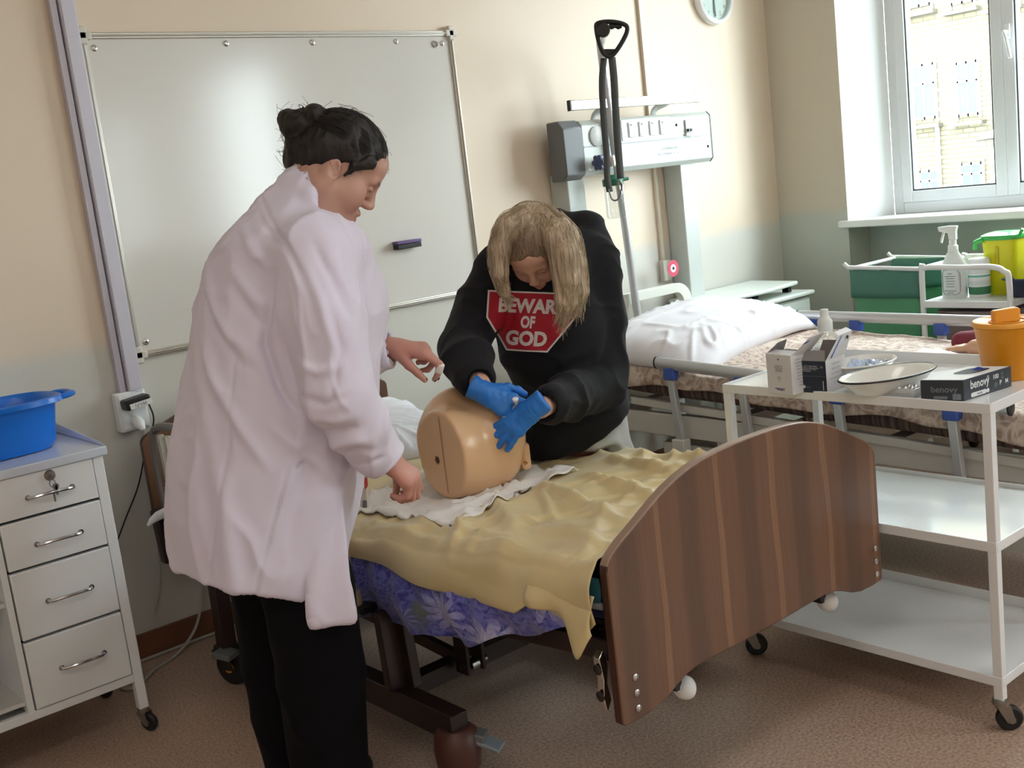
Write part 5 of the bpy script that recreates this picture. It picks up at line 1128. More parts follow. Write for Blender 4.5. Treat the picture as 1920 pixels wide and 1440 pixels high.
for k in range(5): lettering('side_print', ('стерильно', 'однократно', 'не вскрывать', 'при повреждении', 'упаковки')[k], .008, on(sf, .0, .075 - .013 * k), mat('pale_print', rgb(170, 174, 180), .6) if k == 0 else bpy.data.materials['pale_print'], o)
# clear pump bottle behind the boxes
p = onz(1548, 700, TZ); pb = thing('pump_bottle', 'clear bottle with white pump cap standing behind the two open boxes', 'bottle', (p[0], p[1], z0))
bxx = onx(1549, 640, 2.80); c = (2.80, bxx[1], z0)
M().lathe([(0, .001), (.032, .001), (.034, .008), (.034, .085), (.030, .105), (.018, .12), (.014, .124)], c, n=28).build('bottle', m_clear, pb)
M().lathe([(.0, .002), (.0325, .002), (.0325, .05), (0, .05)], c, n=24).build('clear_liquid', m_clear, pb)
M().lathe([(.0345, .03), (.0347, .031), (.0347, .075), (.0345, .076)], c, n=28).build('paper_label', m_card, pb)
M().lathe([(.021, .122), (.022, .124), (.022, .15), (.016, .158), (.013, .162), (.012, .185), (.0, .186)], c, n=22).build('pump_cap', m_milk, pb)
# enamel bowls with black rims
m_enb = mat('white_kitchen_enamel', rgb(232, 232, 226), .14); m_rim = mat('black_enamel_rim', rgb(20, 22, 24), .25)
def bowl(name, label, c, a, b, h, ang, tilt=0.0, rimm=m_rim):
    bw = thing(name, label, 'bowl', c)
    ca, sa = math.cos(ang), math.sin(ang); ct_, st_ = math.cos(tilt), math.sin(tilt)
    def pt(r, z, t):
        x, y = a * r * math.cos(t), b * r * math.sin(t); zz = z * ct_ + x * st_; x = x * ct_ - z * st_
        return (c[0] + x * ca - y * sa, c[1] + x * sa + y * ca, c[2] + zz)
    n = 56; prof = [(.0, .0), (.5, .0), (.58, .002), (.72, h * .25), (.9, h * .8), (.97, h), (1.0, h + .001), (1.0, h + .004), (.97, h + .004), (.9, h * .84 + .002), (.72, h * .28 + .003), (.56, .005), (.0, .004)]
    q = M(); q.add([pt(max(r, 1e-3), z, 2 * PI * k / n) for r, z in prof for k in range(n)], [(i * n + k, i * n + (k + 1) % n, (i + 1) * n + (k + 1) % n, (i + 1) * n + k) for i in range(len(prof) - 1) for k in range(n)])
    q.build('bowl_body', m_enb, bw, smooth=60)
    M().tube([pt(1.0, h + .0025, 2 * PI * k / n) for k in range(n)], .0028, 8, closed=True).build('rim', rimm, bw, smooth=180); return bw
bl, br_ = onz(1582, 722, TZ + .05), onz(1744, 684, TZ + .05)
cen = (bl + br_) / 2 + np.array([.018, .012, 0]); dxy = br_ - bl; ang = math.atan2(dxy[1], dxy[0]); half = np.linalg.norm(dxy[:2]) / 2
bowl('enamel_bowl', 'oval white enamel bowl with a black rim, front one of two on the trolley', (cen[0], cen[1], z0), half, half * .56, .047, ang)
b2l, b2r = onz(1575, 690, TZ + .06), onz(1682, 664, TZ + .06); cen2 = onz(1627, 680, TZ + .052)
bk_ = bowl('enamel_bowl', 'white enamel bowl holding crumpled packets, behind the black rimmed bowl', (cen2[0] + .01, cen2[1] + .02, z0), .105, .075, .05, ang + .15, rimm=m_enb)
pk = thing('foil_packets', 'crumpled white and blue packets lying in the rear enamel bowl', 'packet', (cen2[0], cen2[1], z0 + .02))
def crumple(c, sx_, sy_, seed, amp=.012):
    rg = np.random.default_rng(seed); ns = rg.random((7, 7))
    return lambda u, v: (c[0] + (u - .5) * sx_, c[1] + (v - .5) * sy_, c[2] + amp * 2 * ns[min(6, int(u * 6.99)), min(6, int(v * 6.99))] + .01 * math.sin(5 * u + seed))
mpk = mat('pale_blue_film', rgb(206, 220, 240), .3, noise=.12, nscale=60)
for s_, (dx, dy) in enumerate(((-.03, .01), (.015, -.012), (.0, .025))): M().grid(crumple((cen2[0] + dx, cen2[1] + dy, z0 + .018 + .006 * s_), .075, .05, s_ + 3), 12, 9).build('packet', mpk, pk, solid=.0006, smooth=None)
# flat folded white sheet under the glove box, blister packs
p0, p1, p2, p3 = onz(1722, 728, z0), onz(1745, 700, z0), onz(1822, 690, z0), onz(1838, 712, z0)
setp(M().prism([p0, p1, p2, p3], (0, 0, .0025)).build('paper_sheet', m_card, smooth=None), 'white paper sheet lying flat on the trolley behind the glove box', 'paper')
bc0 = onz(1688, 742, z0); bp = thing('ampoule_tray', 'clear plastic ampoule tray with shiny bubbles next to the glove box', 'ampoule tray', bc0)
A_ = frame(bc0, unit([.05, -.99, 0]), unit([.99, .05, 0]), (0, 0, 1))
M().box((-.052, -.028, 0), (.052, .03, .012), mt=A_).prism([xf(A_, q) for q in ((-.052, -.028, .012), (.052, -.028, .012), (.046, -.016, .022), (-.046, -.016, .022))], xf(A_, (0, .04, 0)) - A_[:3, 3]).build('tray_base', mat('milky_clear_tray', rgb(208, 210, 212), .15, trans=.3), bp, bevel=.002)
for i in range(5):
    for j in range(2): M().lathe([(0, .008), (.004, .0065), (.0075, .002), (.008, 0)], xf(A_, (-.036 + .018 * i, -.006 + .02 * j, .022)), n=12).build('bubble', mat('silver_foil', rgb(210, 212, 214), .12, 1.0) if (i == 0 and j == 0) else bpy.data.materials['silver_foil'], bp)
# glove box
gl_, gm_, gr_ = onz(1727, 751, z0), onz(1808, 752, z0), onz(1897, 724, z0)
ex = unit(gm_ - gl_); ey = np.cross((0, 0, 1), ex); gw = np.linalg.norm(gm_ - gl_); gd = .222; gh = .052
fr = frame(gl_, ex, ey, (0, 0, 1))
gr_dir = unit(gr_ - gm_); gd = np.linalg.norm(gr_ - gm_); ang_ = ex @ gr_dir
fr2 = frame(gm_, gr_dir, np.cross((0, 0, 1), gr_dir), (0, 0, 1))   # long side
fr2n = np.cross(gr_dir, (0, 0, 1))
m_gbox = mat('dark_grey_carton', rgb(52, 58, 66), .5); m_gtop = mat('white_carton_top', rgb(226, 228, 228), .55)
gb_ = thing('glove_box', 'dark grey glove box with white lettering and an oval opening, right on the trolley', 'box', gl_)
c4 = [np.array(q) for q in (gl_, gm_, gm_ + gr_dir * gd, gl_ + gr_dir * gd)]
M().prism(c4, (0, 0, gh)).build('carton', m_gbox, gb_, bevel=.0012)
hs = []
def g2(u, v, dz): return c4[0] + (c4[1] - c4[0]) * u + (c4[3] - c4[0]) * v + np.array([0, 0, gh + dz])
M().prism([g2(.02, .01, .0001), g2(.98, .01, .0001), g2(.98, .97, .0001), g2(.02, .97, .0001)], (0, 0, .0008)).build('top_print', m_gtop, gb_, smooth=None)
ovp = [g2(.5 + .26 * math.cos(t) * (abs(math.cos(t)) ** 4 + abs(math.sin(t)) ** 4) ** -.25, .62 + .22 * math.sin(t) * (abs(math.cos(t)) ** 4 + abs(math.sin(t)) ** 4) ** -.25, .0012) for t in np.linspace(0, 2 * PI, 33)[:-1]]
M().prism(ovp, (0, 0, .0004)).build('opening', m_ink, gb_, smooth=None)
M().grid(lambda u, v: g2(.40 + .25 * u, .68 + .12 * v, .0018 + .006 * math.sin(PI * u) * math.sin(PI * v)), 8, 8).build('glove_end', mat('deep_blue_nitrile', rgb(26, 44, 140), .4), gb_)
fs = frame(gm_ + fr2n * .0003, gr_dir, (0, 0, 1), fr2n); ffr = frame(gl_ - ey * .0003, ex, (0, 0, 1), -ey)
m_gtxt = mat('white_logo_print', rgb(232, 234, 236), .5); m_dtxt = mat('dim_logo_print', rgb(120, 126, 134), .5)
lettering('logo_print', 'benovy', .030, on(fs, gd * .13, gh * .66), m_gtxt, gb_, align='LEFT', bold=.0006, sx=.86)
lettering('logo_mark', '®', .012, on(fs, gd * .50, gh * .80), m_gtxt, gb_)
def pill(f_, x, z, w_, h_, material, name='pill_print'):
    pts = [xf(f_, (x + w_ / 2 - h_ / 2 + h_ / 2 * math.cos(t), z + h_ / 2 * math.sin(t), .0003)) for t in np.linspace(-PI / 2, PI / 2, 9)] + [xf(f_, (x - w_ / 2 + h_ / 2 + h_ / 2 * math.cos(t), z + h_ / 2 * math.sin(t), .0003)) for t in np.linspace(PI / 2, 1.5 * PI, 9)]
    return M().prism(pts, f_[:3, 2] * .0003).build(name, material, gb_, smooth=None)
pill(fs, gd * .30, gh * .17, .062, .011, m_gtxt); pill(fs, gd * .49, gh * .17, .011, .011, m_gtxt)
lettering('pill_text', 'nitrile', .009, on(fs, gd * .31, gh * .17), m_gbox, gb_, lift=.0011)
for x, z, t_ in ((.66, .72, '100'), (.80, .68, '↕'), (.66, .3, '♲'), (.76, .36, 'P'), (.89, .36, 'M')): lettering('icon_print', t_, .016, on(fs, gd * x, gh * z), m_dtxt if t_ in '↕♲' else m_gtxt, gb_, bold=.0004)
lettering('logo_print', 'benovy', .022, on(ffr, gw * .24, gh * .54), m_dtxt, gb_, align='LEFT', bold=.0003)
M().box((gw * .30, -.0008, gh * .08), (gw * .62, -.0003, gh * .22), mt=fr).build('pill_print', m_dtxt, gb_, smooth=None)
M().box((gw * .74, -.0008, gh * .05), (gw * .93, -.0003, gh * .34), mt=fr).build('code_print', m_dtxt, gb_, smooth=None)
# orange sharps bin
sb_ = onz(1886, 718, z0); oc = (sb_[0] + .075, sb_[1] + .02, z0)
oc = onz(1893, 706, z0); 
m_or = mat('orange_yellow_plastic', rgb(232, 152, 12), .38, sub=.04); m_or2 = mat('orange_lid_plastic', rgb(240, 168, 60), .35, sub=.04)
ob = thing('sharps_bin', 'round orange yellow sharps bin with its lid at the right trolley end', 'bin', oc)
M().lathe([(0, 0), (.062, 0), (.064, .004), (.0825, .135), (.0845, .139), (0, .139)], oc, n=40).build('bucket', m_or, ob, smooth=50)
M().lathe([(.0845, .1395), (.088, .141), (.0885, .15), (.085, .1535), (.078, .151), (.074, .1485), (.0, .1485)], oc, n=40).build('lid', m_or2, ob, smooth=50)
fl_ = np.array(oc) + np.array([0, 0, .1487]); 
M().prism([fl_ + NH * q[1] + RH * q[0] + np.array([0, 0, q[2]]) for q in ((-.042, -.02, 0), (.022, -.03, 0), (.026, -.022, .034), (.02, -.016, .036), (-.036, -.006, .031))], (0, 0, .0) + NH * .026).build('flip_cap', m_or, ob, bevel=.004)
M().tube([fl_ + (.045 * math.cos(t), .045 * math.sin(t), .0015) for t in np.linspace(0, 2 * PI, 25)[:-1]], .0018, 6, closed=True).build('lid_ring', m_or2, ob)

# ================================================================== torso model on the bed
m_dummy = mat('flesh_coloured_vinyl', rgb(226, 184, 142), .27, sub=.06, bump=.04, bscale=40)
tm = thing('torso_model', 'flesh coloured hip injection training model lying on the white pad', 'training model', (1.92, 2.52, .64))
f = Field((1.70, 2.25, .60), (2.20, 2.85, 1.0), .0042)
f.ell((1.80, 2.508, .775), (.10, .106, .126), k=.0).box((1.915, 2.530, .760), (.125, .120, .120), rotm((0, 0, 1), -6), .085, .05).ell((1.935, 2.60, .82), (.125, .095, .115), k=.05).ell((1.97, 2.50, .80), (.09, .10, .10), k=.05)
f.half((1.788, 2.5, .7), (-1, 0, 0), .008).half((2.045, 2.5, .7), (1, .05, .12), .014).half((0, 0, .642), (0, 0, -1), .012)
f.cone((1.780, 2.535, .757), (1.81, 2.535, .757), .011, .011, .003, 'sub')
f.box((1.788, 2.498, .77), (.002, .0012, .14), rd=.0005, k=.001, op='sub')
v_, F_ = f.surf(); np_obj('body_shell', v_, F_, m_dummy, tm, smooth=50)
BVM = BVHTree.FromPolygons(v_.tolist(), F_.tolist())
def on_model(x, y, lift):                                          # depth just in front of the model's surface
    d = unit(ray(x, y)); h = BVM.ray_cast(Vector(CAM), Vector(d)); return (np.array(h[0]) - d * lift) if h[0] is not None else None
tbp = onw(983, 853, 3.165)
f = Field(tbp - .08, tbp + .08, .0025); Rt = np.stack([RH, NH, [0, 0, 1]], 1) @ rotm((0, 0, 1), 12)
f.box(tbp, (.014, .028, .040), Rt, .012, 0); f.cone(tbp + Rt @ [-.03, -.036, -.018], tbp + Rt @ [.0, -.02, -.018], .006, .006, .002, 'sub')
v_, F_ = f.surf(1); np_obj('thigh_tab', v_, F_, m_dummy, tm, smooth=60)
M().grid(lambda u, v: (1.7878 - .0006, 2.4975 + .0016 * v, .664 + .222 * u), 12, 2).build('cap_seam', mat('seam_line', rgb(150, 112, 84), .6), tm, solid=.0008)
M().lathe([(.007, -.004), (.009, 0), (.007, .0006), (.004, -.003), (0, -.003)], (1.7905, 2.535, .757), (-1, 0, 0), 14).build('hole_insert', mat('brown_hole', rgb(80, 50, 34), .6), tm)

# ================================================================== people
def skin_mat(name, base, lip):
    m = mat(name, base, .48, sub=.12, bump=.05, bscale=300, bdist=.0006); q = N(m)
    at = q.n('Attribute', attribute_name='tint'); nz = q.n('TexNoise', _Scale=26.0, _Detail=3.0); q.l(q.coord(), nz.inputs['Vector'])
    c = q.mix(q.math('MULTIPLY', nz.outputs[0], .16), at.outputs['Color'], (base[0] * .8, base[1] * .55, base[2] * .5, 1)); q.l(c, q.b.inputs['Base Color']); return m
def hair_mat(name, a, b, rough=.42, stretch=(160, 160, 7)):
    m = mat(name, a, rough); q = N(m); n_ = q.n('TexNoise', _Scale=1.0, _Detail=4.0, _Roughness=.6); q.l(q.coord(stretch), n_.inputs['Vector'])
    q.l(q.ramp(n_.outputs[0], [(.35, a), (.65, b)]), q.b.inputs['Base Color']); q.bump(n_.outputs[0], .002, .35); return m

def head(f, o, fw, up, sc=1.0, neck=None, jaw=1.0, full=1.0):       # face forms in a frame: x to the front, y to the left, z up
    x = unit(fw); z = unit(np.array(up) - x * (np.array(up) @ x)); y = np.cross(z, x); R = np.stack([x, y, z], 1)
    L = lambda *p: np.array(o) + R @ (np.array(p, float) * sc)
    E = lambda c, r, k=.02, op='add', rt=None: f.ell(L(*c), np.array(r) * sc, R if rt is None else R @ rt, k * sc, op)
    C = lambda a, b, ra, rb=None, k=.012, op='add': f.cone(L(*a), L(*b), ra * sc, (ra if rb is None else rb) * sc, k * sc, op)
    E((-.008, 0, .042), (.098, .077, .088), 0)
    E((.030, 0, -.038), (.062, .060 * full, .085), .04)
    for s in (-1, 1):
        C((-.005, s * .054 * full, -.052), (.062, s * .014, -.104), .021 * jaw, .016, .03)
        E((.056, s * .040 * full, -.030), (.030, .026, .030), .03)
    E((.070, 0, -.103), (.020, .021, .017), .022)
    E((.075, 0, .052), (.022, .055, .034), .03)
    for s in (-1, 1):
        C((.084, s * .046, .022), (.094, s * .014, .020), .009, .009, .016)
        E((.100, s * .031, .004), (.016, .019, .012), .018, 'sub')
        E((.0795, s * .031, .003), (.0135, .0145, .0125), .004)
        E((.0815, s * .031, .0055), (.0137, .0155, .0085), .003)
    C((.093, 0, .014), (.111, 0, -.024), .0085, .011, .012)
    for s in (-1, 1): C((.100, s * .010, -.030), (.108, s * .011, -.030), .008, .0075, .008)
    for s in (-1, 1): C((.109, s * .006, -.0375), (.113, s * .0055, -.034), .0035, .003, .003, 'sub')
    C((.091, -.016, -.060), (.0965, 0, -.0565), .006, .007, .008); C((.091, .016, -.060), (.0965, 0, -.0565), .006, .007, .008)
    C((.089, -.014, -.072), (.0935, 0, -.0735), .0065, .0075, .008); C((.089, .014, -.072), (.0935, 0, -.0735), .0065, .0075, .008)
    C((.099, -.024, -.0655), (.102, 0, -.065), .002, .002, .003, 'sub'); C((.099, .024, -.0655), (.102, 0, -.065), .002, .002, .003, 'sub')
    for s in (-1, 1):
        rt = rotm((0, 0, 1), s * 22) @ rotm((0, 1, 0), -10)
        E((-.010, s * .078, -.014), (.021, .009, .033), .006, rt=rt)
        E((-.004, s * .086, -.008), (.011, .007, .018), .004, 'sub', rt=rt)
        E((-.002, s * .079, -.040), (.010, .007, .010), .006, rt=rt)
    return L, R
FINGER = [(.095, .027, .044, .026, .021), (.098, .006, .048, .030, .022), (.092, -.014, .044, .028, .021), (.083, -.032, .034, .021, .019)]
def hand(f, wrist, d, up, side, curls, thumb, sc=1.0, infl=0.0, spread=(.10, .02, -.05, -.14), arm=None, k=.010):
    d = unit(d); up = unit(np.array(up) - d * (np.array(up) @ d)); sd = np.cross(d, up); sd *= np.sign(sd @ np.array(side)); w0 = np.array(wrist, float)
    P = lambda a, b, c=0.0: w0 + (d * a + sd * b + up * c) * sc
    tips = []
    f.cone(w0 - d * .02 * sc, P(.012, 0), (.026 + infl) * sc, (.027 + infl) * sc, .01)
    for i, (m, l, a, b, c) in enumerate(FINGER):
        f.cone(P(.012, l * .55), P(m * .97, l, .002), (.019 + infl) * sc, (.0115 + infl) * sc, .014)
        if i < 3: l2 = FINGER[i + 1][1]; f.cone(P(m * .9, l), P(FINGER[i + 1][0] * .9, l2), (.0115 + infl) * sc, (.0115 + infl) * sc, .012)
    for i, (m, l, a, b, c) in enumerate(FINGER):
        p = P(m, l, .002); ang = 0.0; base = unit(d + sd * spread[i]); pts = [p]; rs = [.0108, .0096, .0086, .0068]
        for ln, cu in zip((a, b, c), curls[i]):
            ang += math.radians(cu); p = p + (base * math.cos(ang) - up * math.sin(ang)) * ln * sc; pts.append(p)
        for j in range(3): f.cone(pts[j], pts[j + 1], (rs[j] + infl) * sc, (rs[j + 1] + infl) * sc, .004 if j else .007)
        tips.append((p, base * math.cos(ang) - up * math.sin(ang), up * math.cos(ang) + base * math.sin(ang), sd))
    p = P(.022, .026, -.006); pts = [p]; rs = [.017, .0128, .0108, .0082]
    for (ta, tb, tc), ln in zip(thumb, (.044, .034, .027)): p = p + unit(d * ta + sd * tb + up * tc) * ln * sc; pts.append(p)
    for j in range(3): f.cone(pts[j], pts[j + 1], (rs[j] + infl) * sc, (rs[j + 1] + infl) * sc, .012 if j == 0 else .005)
    q = unit(pts[3] - pts[2]); nn = unit(up - q * (up @ q)); tips.append((pts[3], q, nn, np.cross(q, nn)))
    return tips
def nails(tips, material, parent, sc=1.0):
    for p, d, u, s in tips:
        c = p + u * .0058 * sc - d * .0015 * sc; s = np.cross(u, d)
        M().lathe([(0, .0022), (.003, .0019), (.0052, .0006), (.0054, -.002), (0, -.003)], c, u, 14, sx=1.25 * sc, sy=.95 * sc, xdir=d).build('fingernail', material, parent, smooth=180)
def wrinkle(v, n, fields):                                          # push the surface along its normals
    d = np.zeros(len(v))
    for amp, sx, sy, sz, fr, off, pw, mask in fields:
        r = np.maximum(ridge(v * [sx, sy, sz] + .04 * np.stack([vnoise(v, 9, 1), vnoise(v, 9, 2), vnoise(v, 9, 3)], 1) * [sx, sy, sz], fr, off), 0) ** pw
        d += amp * (r - .25) * (mask if mask is not None else 1)
    return v + n * d[:, None]
def seg_d(v, a, b):
    a = np.array(a); b = np.array(b); t = np.clip(((v - a) @ (b - a)) / ((b - a) @ (b - a)), 0, 1); return np.linalg.norm(v - a - t[:, None] * (b - a), axis=1), t

# ------------------------------------------------------------------ the woman in the white coat
WD = 2.62
def W(x, y, b=0.0): return onw(x, y, WD + b)
wz = np.array([0, 0, 1.0])
wp_ = W(560, 1530, .03)
woman = thing('person', 'person in a white lab coat with dark hair in a bun, leaning towards the bed', 'person', (wp_[0], wp_[1], 0))
SKW = np.array(rgb(198, 156, 140)[:3])
m_skw = skin_mat('warm_skin', rgb(198, 156, 140), None)
yaw = math.radians(11); hd = RH * math.cos(yaw) + NH * math.sin(yaw); pt = math.radians(42)
fwd = hd * math.cos(pt) - wz * math.sin(pt); upv = hd * math.sin(pt) + wz * math.cos(pt)
H0 = W(630, 317, .03)
lo = np.array([.78, 1.85, -.02]); hi = np.array([1.72, 2.95, 1.78])
f = Field(lo, hi, .0036)
Lw, Rw = head(f, H0, fwd, upv, 1.0, full=1.12, jaw=1.25)
f.chain([Lw(-.028, 0, -.045), W(592, 382, .02), W(572, 425, .03)], [.060, .062, .075], .03)
f.ell(Lw(.035, 0, -.105), (.05, .05, .03), Rw, .03)                 # fullness under the chin
torso = [(572, 415, .03, .08), (550, 470, .02, .13), (535, 620, 0, .14), (515, 800, 0, .14), (520, 950, 0, .10)]
f.chain([W(a, b, c) for a, b, c, r in torso], [r for *_, r in torso], .05)
nearA = [(586, 475, -.16, .062), (632, 735, -.22, .05), (716, 852, -.14, .030)]
farA = [(622, 506, .20, .05), (676, 665, .27, .046), (728, 652, .27, .029)]
for A in (nearA, farA): f.chain([W(a, b, c) for a, b, c, r in A], [r for *_, r in A], .03)
legA = [(520, 1000, .05, .08), (525, 1240, .09, .06), (560, 1440, .10, .045), (562, 1478, .10, .04)]
legB = [(548, 1000, -.05, .08), (606, 1260, -.09, .06), (632, 1500, -.1, .045), (634, 1535, -.1, .04)]
for A in (legA, legB): f.chain([W(a, b, c) for a, b, c, r in A], [r for *_, r in A], .03)
for (a, b, c), s_ in (((562, 1478, .10), 1), ((634, 1535, -.1), 1)):
    p = W(a, b, c); p[2] = max(p[2], .05); f.cone(p * [1, 1, 0] + [0, 0, .055], p * [1, 1, 0] + hd * .14 + [0, 0, .035], .036, .028, .02)
tipsR = hand(f, W(720, 856, -.14), RH * .62 - wz * .72 + NH * .12, RH * .70 + wz * .55 - NH * .30, NH, [(38, 62, 40), (44, 66, 40), (48, 68, 40), (50, 66, 40)], [(.75, .2, -.55), (.7, -.1, -.65), (.5, -.2, -.8)], .93)
tipsL = hand(f, W(737, 652, .27), RH * .93 - wz * .22 - NH * .12, wz * .92 + RH * .28 - NH * .25, -NH, [(22, 62, 18), (38, 58, 22), (58, 66, 40), (62, 70, 40)], [(.75, .35, -.5), (.80, .0, -.6), (.72, -.1, -.7)], .93)
v_, F_ = f.surf(1)
loc = (v_ - H0) @ Rw / 1.0
col = np.tile(SKW, (len(v_), 1))
lip = np.exp(-((loc[:, 0] - .102) / .014) ** 2 - (loc[:, 1] / .021) ** 2 - ((loc[:, 2] + .0655) / .010) ** 2)
brow = np.exp(-((loc[:, 2] - .0245 - .12 * (.03 - np.abs(np.abs(loc[:, 1]) - .03))) / .0042) ** 2 - ((np.abs(loc[:, 1]) - .032) / .017) ** 4) * (loc[:, 0] > .06)
lash = np.exp(-((loc[:, 2] - .0005) / .0022) ** 2 - ((np.abs(loc[:, 1]) - .032) / .0135) ** 4) * (loc[:, 0] > .07)
cheek = np.exp(-((loc[:, 0] - .065) / .03) ** 2 - ((np.abs(loc[:, 1]) - .045) / .02) ** 2 - ((loc[:, 2] + .03) / .03) ** 2)
mole = np.exp(-(((v_ - Lw(.048, -.070, .022)) / .0035) ** 2).sum(1))
hands_ = np.minimum(np.linalg.norm(v_ - W(755, 890, -.14), axis=1), np.linalg.norm(v_ - W(775, 670, .25), axis=1))
hk = np.exp(-(hands_ / .09) ** 2)
def blend(col, m, c): return col * (1 - m[:, None]) + np.array(c) * m[:, None]
col = blend(col, .5 * cheek, rgb(206, 132, 116)[:3]); col = blend(col, .55 * hk, rgb(190, 112, 100)[:3]); col = blend(col, .75 * np.clip(lip, 0, 1), rgb(168, 92, 86)[:3]); col = blend(col, .8 * np.clip(brow, 0, 1), rgb(58, 40, 36)[:3]); col = blend(col, .85 * np.clip(lash, 0, 1), rgb(34, 24, 24)[:3]); col = blend(col, mole, rgb(60, 36, 30)[:3])
np_obj('body', v_, F_, m_skw, woman, col)
nails(tipsR + tipsL, mat('dark_nail_polish', rgb(66, 18, 26), .2), woman, .93)
p_, d_, u_, s_ = tipsL[0]
M().lathe([(.0098, -.012), (.0103, -.010), (.0103, .010), (.0098, .012)], p_ - d_ * .030, d_, 16).build('finger_plaster', mat('white_plaster_strip', rgb(226, 216, 210), .7), woman, smooth=180)

# hair: cap, bun, loose curls
m_hairw = hair_mat('near_black_hair', rgb(8, 6, 7), rgb(26, 16, 16), .5, (150, 150, 20))
f = Field(H0 - .24, H0 + .24, .0035)
f.ell(Lw(-.008, 0, .044), (.104, .085, .093), Rw, 0).ell(Lw(-.055, 0, .0), (.050, .062, .058), Rw, .03)
x_, y_, z_ = Rw[:, 0], Rw[:, 1], Rw[:, 2]
def planes_sub(f, planes, k):                                       # take away where ALL planes are on their positive side
    X = (np.arange(f.n[0]) * f.h + f.lo[0])[:, None, None]; Y = (np.arange(f.n[1]) * f.h + f.lo[1])[None, :, None]; Z = (np.arange(f.n[2]) * f.h + f.lo[2])[None, None, :]
    e = None
    for p, n_ in planes:
        n_ = unit(n_); g = -((X - p[0]) * n_[0] + (Y - p[1]) * n_[1] + (Z - p[2]) * n_[2]); e = g if e is None else np.maximum(e, g)
    e = -e; f.d = np.maximum(f.d, e.astype(np.float32)) + np.maximum(k - np.abs(f.d - e), 0).astype(np.float32) ** 2 / (4 * k)
planes_sub(f, [(Lw(.098, 0, .060), -z_ + x_ * .38), (Lw(.005, 0, .018), -z_ + x_ * .9)], .008)
for s in (-1, 1): f.chain([Lw(.052, s * .072, .05), Lw(.030, s * .079, .025), Lw(.022, s * .078, -.006)], [.014, .010, .003], .01)
bun = [((560, 234, .03), (.042, .045, .036)), ((590, 216, .02), (.026, .035, .026)), ((541, 224, .04), (.024, .03, .024)), ((566, 275, .03), (.040, .045, .036)), ((562, 298, .04), (.036, .05, .036)), ((578, 320, .03), (.034, .05, .025))]
for (a, b, c), r in bun: f.ell(W(a, b, c), r, np.stack([RH, NH, wz], 1), .010)
v_, F_ = f.surf(1); n_ = vnormals(v_, F_); v_ = v_ + n_ * (.0028 * ridge(v_ * [1, 1, .35], 60, 2) + .002 * vnoise(v_, 25, 4))[:, None]
hairw = np_obj('hair', v_, F_, m_hairw, woman)
cm = M(); rg = np.random.default_rng(5)
def curl(p0, p1, turns, rad, r0=.0010):
    t = np.linspace(0, 1, 26); p0 = np.array(p0); p1 = np.array(p1); ax = unit(p1 - p0); u = unit(np.cross(ax, NH + .01)); w_ = np.cross(ax, u); ph = rg.random() * 6
    pts = p0 + (p1 - p0) * t[:, None] + (np.cos(ph + t * turns * 2 * PI) * rad * t)[:, None] * u + (np.sin(ph + t * turns * 2 * PI) * rad * t)[:, None] * w_
    cm.tube(pts, np.linspace(r0, r0 * .4, 26), 5)
for a, b, c, d in ((545, 225, 528, 262), (540, 245, 543, 290), (552, 285, 531, 285), (548, 300, 523, 283), (550, 300, 534, 312), (556, 315, 541, 322), (560, 318, 548, 326), (575, 325, 560, 328), (556, 262, 538, 270), (600, 205, 585, 197), (575, 205, 560, 200), (640, 215, 665, 208), (705, 265, 727, 268), (560, 300, 545, 308), (600, 335, 606, 342)):
    for k in range(4): j = rg.normal(0, 3, 4); curl(W(a + j[0], b + j[1], .03 + .01 * j[2] / 3), W(c + j[2], d + j[3], .03 + .008 * j[0]), 1.0 + rg.random(), .006)
for k in range(120):                                                # flyaway hairs lying on the cap
    i = rg.integers(len(v_)); p = v_[i]; n0 = n_[i]
    t = unit(np.cross(n0, rg.normal(size=3)) + .4 * (W(575, 240, .03) - p)); q = [p + n0 * (.001 + .003 * math.sin(PI * s)) + t * .05 * s for s in np.linspace(0, 1, 8)]
    cm.tube(q, .0004, 4, cap=False)
cW = Lw(-.008, 0, .044); eW = np.array([.104, .085, .093])
for k in range(420):                                                # hair combed back over the cap
    ph = rg.uniform(-1.75, 1.75); a0 = .55 + .28 * abs(ph) / 1.75 + rg.uniform(0, .5); lf = rg.uniform(.0006, .0022); q_ = []
    for a_ in np.linspace(a0, min(2.6, a0 + 1.5), 12):
        v3 = np.array([eW[0] * math.cos(a_), eW[1] * math.sin(a_) * math.sin(ph), eW[2] * math.sin(a_) * math.cos(ph)]); q_.append(cW + Rw @ (v3 * (1 + lf / np.linalg.norm(v3))))
    if abs(ph) < 1.45: cm.tube(q_, .0006, 4, cap=False)
cu = cm.build('loose_curls', m_hairw, hairw, smooth=180, fix=False); cu['kind'] = 'stuff'

# the coat
m_coat = mat('white_coat_cotton', rgb(224, 217, 236), .78, sheen=.25, bump=.12, bscale=900, bdist=.0003)
f = Field((.80, 1.85, .36), (1.72, 2.95, 1.64), .0062)
fd = RH * math.cos(math.radians(22)) + NH * math.sin(math.radians(22))
rows_ = [(345, 580, 30), (368, 567, 62), (392, 552, 98), (420, 541, 120), (450, 534, 136), (500, 531, 152), (560, 527, 166), (650, 521, 177), (750, 512, 187), (850, 503, 191), (950, 493, 188), (1050, 489, 176), (1180, 500, 156)]
rings = []
for y, xc, hw in rows_:
    p = W(xc, y, .02); sc = (WD / 2100) * 1.0; rings.append((p[2], p[0], p[1], hw * sc * .96, hw * sc * (1.12 if y > 380 else .9)))
rings = rings[::-1]
f.loft(rings, fd, 0, pw=2.2)
f.ell(W(594, 572, .05), (.165, .19, .16), np.stack([fd, np.cross(wz, fd), wz], 1), .06)     # chest
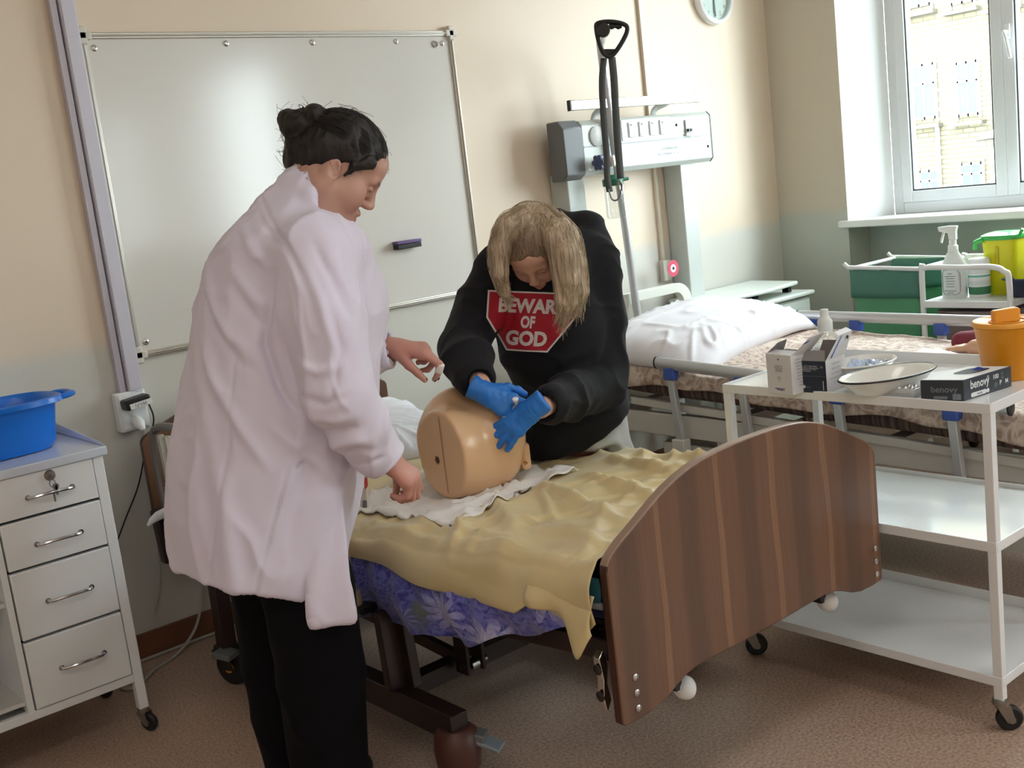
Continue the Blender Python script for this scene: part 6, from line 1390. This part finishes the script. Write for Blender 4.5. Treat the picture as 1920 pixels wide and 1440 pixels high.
f.ell(W(584, 468, .02), (.12, .22, .075), np.stack([fd, np.cross(wz, fd), wz], 1), .06)     # shoulders
f.ell(W(612, 700, .06), (.11, .16, .16), np.stack([fd, np.cross(wz, fd), wz], 1), .08)
def sleeve(pts, k=.03): f.chain([W(a, b, c) for a, b, c, r in pts], [r for *_, r in pts], k)
sleeve([(585, 478, -.16, .088), (606, 600, -.20, .088), (634, 735, -.22, .079), (672, 800, -.19, .066), (700, 840, -.15, .056), (711, 851, -.14, .051)], .04)
sleeve([(620, 506, .20, .078), (660, 596, .26, .078), (682, 660, .28, .070), (715, 658, .275, .052)], .025)
# collar standing round the neck, turned down in front
f.chain([W(566, 408, .03), W(582, 376, .03), W(590, 358, .03)], [.112, .086, .074], .05)
f.chain([W(556, 360, .05), W(566, 356, .0), W(582, 376, -.05), W(600, 418, -.075), W(626, 466, -.06)], [.034, .032, .028, .022, .016], .03)
f.chain([Lw(-.02, 0, .03), W(594, 376, .02), W(580, 412, .03)], [.074, .066, .05], .006, 'sub')
f.chain([Lw(.09, 0, -.07), Lw(.03, 0, -.15)], [.085, .05], .010, 'sub')
f.chain([W(634, 352, -.04), W(622, 402, -.06), W(646, 440, -.04)], [.05, .036, .022], .012, 'sub')
# open lower edge: hem plane, hollow inside, front panel hanging lower with a slit
hl, hm, hr = W(314, 1050, .03), W(480, 1112, -.20), W(640, 1120, .0)
hemn = unit(np.cross(hr - hl, hm - hl)); hemn = hemn if hemn[2] < 0 else -hemn
f.half(hm + np.array([0, 0, .0]), hemn, .004)
pnl = W(622, 1010, -.165); ez_ = unit(W(606, 900, -.12) - W(632, 1170, -.17)); ex_ = unit(RH - ez_ * (RH @ ez_)); ex_ = unit(ex_ * math.cos(.5) + np.cross(ez_, ex_) * math.sin(-.5) * 0 + ex_ * 0); ey_ = np.cross(ez_, ex_)
f.box(W(612, 1035, -.162), (.047, .010, .165), np.stack([ex_, ey_, ez_], 1) @ rotm((0, 0, 1), 10), .004, .010)
inner = [(z, a, b, max(c - .014, .02), max(d - .014, .02)) for z, a, b, c, d in rings]
f.loft([r for r in inner if r[0] < W(500, 950)[2]], fd, .004, 'sub', zlo=.2, pw=2.2)
ca_, cb_ = W(711, 851, -.14), W(734, 872, -.135); f.cone(ca_ + unit(cb_ - ca_) * .012, cb_ + unit(cb_ - ca_) * .05, .041, .043, .003, 'sub'); f.half(W(300, 300), (0, 0, 1), 0) if False else None
fa_, fb_ = W(715, 658, .275), W(740, 652, .27); f.cone(fa_ + unit(fb_ - fa_) * .02, fb_ + unit(fb_ - fa_) * .05, .040, .042, .003, 'sub')
# hand made folds
def foldline(pts, r, k=.018, op='add'): f.chain([W(*p) for p in pts], [r * .4] + [r] * (len(pts) - 2) + [r * .4], k, op)
v_, F_ = f.surf(2); n_ = vnormals(v_, F_)
proj_x = (v_ - CAM) @ CR / ((v_ - CAM) @ CF) * FPX + 960; proj_y = 720 - (v_ - CAM) @ CU / ((v_ - CAM) @ CF) * FPX
facing = np.clip(-(n_ @ NH) * 1.6 + .35, 0, 1)
def crease(pts, w_, h_):                                            # ridge (h>0) or groove along a polyline lying on the coat
    P3 = [W(*p) for p in pts]; best = np.full(len(v_), 9.0); tt_ = np.zeros(len(v_)); n0 = len(P3) - 1
    for i in range(n0):
        a, b = P3[i], P3[i + 1]; ab = b - a; ab2 = ab - NH * (ab @ NH); va = v_ - a; va = va - np.outer(va @ NH, NH)
        t = np.clip((va @ ab2) / (ab2 @ ab2), 0, 1); d = np.linalg.norm(va - t[:, None] * ab2, axis=1); m = d < best; best[m] = d[m]; tt_[m] = (i + t[m]) / n0
    return 1.45 * h_ * np.exp(-(best / w_) ** 2) * np.sin(PI * np.clip(tt_, .02, .98)) ** .5 * facing
dsp = np.zeros(len(v_))
for pts, w_, h_ in (
    ([(548, 500), (530, 620), (560, 700), (590, 745)], .010, -.012), ([(560, 505), (548, 590), (566, 690)], .018, .006),       # armhole
    ([(395, 480), (430, 560), (470, 610), (520, 650)], .016, .008), ([(405, 530), (440, 600), (500, 660)], .012, -.006),
    ([(470, 420), (510, 470), (545, 500)], .012, .006), ([(500, 400), (540, 440), (575, 455)], .009, -.005),
    ([(470, 500), (510, 545), (535, 560)], .013, .007), ([(480, 540), (515, 580), (532, 590)], .010, -.006),
    ([(400, 580), (440, 680), (490, 760), (540, 830)], .014, .008), ([(380, 600), (420, 720), (450, 860)], .02, .006),
    ([(480, 600), (470, 800), (430, 1050)], .004, -.003), ([(590, 760), (560, 880), (505, 1080)], .004, -.004),               # seams
    ([(600, 790), (605, 840), (585, 900), (560, 1000)], .02, -.012), ([(640, 870), (620, 960), (610, 1100)], .018, .006),
    ([(545, 760), (590, 800), (640, 860)], .013, .007), ([(350, 700), (352, 850), (345, 1000)], .022, .007), ([(400, 800), (410, 920), (400, 1050)], .024, .007), ([(450, 820), (470, 950), (480, 1090)], .024, .008),
    ([(620, 450), (660, 520), (690, 580)], .010, -.006), ([(600, 470), (640, 560), (672, 660)], .012, .006), ([(650, 560), (668, 620), (655, 700)], .009, -.006),
    ([(590, 640), (630, 660), (670, 650)], .010, .005), ([(600, 700), (640, 715), (680, 700)], .009, -.006), ([(610, 735), (655, 745), (690, 735)], .010, .006), ([(625, 765), (665, 765), (700, 755)], .009, -.007), ([(640, 795), (680, 785), (712, 780)], .010, .006), ([(660, 815), (695, 800), (722, 800)], .008, -.006), ([(690, 832), (715, 822), (735, 818)], .005, -.005),
    ([(530, 420), (565, 440), (600, 500)], .006, -.006), ([(480, 350), (520, 400), (560, 440)], .004, -.003),
    ([(585, 840), (600, 825)], .004, -.008)): dsp += crease([p + (0,) for p in pts], w_, h_)
v_ = v_ + n_ * dsp[:, None]
low = np.clip((1.15 - v_[:, 2]) / .5, 0, 1)
v_ = wrinkle(v_, n_, [(.007, 3.2, 3.2, .9, 2.6, 3, 1.6, 1.0), (.004, 5, 5, 3.2, 3.2, 8, 1.6, np.clip((v_[:, 2] - .7) / .3, 0, 1)), (.010, 4.2, 4.2, .35, 2.4, 5, 1.2, low)])
coat = np_obj('lab_coat', v_, F_, m_coat, woman)
# button and cuff band
cb0 = W(709, 849, -.14); cdir = unit(W(734, 872, -.135) - W(700, 840, -.15))
M().lathe([(.0525, -.004), (.0545, .0), (.0545, .026), (.052, .030), (.047, .030), (.047, .0)], cb0, cdir, 36).build('cuff', m_coat, coat, smooth=60)
cb1 = W(716, 657, .275); cdir1 = unit(W(740, 652, .27) - W(715, 658, .275))
M().lathe([(.0525, -.01), (.0535, .0), (.053, .018), (.050, .021), (.046, .021), (.046, .0)], cb1, cdir1, 36).build('cuff', m_coat, coat, smooth=60)
# trousers, shoes
m_trs = mat('black_trousers', rgb(5, 5, 10), .9, spec=.2)
f = Field((.78, 1.85, .02), (1.72, 2.95, .95), .007)
f.chain([W(a, b, c) for a, b, c in ((515, 940, .05), (510, 1090, .07), (522, 1240, .09), (552, 1425, .10))], [.10, .105, .094, .078], .05)
f.chain([W(a, b, c) for a, b, c in ((548, 940, -.04), (580, 1100, -.07), (604, 1260, -.09), (624, 1495, -.1))], [.10, .108, .104, .092], .05)
f.half(W(552, 1425, .1) + [0, 0, -.0], -unit(W(540, 1300, .1) - W(552, 1425, .1)), 0) if False else None
f.half((0, 0, .075), (0, 0, -1), .004)
v_, F_ = f.surf(2); n_ = vnormals(v_, F_); v_ = wrinkle(v_, n_, [(.008, 3, 3, .7, 2.6, 4, 1.5, 1.0)]); np_obj('trousers', v_, F_, m_trs, woman)
m_shoe = mat('dark_shoe_leather', rgb(34, 22, 24), .4); m_sole = mat('pale_grey_rubber', rgb(170, 170, 168), .6)
for (a, b, c), nm in (((560, 1478, .10), 'shoe'), ((632, 1535, -.1), 'shoe')):
    p = W(a, b, c) * [1, 1, 0]; f = Field(p - [.25, .25, .02], p + [.35, .35, .14], .0045)
    f.cone(p - hd * .02 + [0, 0, .052], p + hd * .16 + [0, 0, .038], .048, .040, .02).ell(p + hd * .06 + [0, 0, .055], (.10, .044, .05), np.stack([hd, np.cross(wz, hd), wz], 1), .02)
    f.half((0, 0, .022), (0, 0, -1), .006); v_, F_ = f.surf(2); sh = np_obj(nm, v_, F_, m_shoe, woman)
    f = Field(p - [.25, .25, .02], p + [.35, .35, .08], .0045); f.cone(p - hd * .025 + [0, 0, .03], p + hd * .165 + [0, 0, .03], .050, .043, .02).half((0, 0, .024), (0, 0, 1), .003).half((0, 0, .0015), (0, 0, -1), .003); v_, F_ = f.surf(1); np_obj('sole', v_, F_, m_sole, sh)

# ------------------------------------------------------------------ the young woman in the dark hoodie
GD = 3.55
def G(x, y, b=0.0): return onw(x, y, GD + b)
gp_ = G(1145, 1130, .12)
girl = thing('person', 'person with long blonde hair in a black hoodie and blue gloves', 'person', (gp_[0], gp_[1], 0))
SKG = np.array(rgb(218, 172, 150)[:3]); m_skg = skin_mat('fair_skin', rgb(218, 172, 150), None)
hh_ = unit(-NH * .90 - RH * .30); pt = math.radians(52)
gf = hh_ * math.cos(pt) - wz * math.sin(pt); gu = hh_ * math.sin(pt) + wz * math.cos(pt)
GH = G(1003, 466, -.20)
WL_ = on_model(905, 752, .05); DL_ = WL_ @ NH - GD; WR_ = on_model(970, 805, .048); DR_ = WR_ @ NH - GD
print('DLR', DL_, DR_)
bo_l = dict(w=G(909, 736, DL_), d=RH * .80 - wz * .50 - NH * .20, up=-NH * .85 + wz * .50 - RH * .0, sd=RH * .5 + wz * .8)
bo_r = dict(w=G(998, 768, DR_), d=-RH * .82 - wz * .52 + NH * .04, up=-NH * .88 + wz * .45, sd=-RH * .6 + wz * .75)
cur_l = [(12, 18, 12), (26, 34, 22), (32, 40, 24), (34, 40, 26)]; th_l = [(.75, .6, -.1), (.92, .25, -.15), (.95, .05, -.2)]
cur_r = [(16, 22, 14), (12, 18, 12), (10, 16, 12), (12, 16, 10)]; th_r = [(.7, .65, -.2), (.9, .3, -.2), (.95, .1, -.2)]
f = Field((1.78, 2.15, -.02), (2.95, 3.15, 1.50), .0042)
Lg, Rg = head(f, GH, gf, gu, .96)
f.chain([Lg(-.035, 0, -.045), Lg(-.06, 0, -.11), G(1040, 470, -.06)], [.055, .055, .07], .03)
f.chain([G(1040, 470, -.06), G(1038, 580, -.05), G(1058, 690, .0), G(1085, 790, .03)], [.09, .13, .13, .13], .05)
for A in (((955, 505, -.08, .055), (872, 650, -.20, .044), (900, 720, DL_ + .02, .027), (909, 736, DL_, .025)), ((1100, 505, -.02, .055), (1122, 722, -.10, .044), (1014, 764, DR_ + .03, .028), (996, 773, DR_, .025))):
    f.chain([G(a, b, c) for a, b, c, r in A], [r for *_, r in A], .03)
for A in (((1110, 810, .10, .07), (1135, 920, .09, .055), (1152, 1110, .14, .042)), ((1080, 810, .14, .07), (1096, 930, .15, .055), (1105, 1085, .24, .042))):
    f.chain([G(a, b, c) for a, b, c, r in A], [r for *_, r in A], .03)
hand(f, bo_l['w'], bo_l['d'], bo_l['up'], bo_l['sd'], cur_l, th_l, .84); hand(f, bo_r['w'], bo_r['d'], bo_r['up'], bo_r['sd'], cur_r, th_r, .84)
v_, F_ = f.surf(1); loc = (v_ - GH) @ Rg / .96; col = np.tile(SKG, (len(v_), 1))
lip = np.exp(-((loc[:, 0] - .102) / .014) ** 2 - (loc[:, 1] / .021) ** 2 - ((loc[:, 2] + .0655) / .010) ** 2)
brow = np.exp(-((loc[:, 2] - .0245) / .0045) ** 2 - ((np.abs(loc[:, 1]) - .032) / .017) ** 4) * (loc[:, 0] > .06)
lash = np.exp(-((loc[:, 2] - .0005) / .0026) ** 2 - ((np.abs(loc[:, 1]) - .032) / .0135) ** 4) * (loc[:, 0] > .07)
col = blend(col, .7 * np.clip(lip, 0, 1), rgb(190, 104, 100)[:3]); col = blend(col, .6 * np.clip(brow, 0, 1), rgb(120, 88, 66)[:3]); col = blend(col, .8 * np.clip(lash, 0, 1), rgb(60, 42, 38)[:3])
np_obj('body', v_, F_, m_skg, girl, col)
# gloves
m_glove = mat('blue_nitrile', rgb(30, 116, 204), .42, bump=.25, bscale=90, bdist=.0015)
for g_, cu_, th_ in ((bo_l, cur_l, th_l), (bo_r, cur_r, th_r)):
    w0 = g_['w']; f = Field(w0 - .23, w0 + .23, .0024); hand(f, w0, g_['d'], g_['up'], g_['sd'], cu_, th_, .86, infl=.0018, spread=(.16, .04, -.10, -.26), k=.006)
    d0 = unit(g_['d']); f.cone(w0 - d0 * .036, w0, .0325, .029, .01)
    for q in (-.038, -.025, -.013): f.cone(w0 + d0 * q, w0 + d0 * (q + .002), .0342 if q < -.035 else .032, None, .004)
    f.half(w0 - d0 * .043, -d0, .002)
    v_, F_ = f.surf(1); n_ = vnormals(v_, F_); v_ = v_ + n_ * (.0011 * ridge(v_, 55, 3) + .0008 * ridge(v_ @ np.stack([d0, unit(g_['up']), np.cross(d0, unit(g_['up']))], 1) * [2.2, 1, 1], 40, 6))[:, None]
    np_obj('glove', v_, F_, m_glove, girl)
# hoodie
m_hood = mat('black_fleece', rgb(11, 13, 21), .9, sheen=.02, bump=.2, bscale=500, bdist=.0005)
f = Field((1.80, 2.15, .45), (2.98, 3.2, 1.48), .0065)
ax3 = np.stack([RH, NH, wz], 1)
f.chain([G(1082, 790, .03), G(1060, 700, .0), G(1040, 600, -.05), G(1028, 520, -.07)], [.172, .172, .168, .135], .06)
f.cone(G(950, 500, -.08), G(1095, 488, -.03), .083, .095, .06)
f.ell(G(1042, 640, -.10), (.165, .11, .17), ax3, .06)
f.ell(G(1030, 815, -.10), (.115, .10, .10), ax3, .05); f.ell(G(1105, 780, .0), (.125, .14, .11), ax3, .05)
f.chain([G(950, 505, -.08), G(908, 575, -.14), G(870, 650, -.21), G(877, 677, -.32), G(890, 706, DL_ + .05)], [.082, .080, .074, .068, .060], .025)
f.chain([G(1104, 500, -.02), G(1122, 600, -.06), G(1122, 718, -.10), G(1080, 738, -.24), G(1034, 757, DR_ + .08)], [.094, .088, .084, .072, .060], .022)
f.chain([G(1052, 425, .02), G(1092, 432, .02), G(1108, 462, .0), G(1092, 500, -.10)], [.05, .062, .058, .04], .03)       # hood folded on the back
f.chain([G(1000, 470, .02), G(1052, 432, .02)], [.05, .05], .03)
f.chain([Lg(-.035, 0, -.045), Lg(-.06, 0, -.11)], [.06, .062], .006, 'sub')
a_, b_ = G(890, 706, DL_ + .05), G(902, 726, DL_ - .01); f.cone(a_ + unit(b_ - a_) * .05, b_ + unit(b_ - a_) * .06, .042, .044, .004, 'sub')
a_, b_ = G(1034, 757, DR_ + .08), G(1004, 768, DR_ + .01); f.cone(a_ + unit(b_ - a_) * .052, b_ + unit(b_ - a_) * .06, .042, .044, .004, 'sub')
bzf = .645
f.half(G(1118, 818, -.05), RH * .56 - wz * .83, .012)
f.half((0, 0, bzf), (0, 0, -1), .01)
v_, F_ = f.surf(2); n_ = vnormals(v_, F_)
v_ = wrinkle(v_, n_, [(.012, 3, 3, 2.2, 2.2, 6, 1.5, 1.0), (.006, 4, 4, 6, 2.6, 2, 1.5, 1.0)])
hood = np_obj('hoodie', v_, F_, m_hood, girl)
BV = BVHTree.FromPolygons(v_.tolist(), F_.tolist())
# printed red sign on the chest: an image made here from letter outlines, laid on the cloth
def raster(pieces, wpx, hpx, bg):
    img = np.zeros((hpx, wpx, 4), np.float32); img[:] = bg
    for tri, c in pieces:
        x0, y0 = np.floor(tri.min(0)).astype(int); x1, y1 = np.ceil(tri.max(0)).astype(int)
        x0, y0 = max(x0, 0), max(y0, 0); x1, y1 = min(x1, wpx), min(y1, hpx)
        if x1 <= x0 or y1 <= y0: continue
        X, Y = np.meshgrid(np.arange(x0, x1) + .5, np.arange(y0, y1) + .5); a, b, d = tri
        den = (b[1] - d[1]) * (a[0] - d[0]) + (d[0] - b[0]) * (a[1] - d[1])
        if abs(den) < 1e-9: continue
        l1 = ((b[1] - d[1]) * (X - d[0]) + (d[0] - b[0]) * (Y - d[1])) / den; l2 = ((d[1] - a[1]) * (X - d[0]) + (a[0] - d[0]) * (Y - d[1])) / den
        m = (l1 >= -1e-4) & (l2 >= -1e-4) & (1 - l1 - l2 >= -1e-4); img[y0:y1, x0:x1][m] = c
    return img
def txt_tris(s, wd, ht, cx, cy, bold=.0, size=200):
    me = text_mesh(s, size, bold=bold); me.calc_loop_triangles(); co = np.array([v.co[:2] for v in me.vertices]); mx_ = (co.min(0) + co.max(0)) / 2
    ex_t = co.max(0) - co.min(0); co = (co - mx_) * [wd / ex_t[0], ht / ex_t[1]] + [cx, cy]; return [co[list(t.vertices)] for t in me.loop_triangles]
red = (*rgb(176, 24, 44)[:3], 1); wht = (*rgb(228, 222, 220)[:3], 1)
def poly_tris(p): c = p.mean(0); return [np.array([c, p[i], p[(i + 1) % len(p)]]) for i in range(len(p))]
outl = np.array([(10, 590), (790, 590), (790, 330), (590, 12), (210, 12), (10, 330)], float)
inn = np.array([(26, 574), (774, 574), (774, 335), (580, 28), (220, 28), (26, 335)], float)
pieces = [(t, wht) for t in poly_tris(outl)] + [(t, red) for t in poly_tris(inn)]
for s, wd_, ht_, cx_, cy_ in (('BEWARE', 580, 140, 405, 452), ('OF', 128, 122, 385, 298), ('GOD', 372, 148, 385, 140)): pieces += [(t, wht) for t in txt_tris(s, wd_, ht_, cx_, cy_, bold=9)]
img = raster(pieces, 800, 600, (0, 0, 0, 0))
def to_srgb(a): return np.where(a <= .0031308, a * 12.92, 1.055 * np.maximum(a, 1e-9) ** (1 / 2.4) - .055)
img[..., :3] = to_srgb(img[..., :3])
im = bpy.data.images.new('sign_print', 800, 600, alpha=True); im.pixels.foreach_set(np.ascontiguousarray(img).ravel()); im.update(); im.pack()
m_sign = mat('red_sign_print', red, .7); q = N(m_sign); ti = q.n('TexImage', image=im); uvn = q.n('UVMap'); q.l(uvn.outputs[0], ti.inputs[0]); q.l(ti.outputs[0], q.b.inputs['Base Color']); q.l(ti.outputs[1], q.b.inputs['Alpha'])
gu_, gv_ = 50, 38; vv_ = []; uv_ = []
quad = [G(912, 541, -.3), G(1088, 548, -.3), G(1072, 667, -.3), G(905, 662, -.3)]
quad = [np.array(q_) for q_ in quad]
def sp2(u, v): a = quad[3] * (1 - u) + quad[2] * u; b = quad[0] * (1 - u) + quad[1] * u; return a * (1 - v) + b * v
dirn = unit(np.array(NH) + [0, 0, -.10])
for i in range(gu_):
    for j in range(gv_):
        u, v = i / (gu_ - 1), j / (gv_ - 1); p = sp2(u, v) - dirn * .3; h = BV.ray_cast(Vector(p), Vector(dirn))
        q_ = np.array(h[0]) - dirn * .0022 if h[0] is not None else p + dirn * .45
        vv_.append(q_); uv_.append((u, v))
vv_ = np.array(vv_).reshape(gu_, gv_, 3)
for _ in range(2): vv_[1:-1, 1:-1] = .5 * vv_[1:-1, 1:-1] + .125 * (vv_[:-2, 1:-1] + vv_[2:, 1:-1] + vv_[1:-1, :-2] + vv_[1:-1, 2:])
vv_ = vv_.reshape(-1, 3) - dirn * .0012
ii = np.arange(gu_ * gv_).reshape(gu_, gv_); FQ = np.stack([ii[:-1, :-1], ii[1:, :-1], ii[1:, 1:], ii[:-1, 1:]], -1).reshape(-1, 4)
me = np_mesh('chest_print', vv_, FQ); ul = me.uv_layers.new(name='UVMap'); li = np.zeros(len(me.loops), np.int32); me.loops.foreach_get('vertex_index', li); ul.data.foreach_set('uv', np.array(uv_, np.float32)[li].ravel())
sg = link('chest_print', me, m_sign, hood, smooth=180); sg['label'] = 'red sign print with white words'
# trousers of pale satin
m_satin = mat('silver_satin', rgb(186, 190, 192), .3, sheen=.3)
f = Field((1.9, 2.15, .0), (3.0, 3.2, .95), .007)
f.chain([G(1092, 790, .02), G(1122, 865, -.01), G(1134, 960, .07), G(1150, 1105, .14)], [.14, .118, .10, .075], .04); f.chain([G(1060, 800, .05), G(1092, 930, .13), G(1104, 1080, .24)], [.12, .10, .075], .04)
f.box((2.0, 2.4, .35), (.46, .9, .298), rd=.03, k=.02, op='sub')
f.half((0, 0, .05), (0, 0, -1), .003)
v_, F_ = f.surf(2); n_ = vnormals(v_, F_); v_ = wrinkle(v_, n_, [(.014, 3, 3, .9, 2.6, 4, 1.4, 1.0)]); tr_ = np_obj('trousers', v_, F_, m_satin, girl)
sm_ = M().tube([G(1163, 775, -.04), G(1172, 805, -.05), G(1180, 835, -.055), G(1192, 870, -.06)], .003, 6).build('side_seam', mat('dark_piping', rgb(70, 76, 82), .6), tr_)
for (a, b, c) in ((1152, 1110, .14), (1105, 1085, .24)):
    p = G(a, b, c) * [1, 1, 0]; f = Field(p - [.3, .3, .02], p + [.3, .3, .14], .006)
    f.cone(p + [0, 0, .05], p + hh_ * .15 + [0, 0, .036], .046, .038, .02).half((0, 0, .002), (0, 0, -1), .004); vq, Fq = f.surf(1); np_obj('shoe', vq, Fq, m_white, girl)
# blonde hair: cap and hanging locks, then many strands over them
m_blond = hair_mat('blonde_hair', rgb(146, 124, 102), rgb(208, 188, 160), .40, (200, 200, 2.2))
q = N(m_blond); lk = q.b.inputs['Base Color'].links[0].from_socket; at = q.n('Attribute', attribute_name='tint'); q.l(q.mix(1.0, lk, at.outputs['Color'], 'MULTIPLY'), q.b.inputs['Base Color'])
f = Field(G(1010, 500, -.2) - .30, G(1010, 500, -.2) + .30, .0045)
f.ell(Lg(-.012, 0, .045), (.108, .087, .099), Rg, 0)
planes_sub(f, [(Lg(.088, .01, .088), -Rg[:, 2] + Rg[:, 0] * .45 + Rg[:, 1] * .8), (Lg(.088, .01, .088), -Rg[:, 2] + Rg[:, 0] * .45 - Rg[:, 1] * .55), (Lg(.02, 0, .03), -Rg[:, 2] + Rg[:, 0] * 1.1)], .010)
LOCKS = []
def lock(pts, rs):
    P_ = [G(*p) for p in pts]; f.chain(P_, rs, .02); LOCKS.append((P_, rs))
lock([(985, 405, -.27), (952, 425, -.29), (938, 465, -.30), (936, 510, -.30), (945, 545, -.29), (957, 566, -.28)], [.03, .034, .028, .024, .016, .004])
lock([(975, 415, -.25), (945, 440, -.24), (935, 490, -.25), (944, 535, -.26)], [.03, .034, .028, .008])
lock([(1020, 402, -.27), (1046, 432, -.31), (1058, 475, -.33), (1065, 520, -.33), (1066, 565, -.32), (1054, 612, -.31)], [.03, .038, .038, .034, .024, .004])
lock([(1035, 410, -.22), (1062, 445, -.22), (1074, 495, -.25), (1082, 545, -.27), (1078, 592, -.28)], [.03, .036, .036, .028, .005])
lock([(1055, 445, -.18), (1078, 500, -.20), (1092, 545, -.24), (1088, 575, -.25)], [.025, .026, .018, .004])
lock([(1012, 408, -.28), (1034, 445, -.325), (1048, 500, -.335), (1052, 560, -.33), (1046, 600, -.32)], [.024, .024, .022, .016, .004])
lock([(960, 430, -.2), (985, 450, -.1), (1030, 460, -.1)], [.03, .06, .05])
v_, F_ = f.surf(1); n_ = vnormals(v_, F_); v_ = v_ + n_ * (.0022 * ridge(v_ * [1, 1, .08], 60, 2) + .0012 * ridge(v_ * [1, 1, .05], 130, 5))[:, None]
def root_of(v_): return np.exp(-(((v_ - Lg(.085, .01, .095)) / .075) ** 2).sum(1)) * .85 + .25 * np.exp(-(((v_ - Lg(.04, .01, .14)) / .05) ** 2).sum(1))
root_ = root_of(v_)
hb_ = np_obj('hair', v_, F_, m_blond, girl, np.ones((len(v_), 3)) - root_[:, None] * np.array([.56, .62, .66]))
cm = M(); rg = np.random.default_rng(11)
part = Lg(.03, 0, .142)
for P_, rs in LOCKS[:6]:
    for k in range(80):
        o_ = unit(rg.normal(size=3)); o_ = o_ - NH * max(0, (o_ @ NH)) * 1.6; o_ = unit(o_)
        fl = rg.random() * .25 + .92; pts = [p + o_ * r * fl * 1.06 for p, r in zip(P_, rs)]
        pts[-1] = pts[-1] + rg.normal(0, .010, 3) * [1, 1, 1.6]; cm.tube(spline(pts, 18), np.linspace(.0011, .0005, len(spline(pts, 18))), 4, cap=False)
c0_ = Lg(-.012, 0, .045); er = np.array([.108, .087, .099])
for k in range(520):                                                # strands falling to both sides of the parting
    s = -1 if k % 2 else 1; x0 = rg.uniform(-.085, .070); dr_x = rg.normal(.0, .010) + .030 * (x0 > .0); t1 = rg.uniform(1.15, 1.55); lf = rg.uniform(.0005, .003)
    q_ = []
    for th in np.linspace(-.10 * s, s * t1, 12):
        xx = min(.086, x0 + dr_x * abs(th)); cs = math.sqrt(max(.02, 1 - (xx / er[0]) ** 2)); yy = er[1] * cs * math.sin(th - .10); zz = er[2] * cs * math.cos(th - .10)
        v3 = np.array([xx, yy, zz]); v3 = v3 * (1 + lf / np.linalg.norm(v3)); q_.append(c0_ + Rg @ v3)
    cm.tube(q_, np.linspace(.0009, .0007, 12), 4, cap=False)
st_ = cm.build('hair_strands', m_blond, hb_, smooth=180, fix=False)
sv_ = np.array(cm.v); a_ = st_.data.color_attributes.new('tint', 'FLOAT_COLOR', 'POINT'); sc_ = np.ones((len(sv_), 4)); sc_[:, :3] -= root_of(sv_)[:, None] * np.array([.52, .58, .62]); a_.data.foreach_set('color', sc_.astype(np.float32).ravel())
st_['kind'] = 'stuff'
# syringe between the gloved fingers
sy = thing('syringe', 'small syringe with a white plunger held between the blue gloves', 'syringe', G(966, 750, -.43))
s0 = on_model(966, 747, .135)
if s0 is None: s0 = G(966, 747, DL_ - .05); sdir = unit(np.array([.12, .05, -1.0]) + NH * .35)
M().lathe([(.0075, 0), (.0085, .001), (.0085, .006), (.0075, .008), (.003, .009), (.003, .02), (0, .02)], s0, sdir, 16).build('plunger', m_white, sy)
M().lathe([(.0095, .012), (.0095, .014), (.0062, .0145), (.0062, .06), (.003, .064), (.0015, .07), (0, .07)], s0, sdir, 16).build('barrel', m_clear, sy)
M().lathe([(.0007, .07), (.0005, .09), (0, .092)], s0, sdir, 6).build('needle', m_steel, sy)

# ------------------------------------------------------------------ small things at the near bed edge
ps = onw(686, 905, 2.86)
bl_ = thing('belt_strap', 'grey and red webbing strap with a cream plastic buckle at the near bed edge', 'strap', ps)
def at2(x, y, b=0.0): return onw(x, y, 2.80 + b)
def band(pts, wd, name, m_, par, th=.004):
    g_ = M(); P_ = spline(pts, 16); g_.tube(P_, wd / 2, 10, flat=.12, up=NH); return g_.build(name, m_, par)
band([at2(680, 862), at2(684, 878)], .075, 'dark_band', m_dgrey, bl_); band([at2(683, 876), at2(687, 892)], .055, 'grey_band', mat('light_grey_webbing', rgb(150, 146, 146), .8), bl_); band([at2(685, 893), at2(687, 912)], .052, 'red_band', mat('red_webbing', rgb(160, 30, 40), .8), bl_)
M().prism([at2(674, 915), at2(688, 915), at2(690, 952), at2(676, 952)], NH * .015).build('buckle', mat('cream_buckle', rgb(204, 196, 180), .4), bl_, bevel=.003)
M().prism([at2(680, 938), at2(688, 938), at2(688, 952), at2(680, 952)], -NH * .002).build('buckle_window', m_dgrey, bl_, bevel=.001)
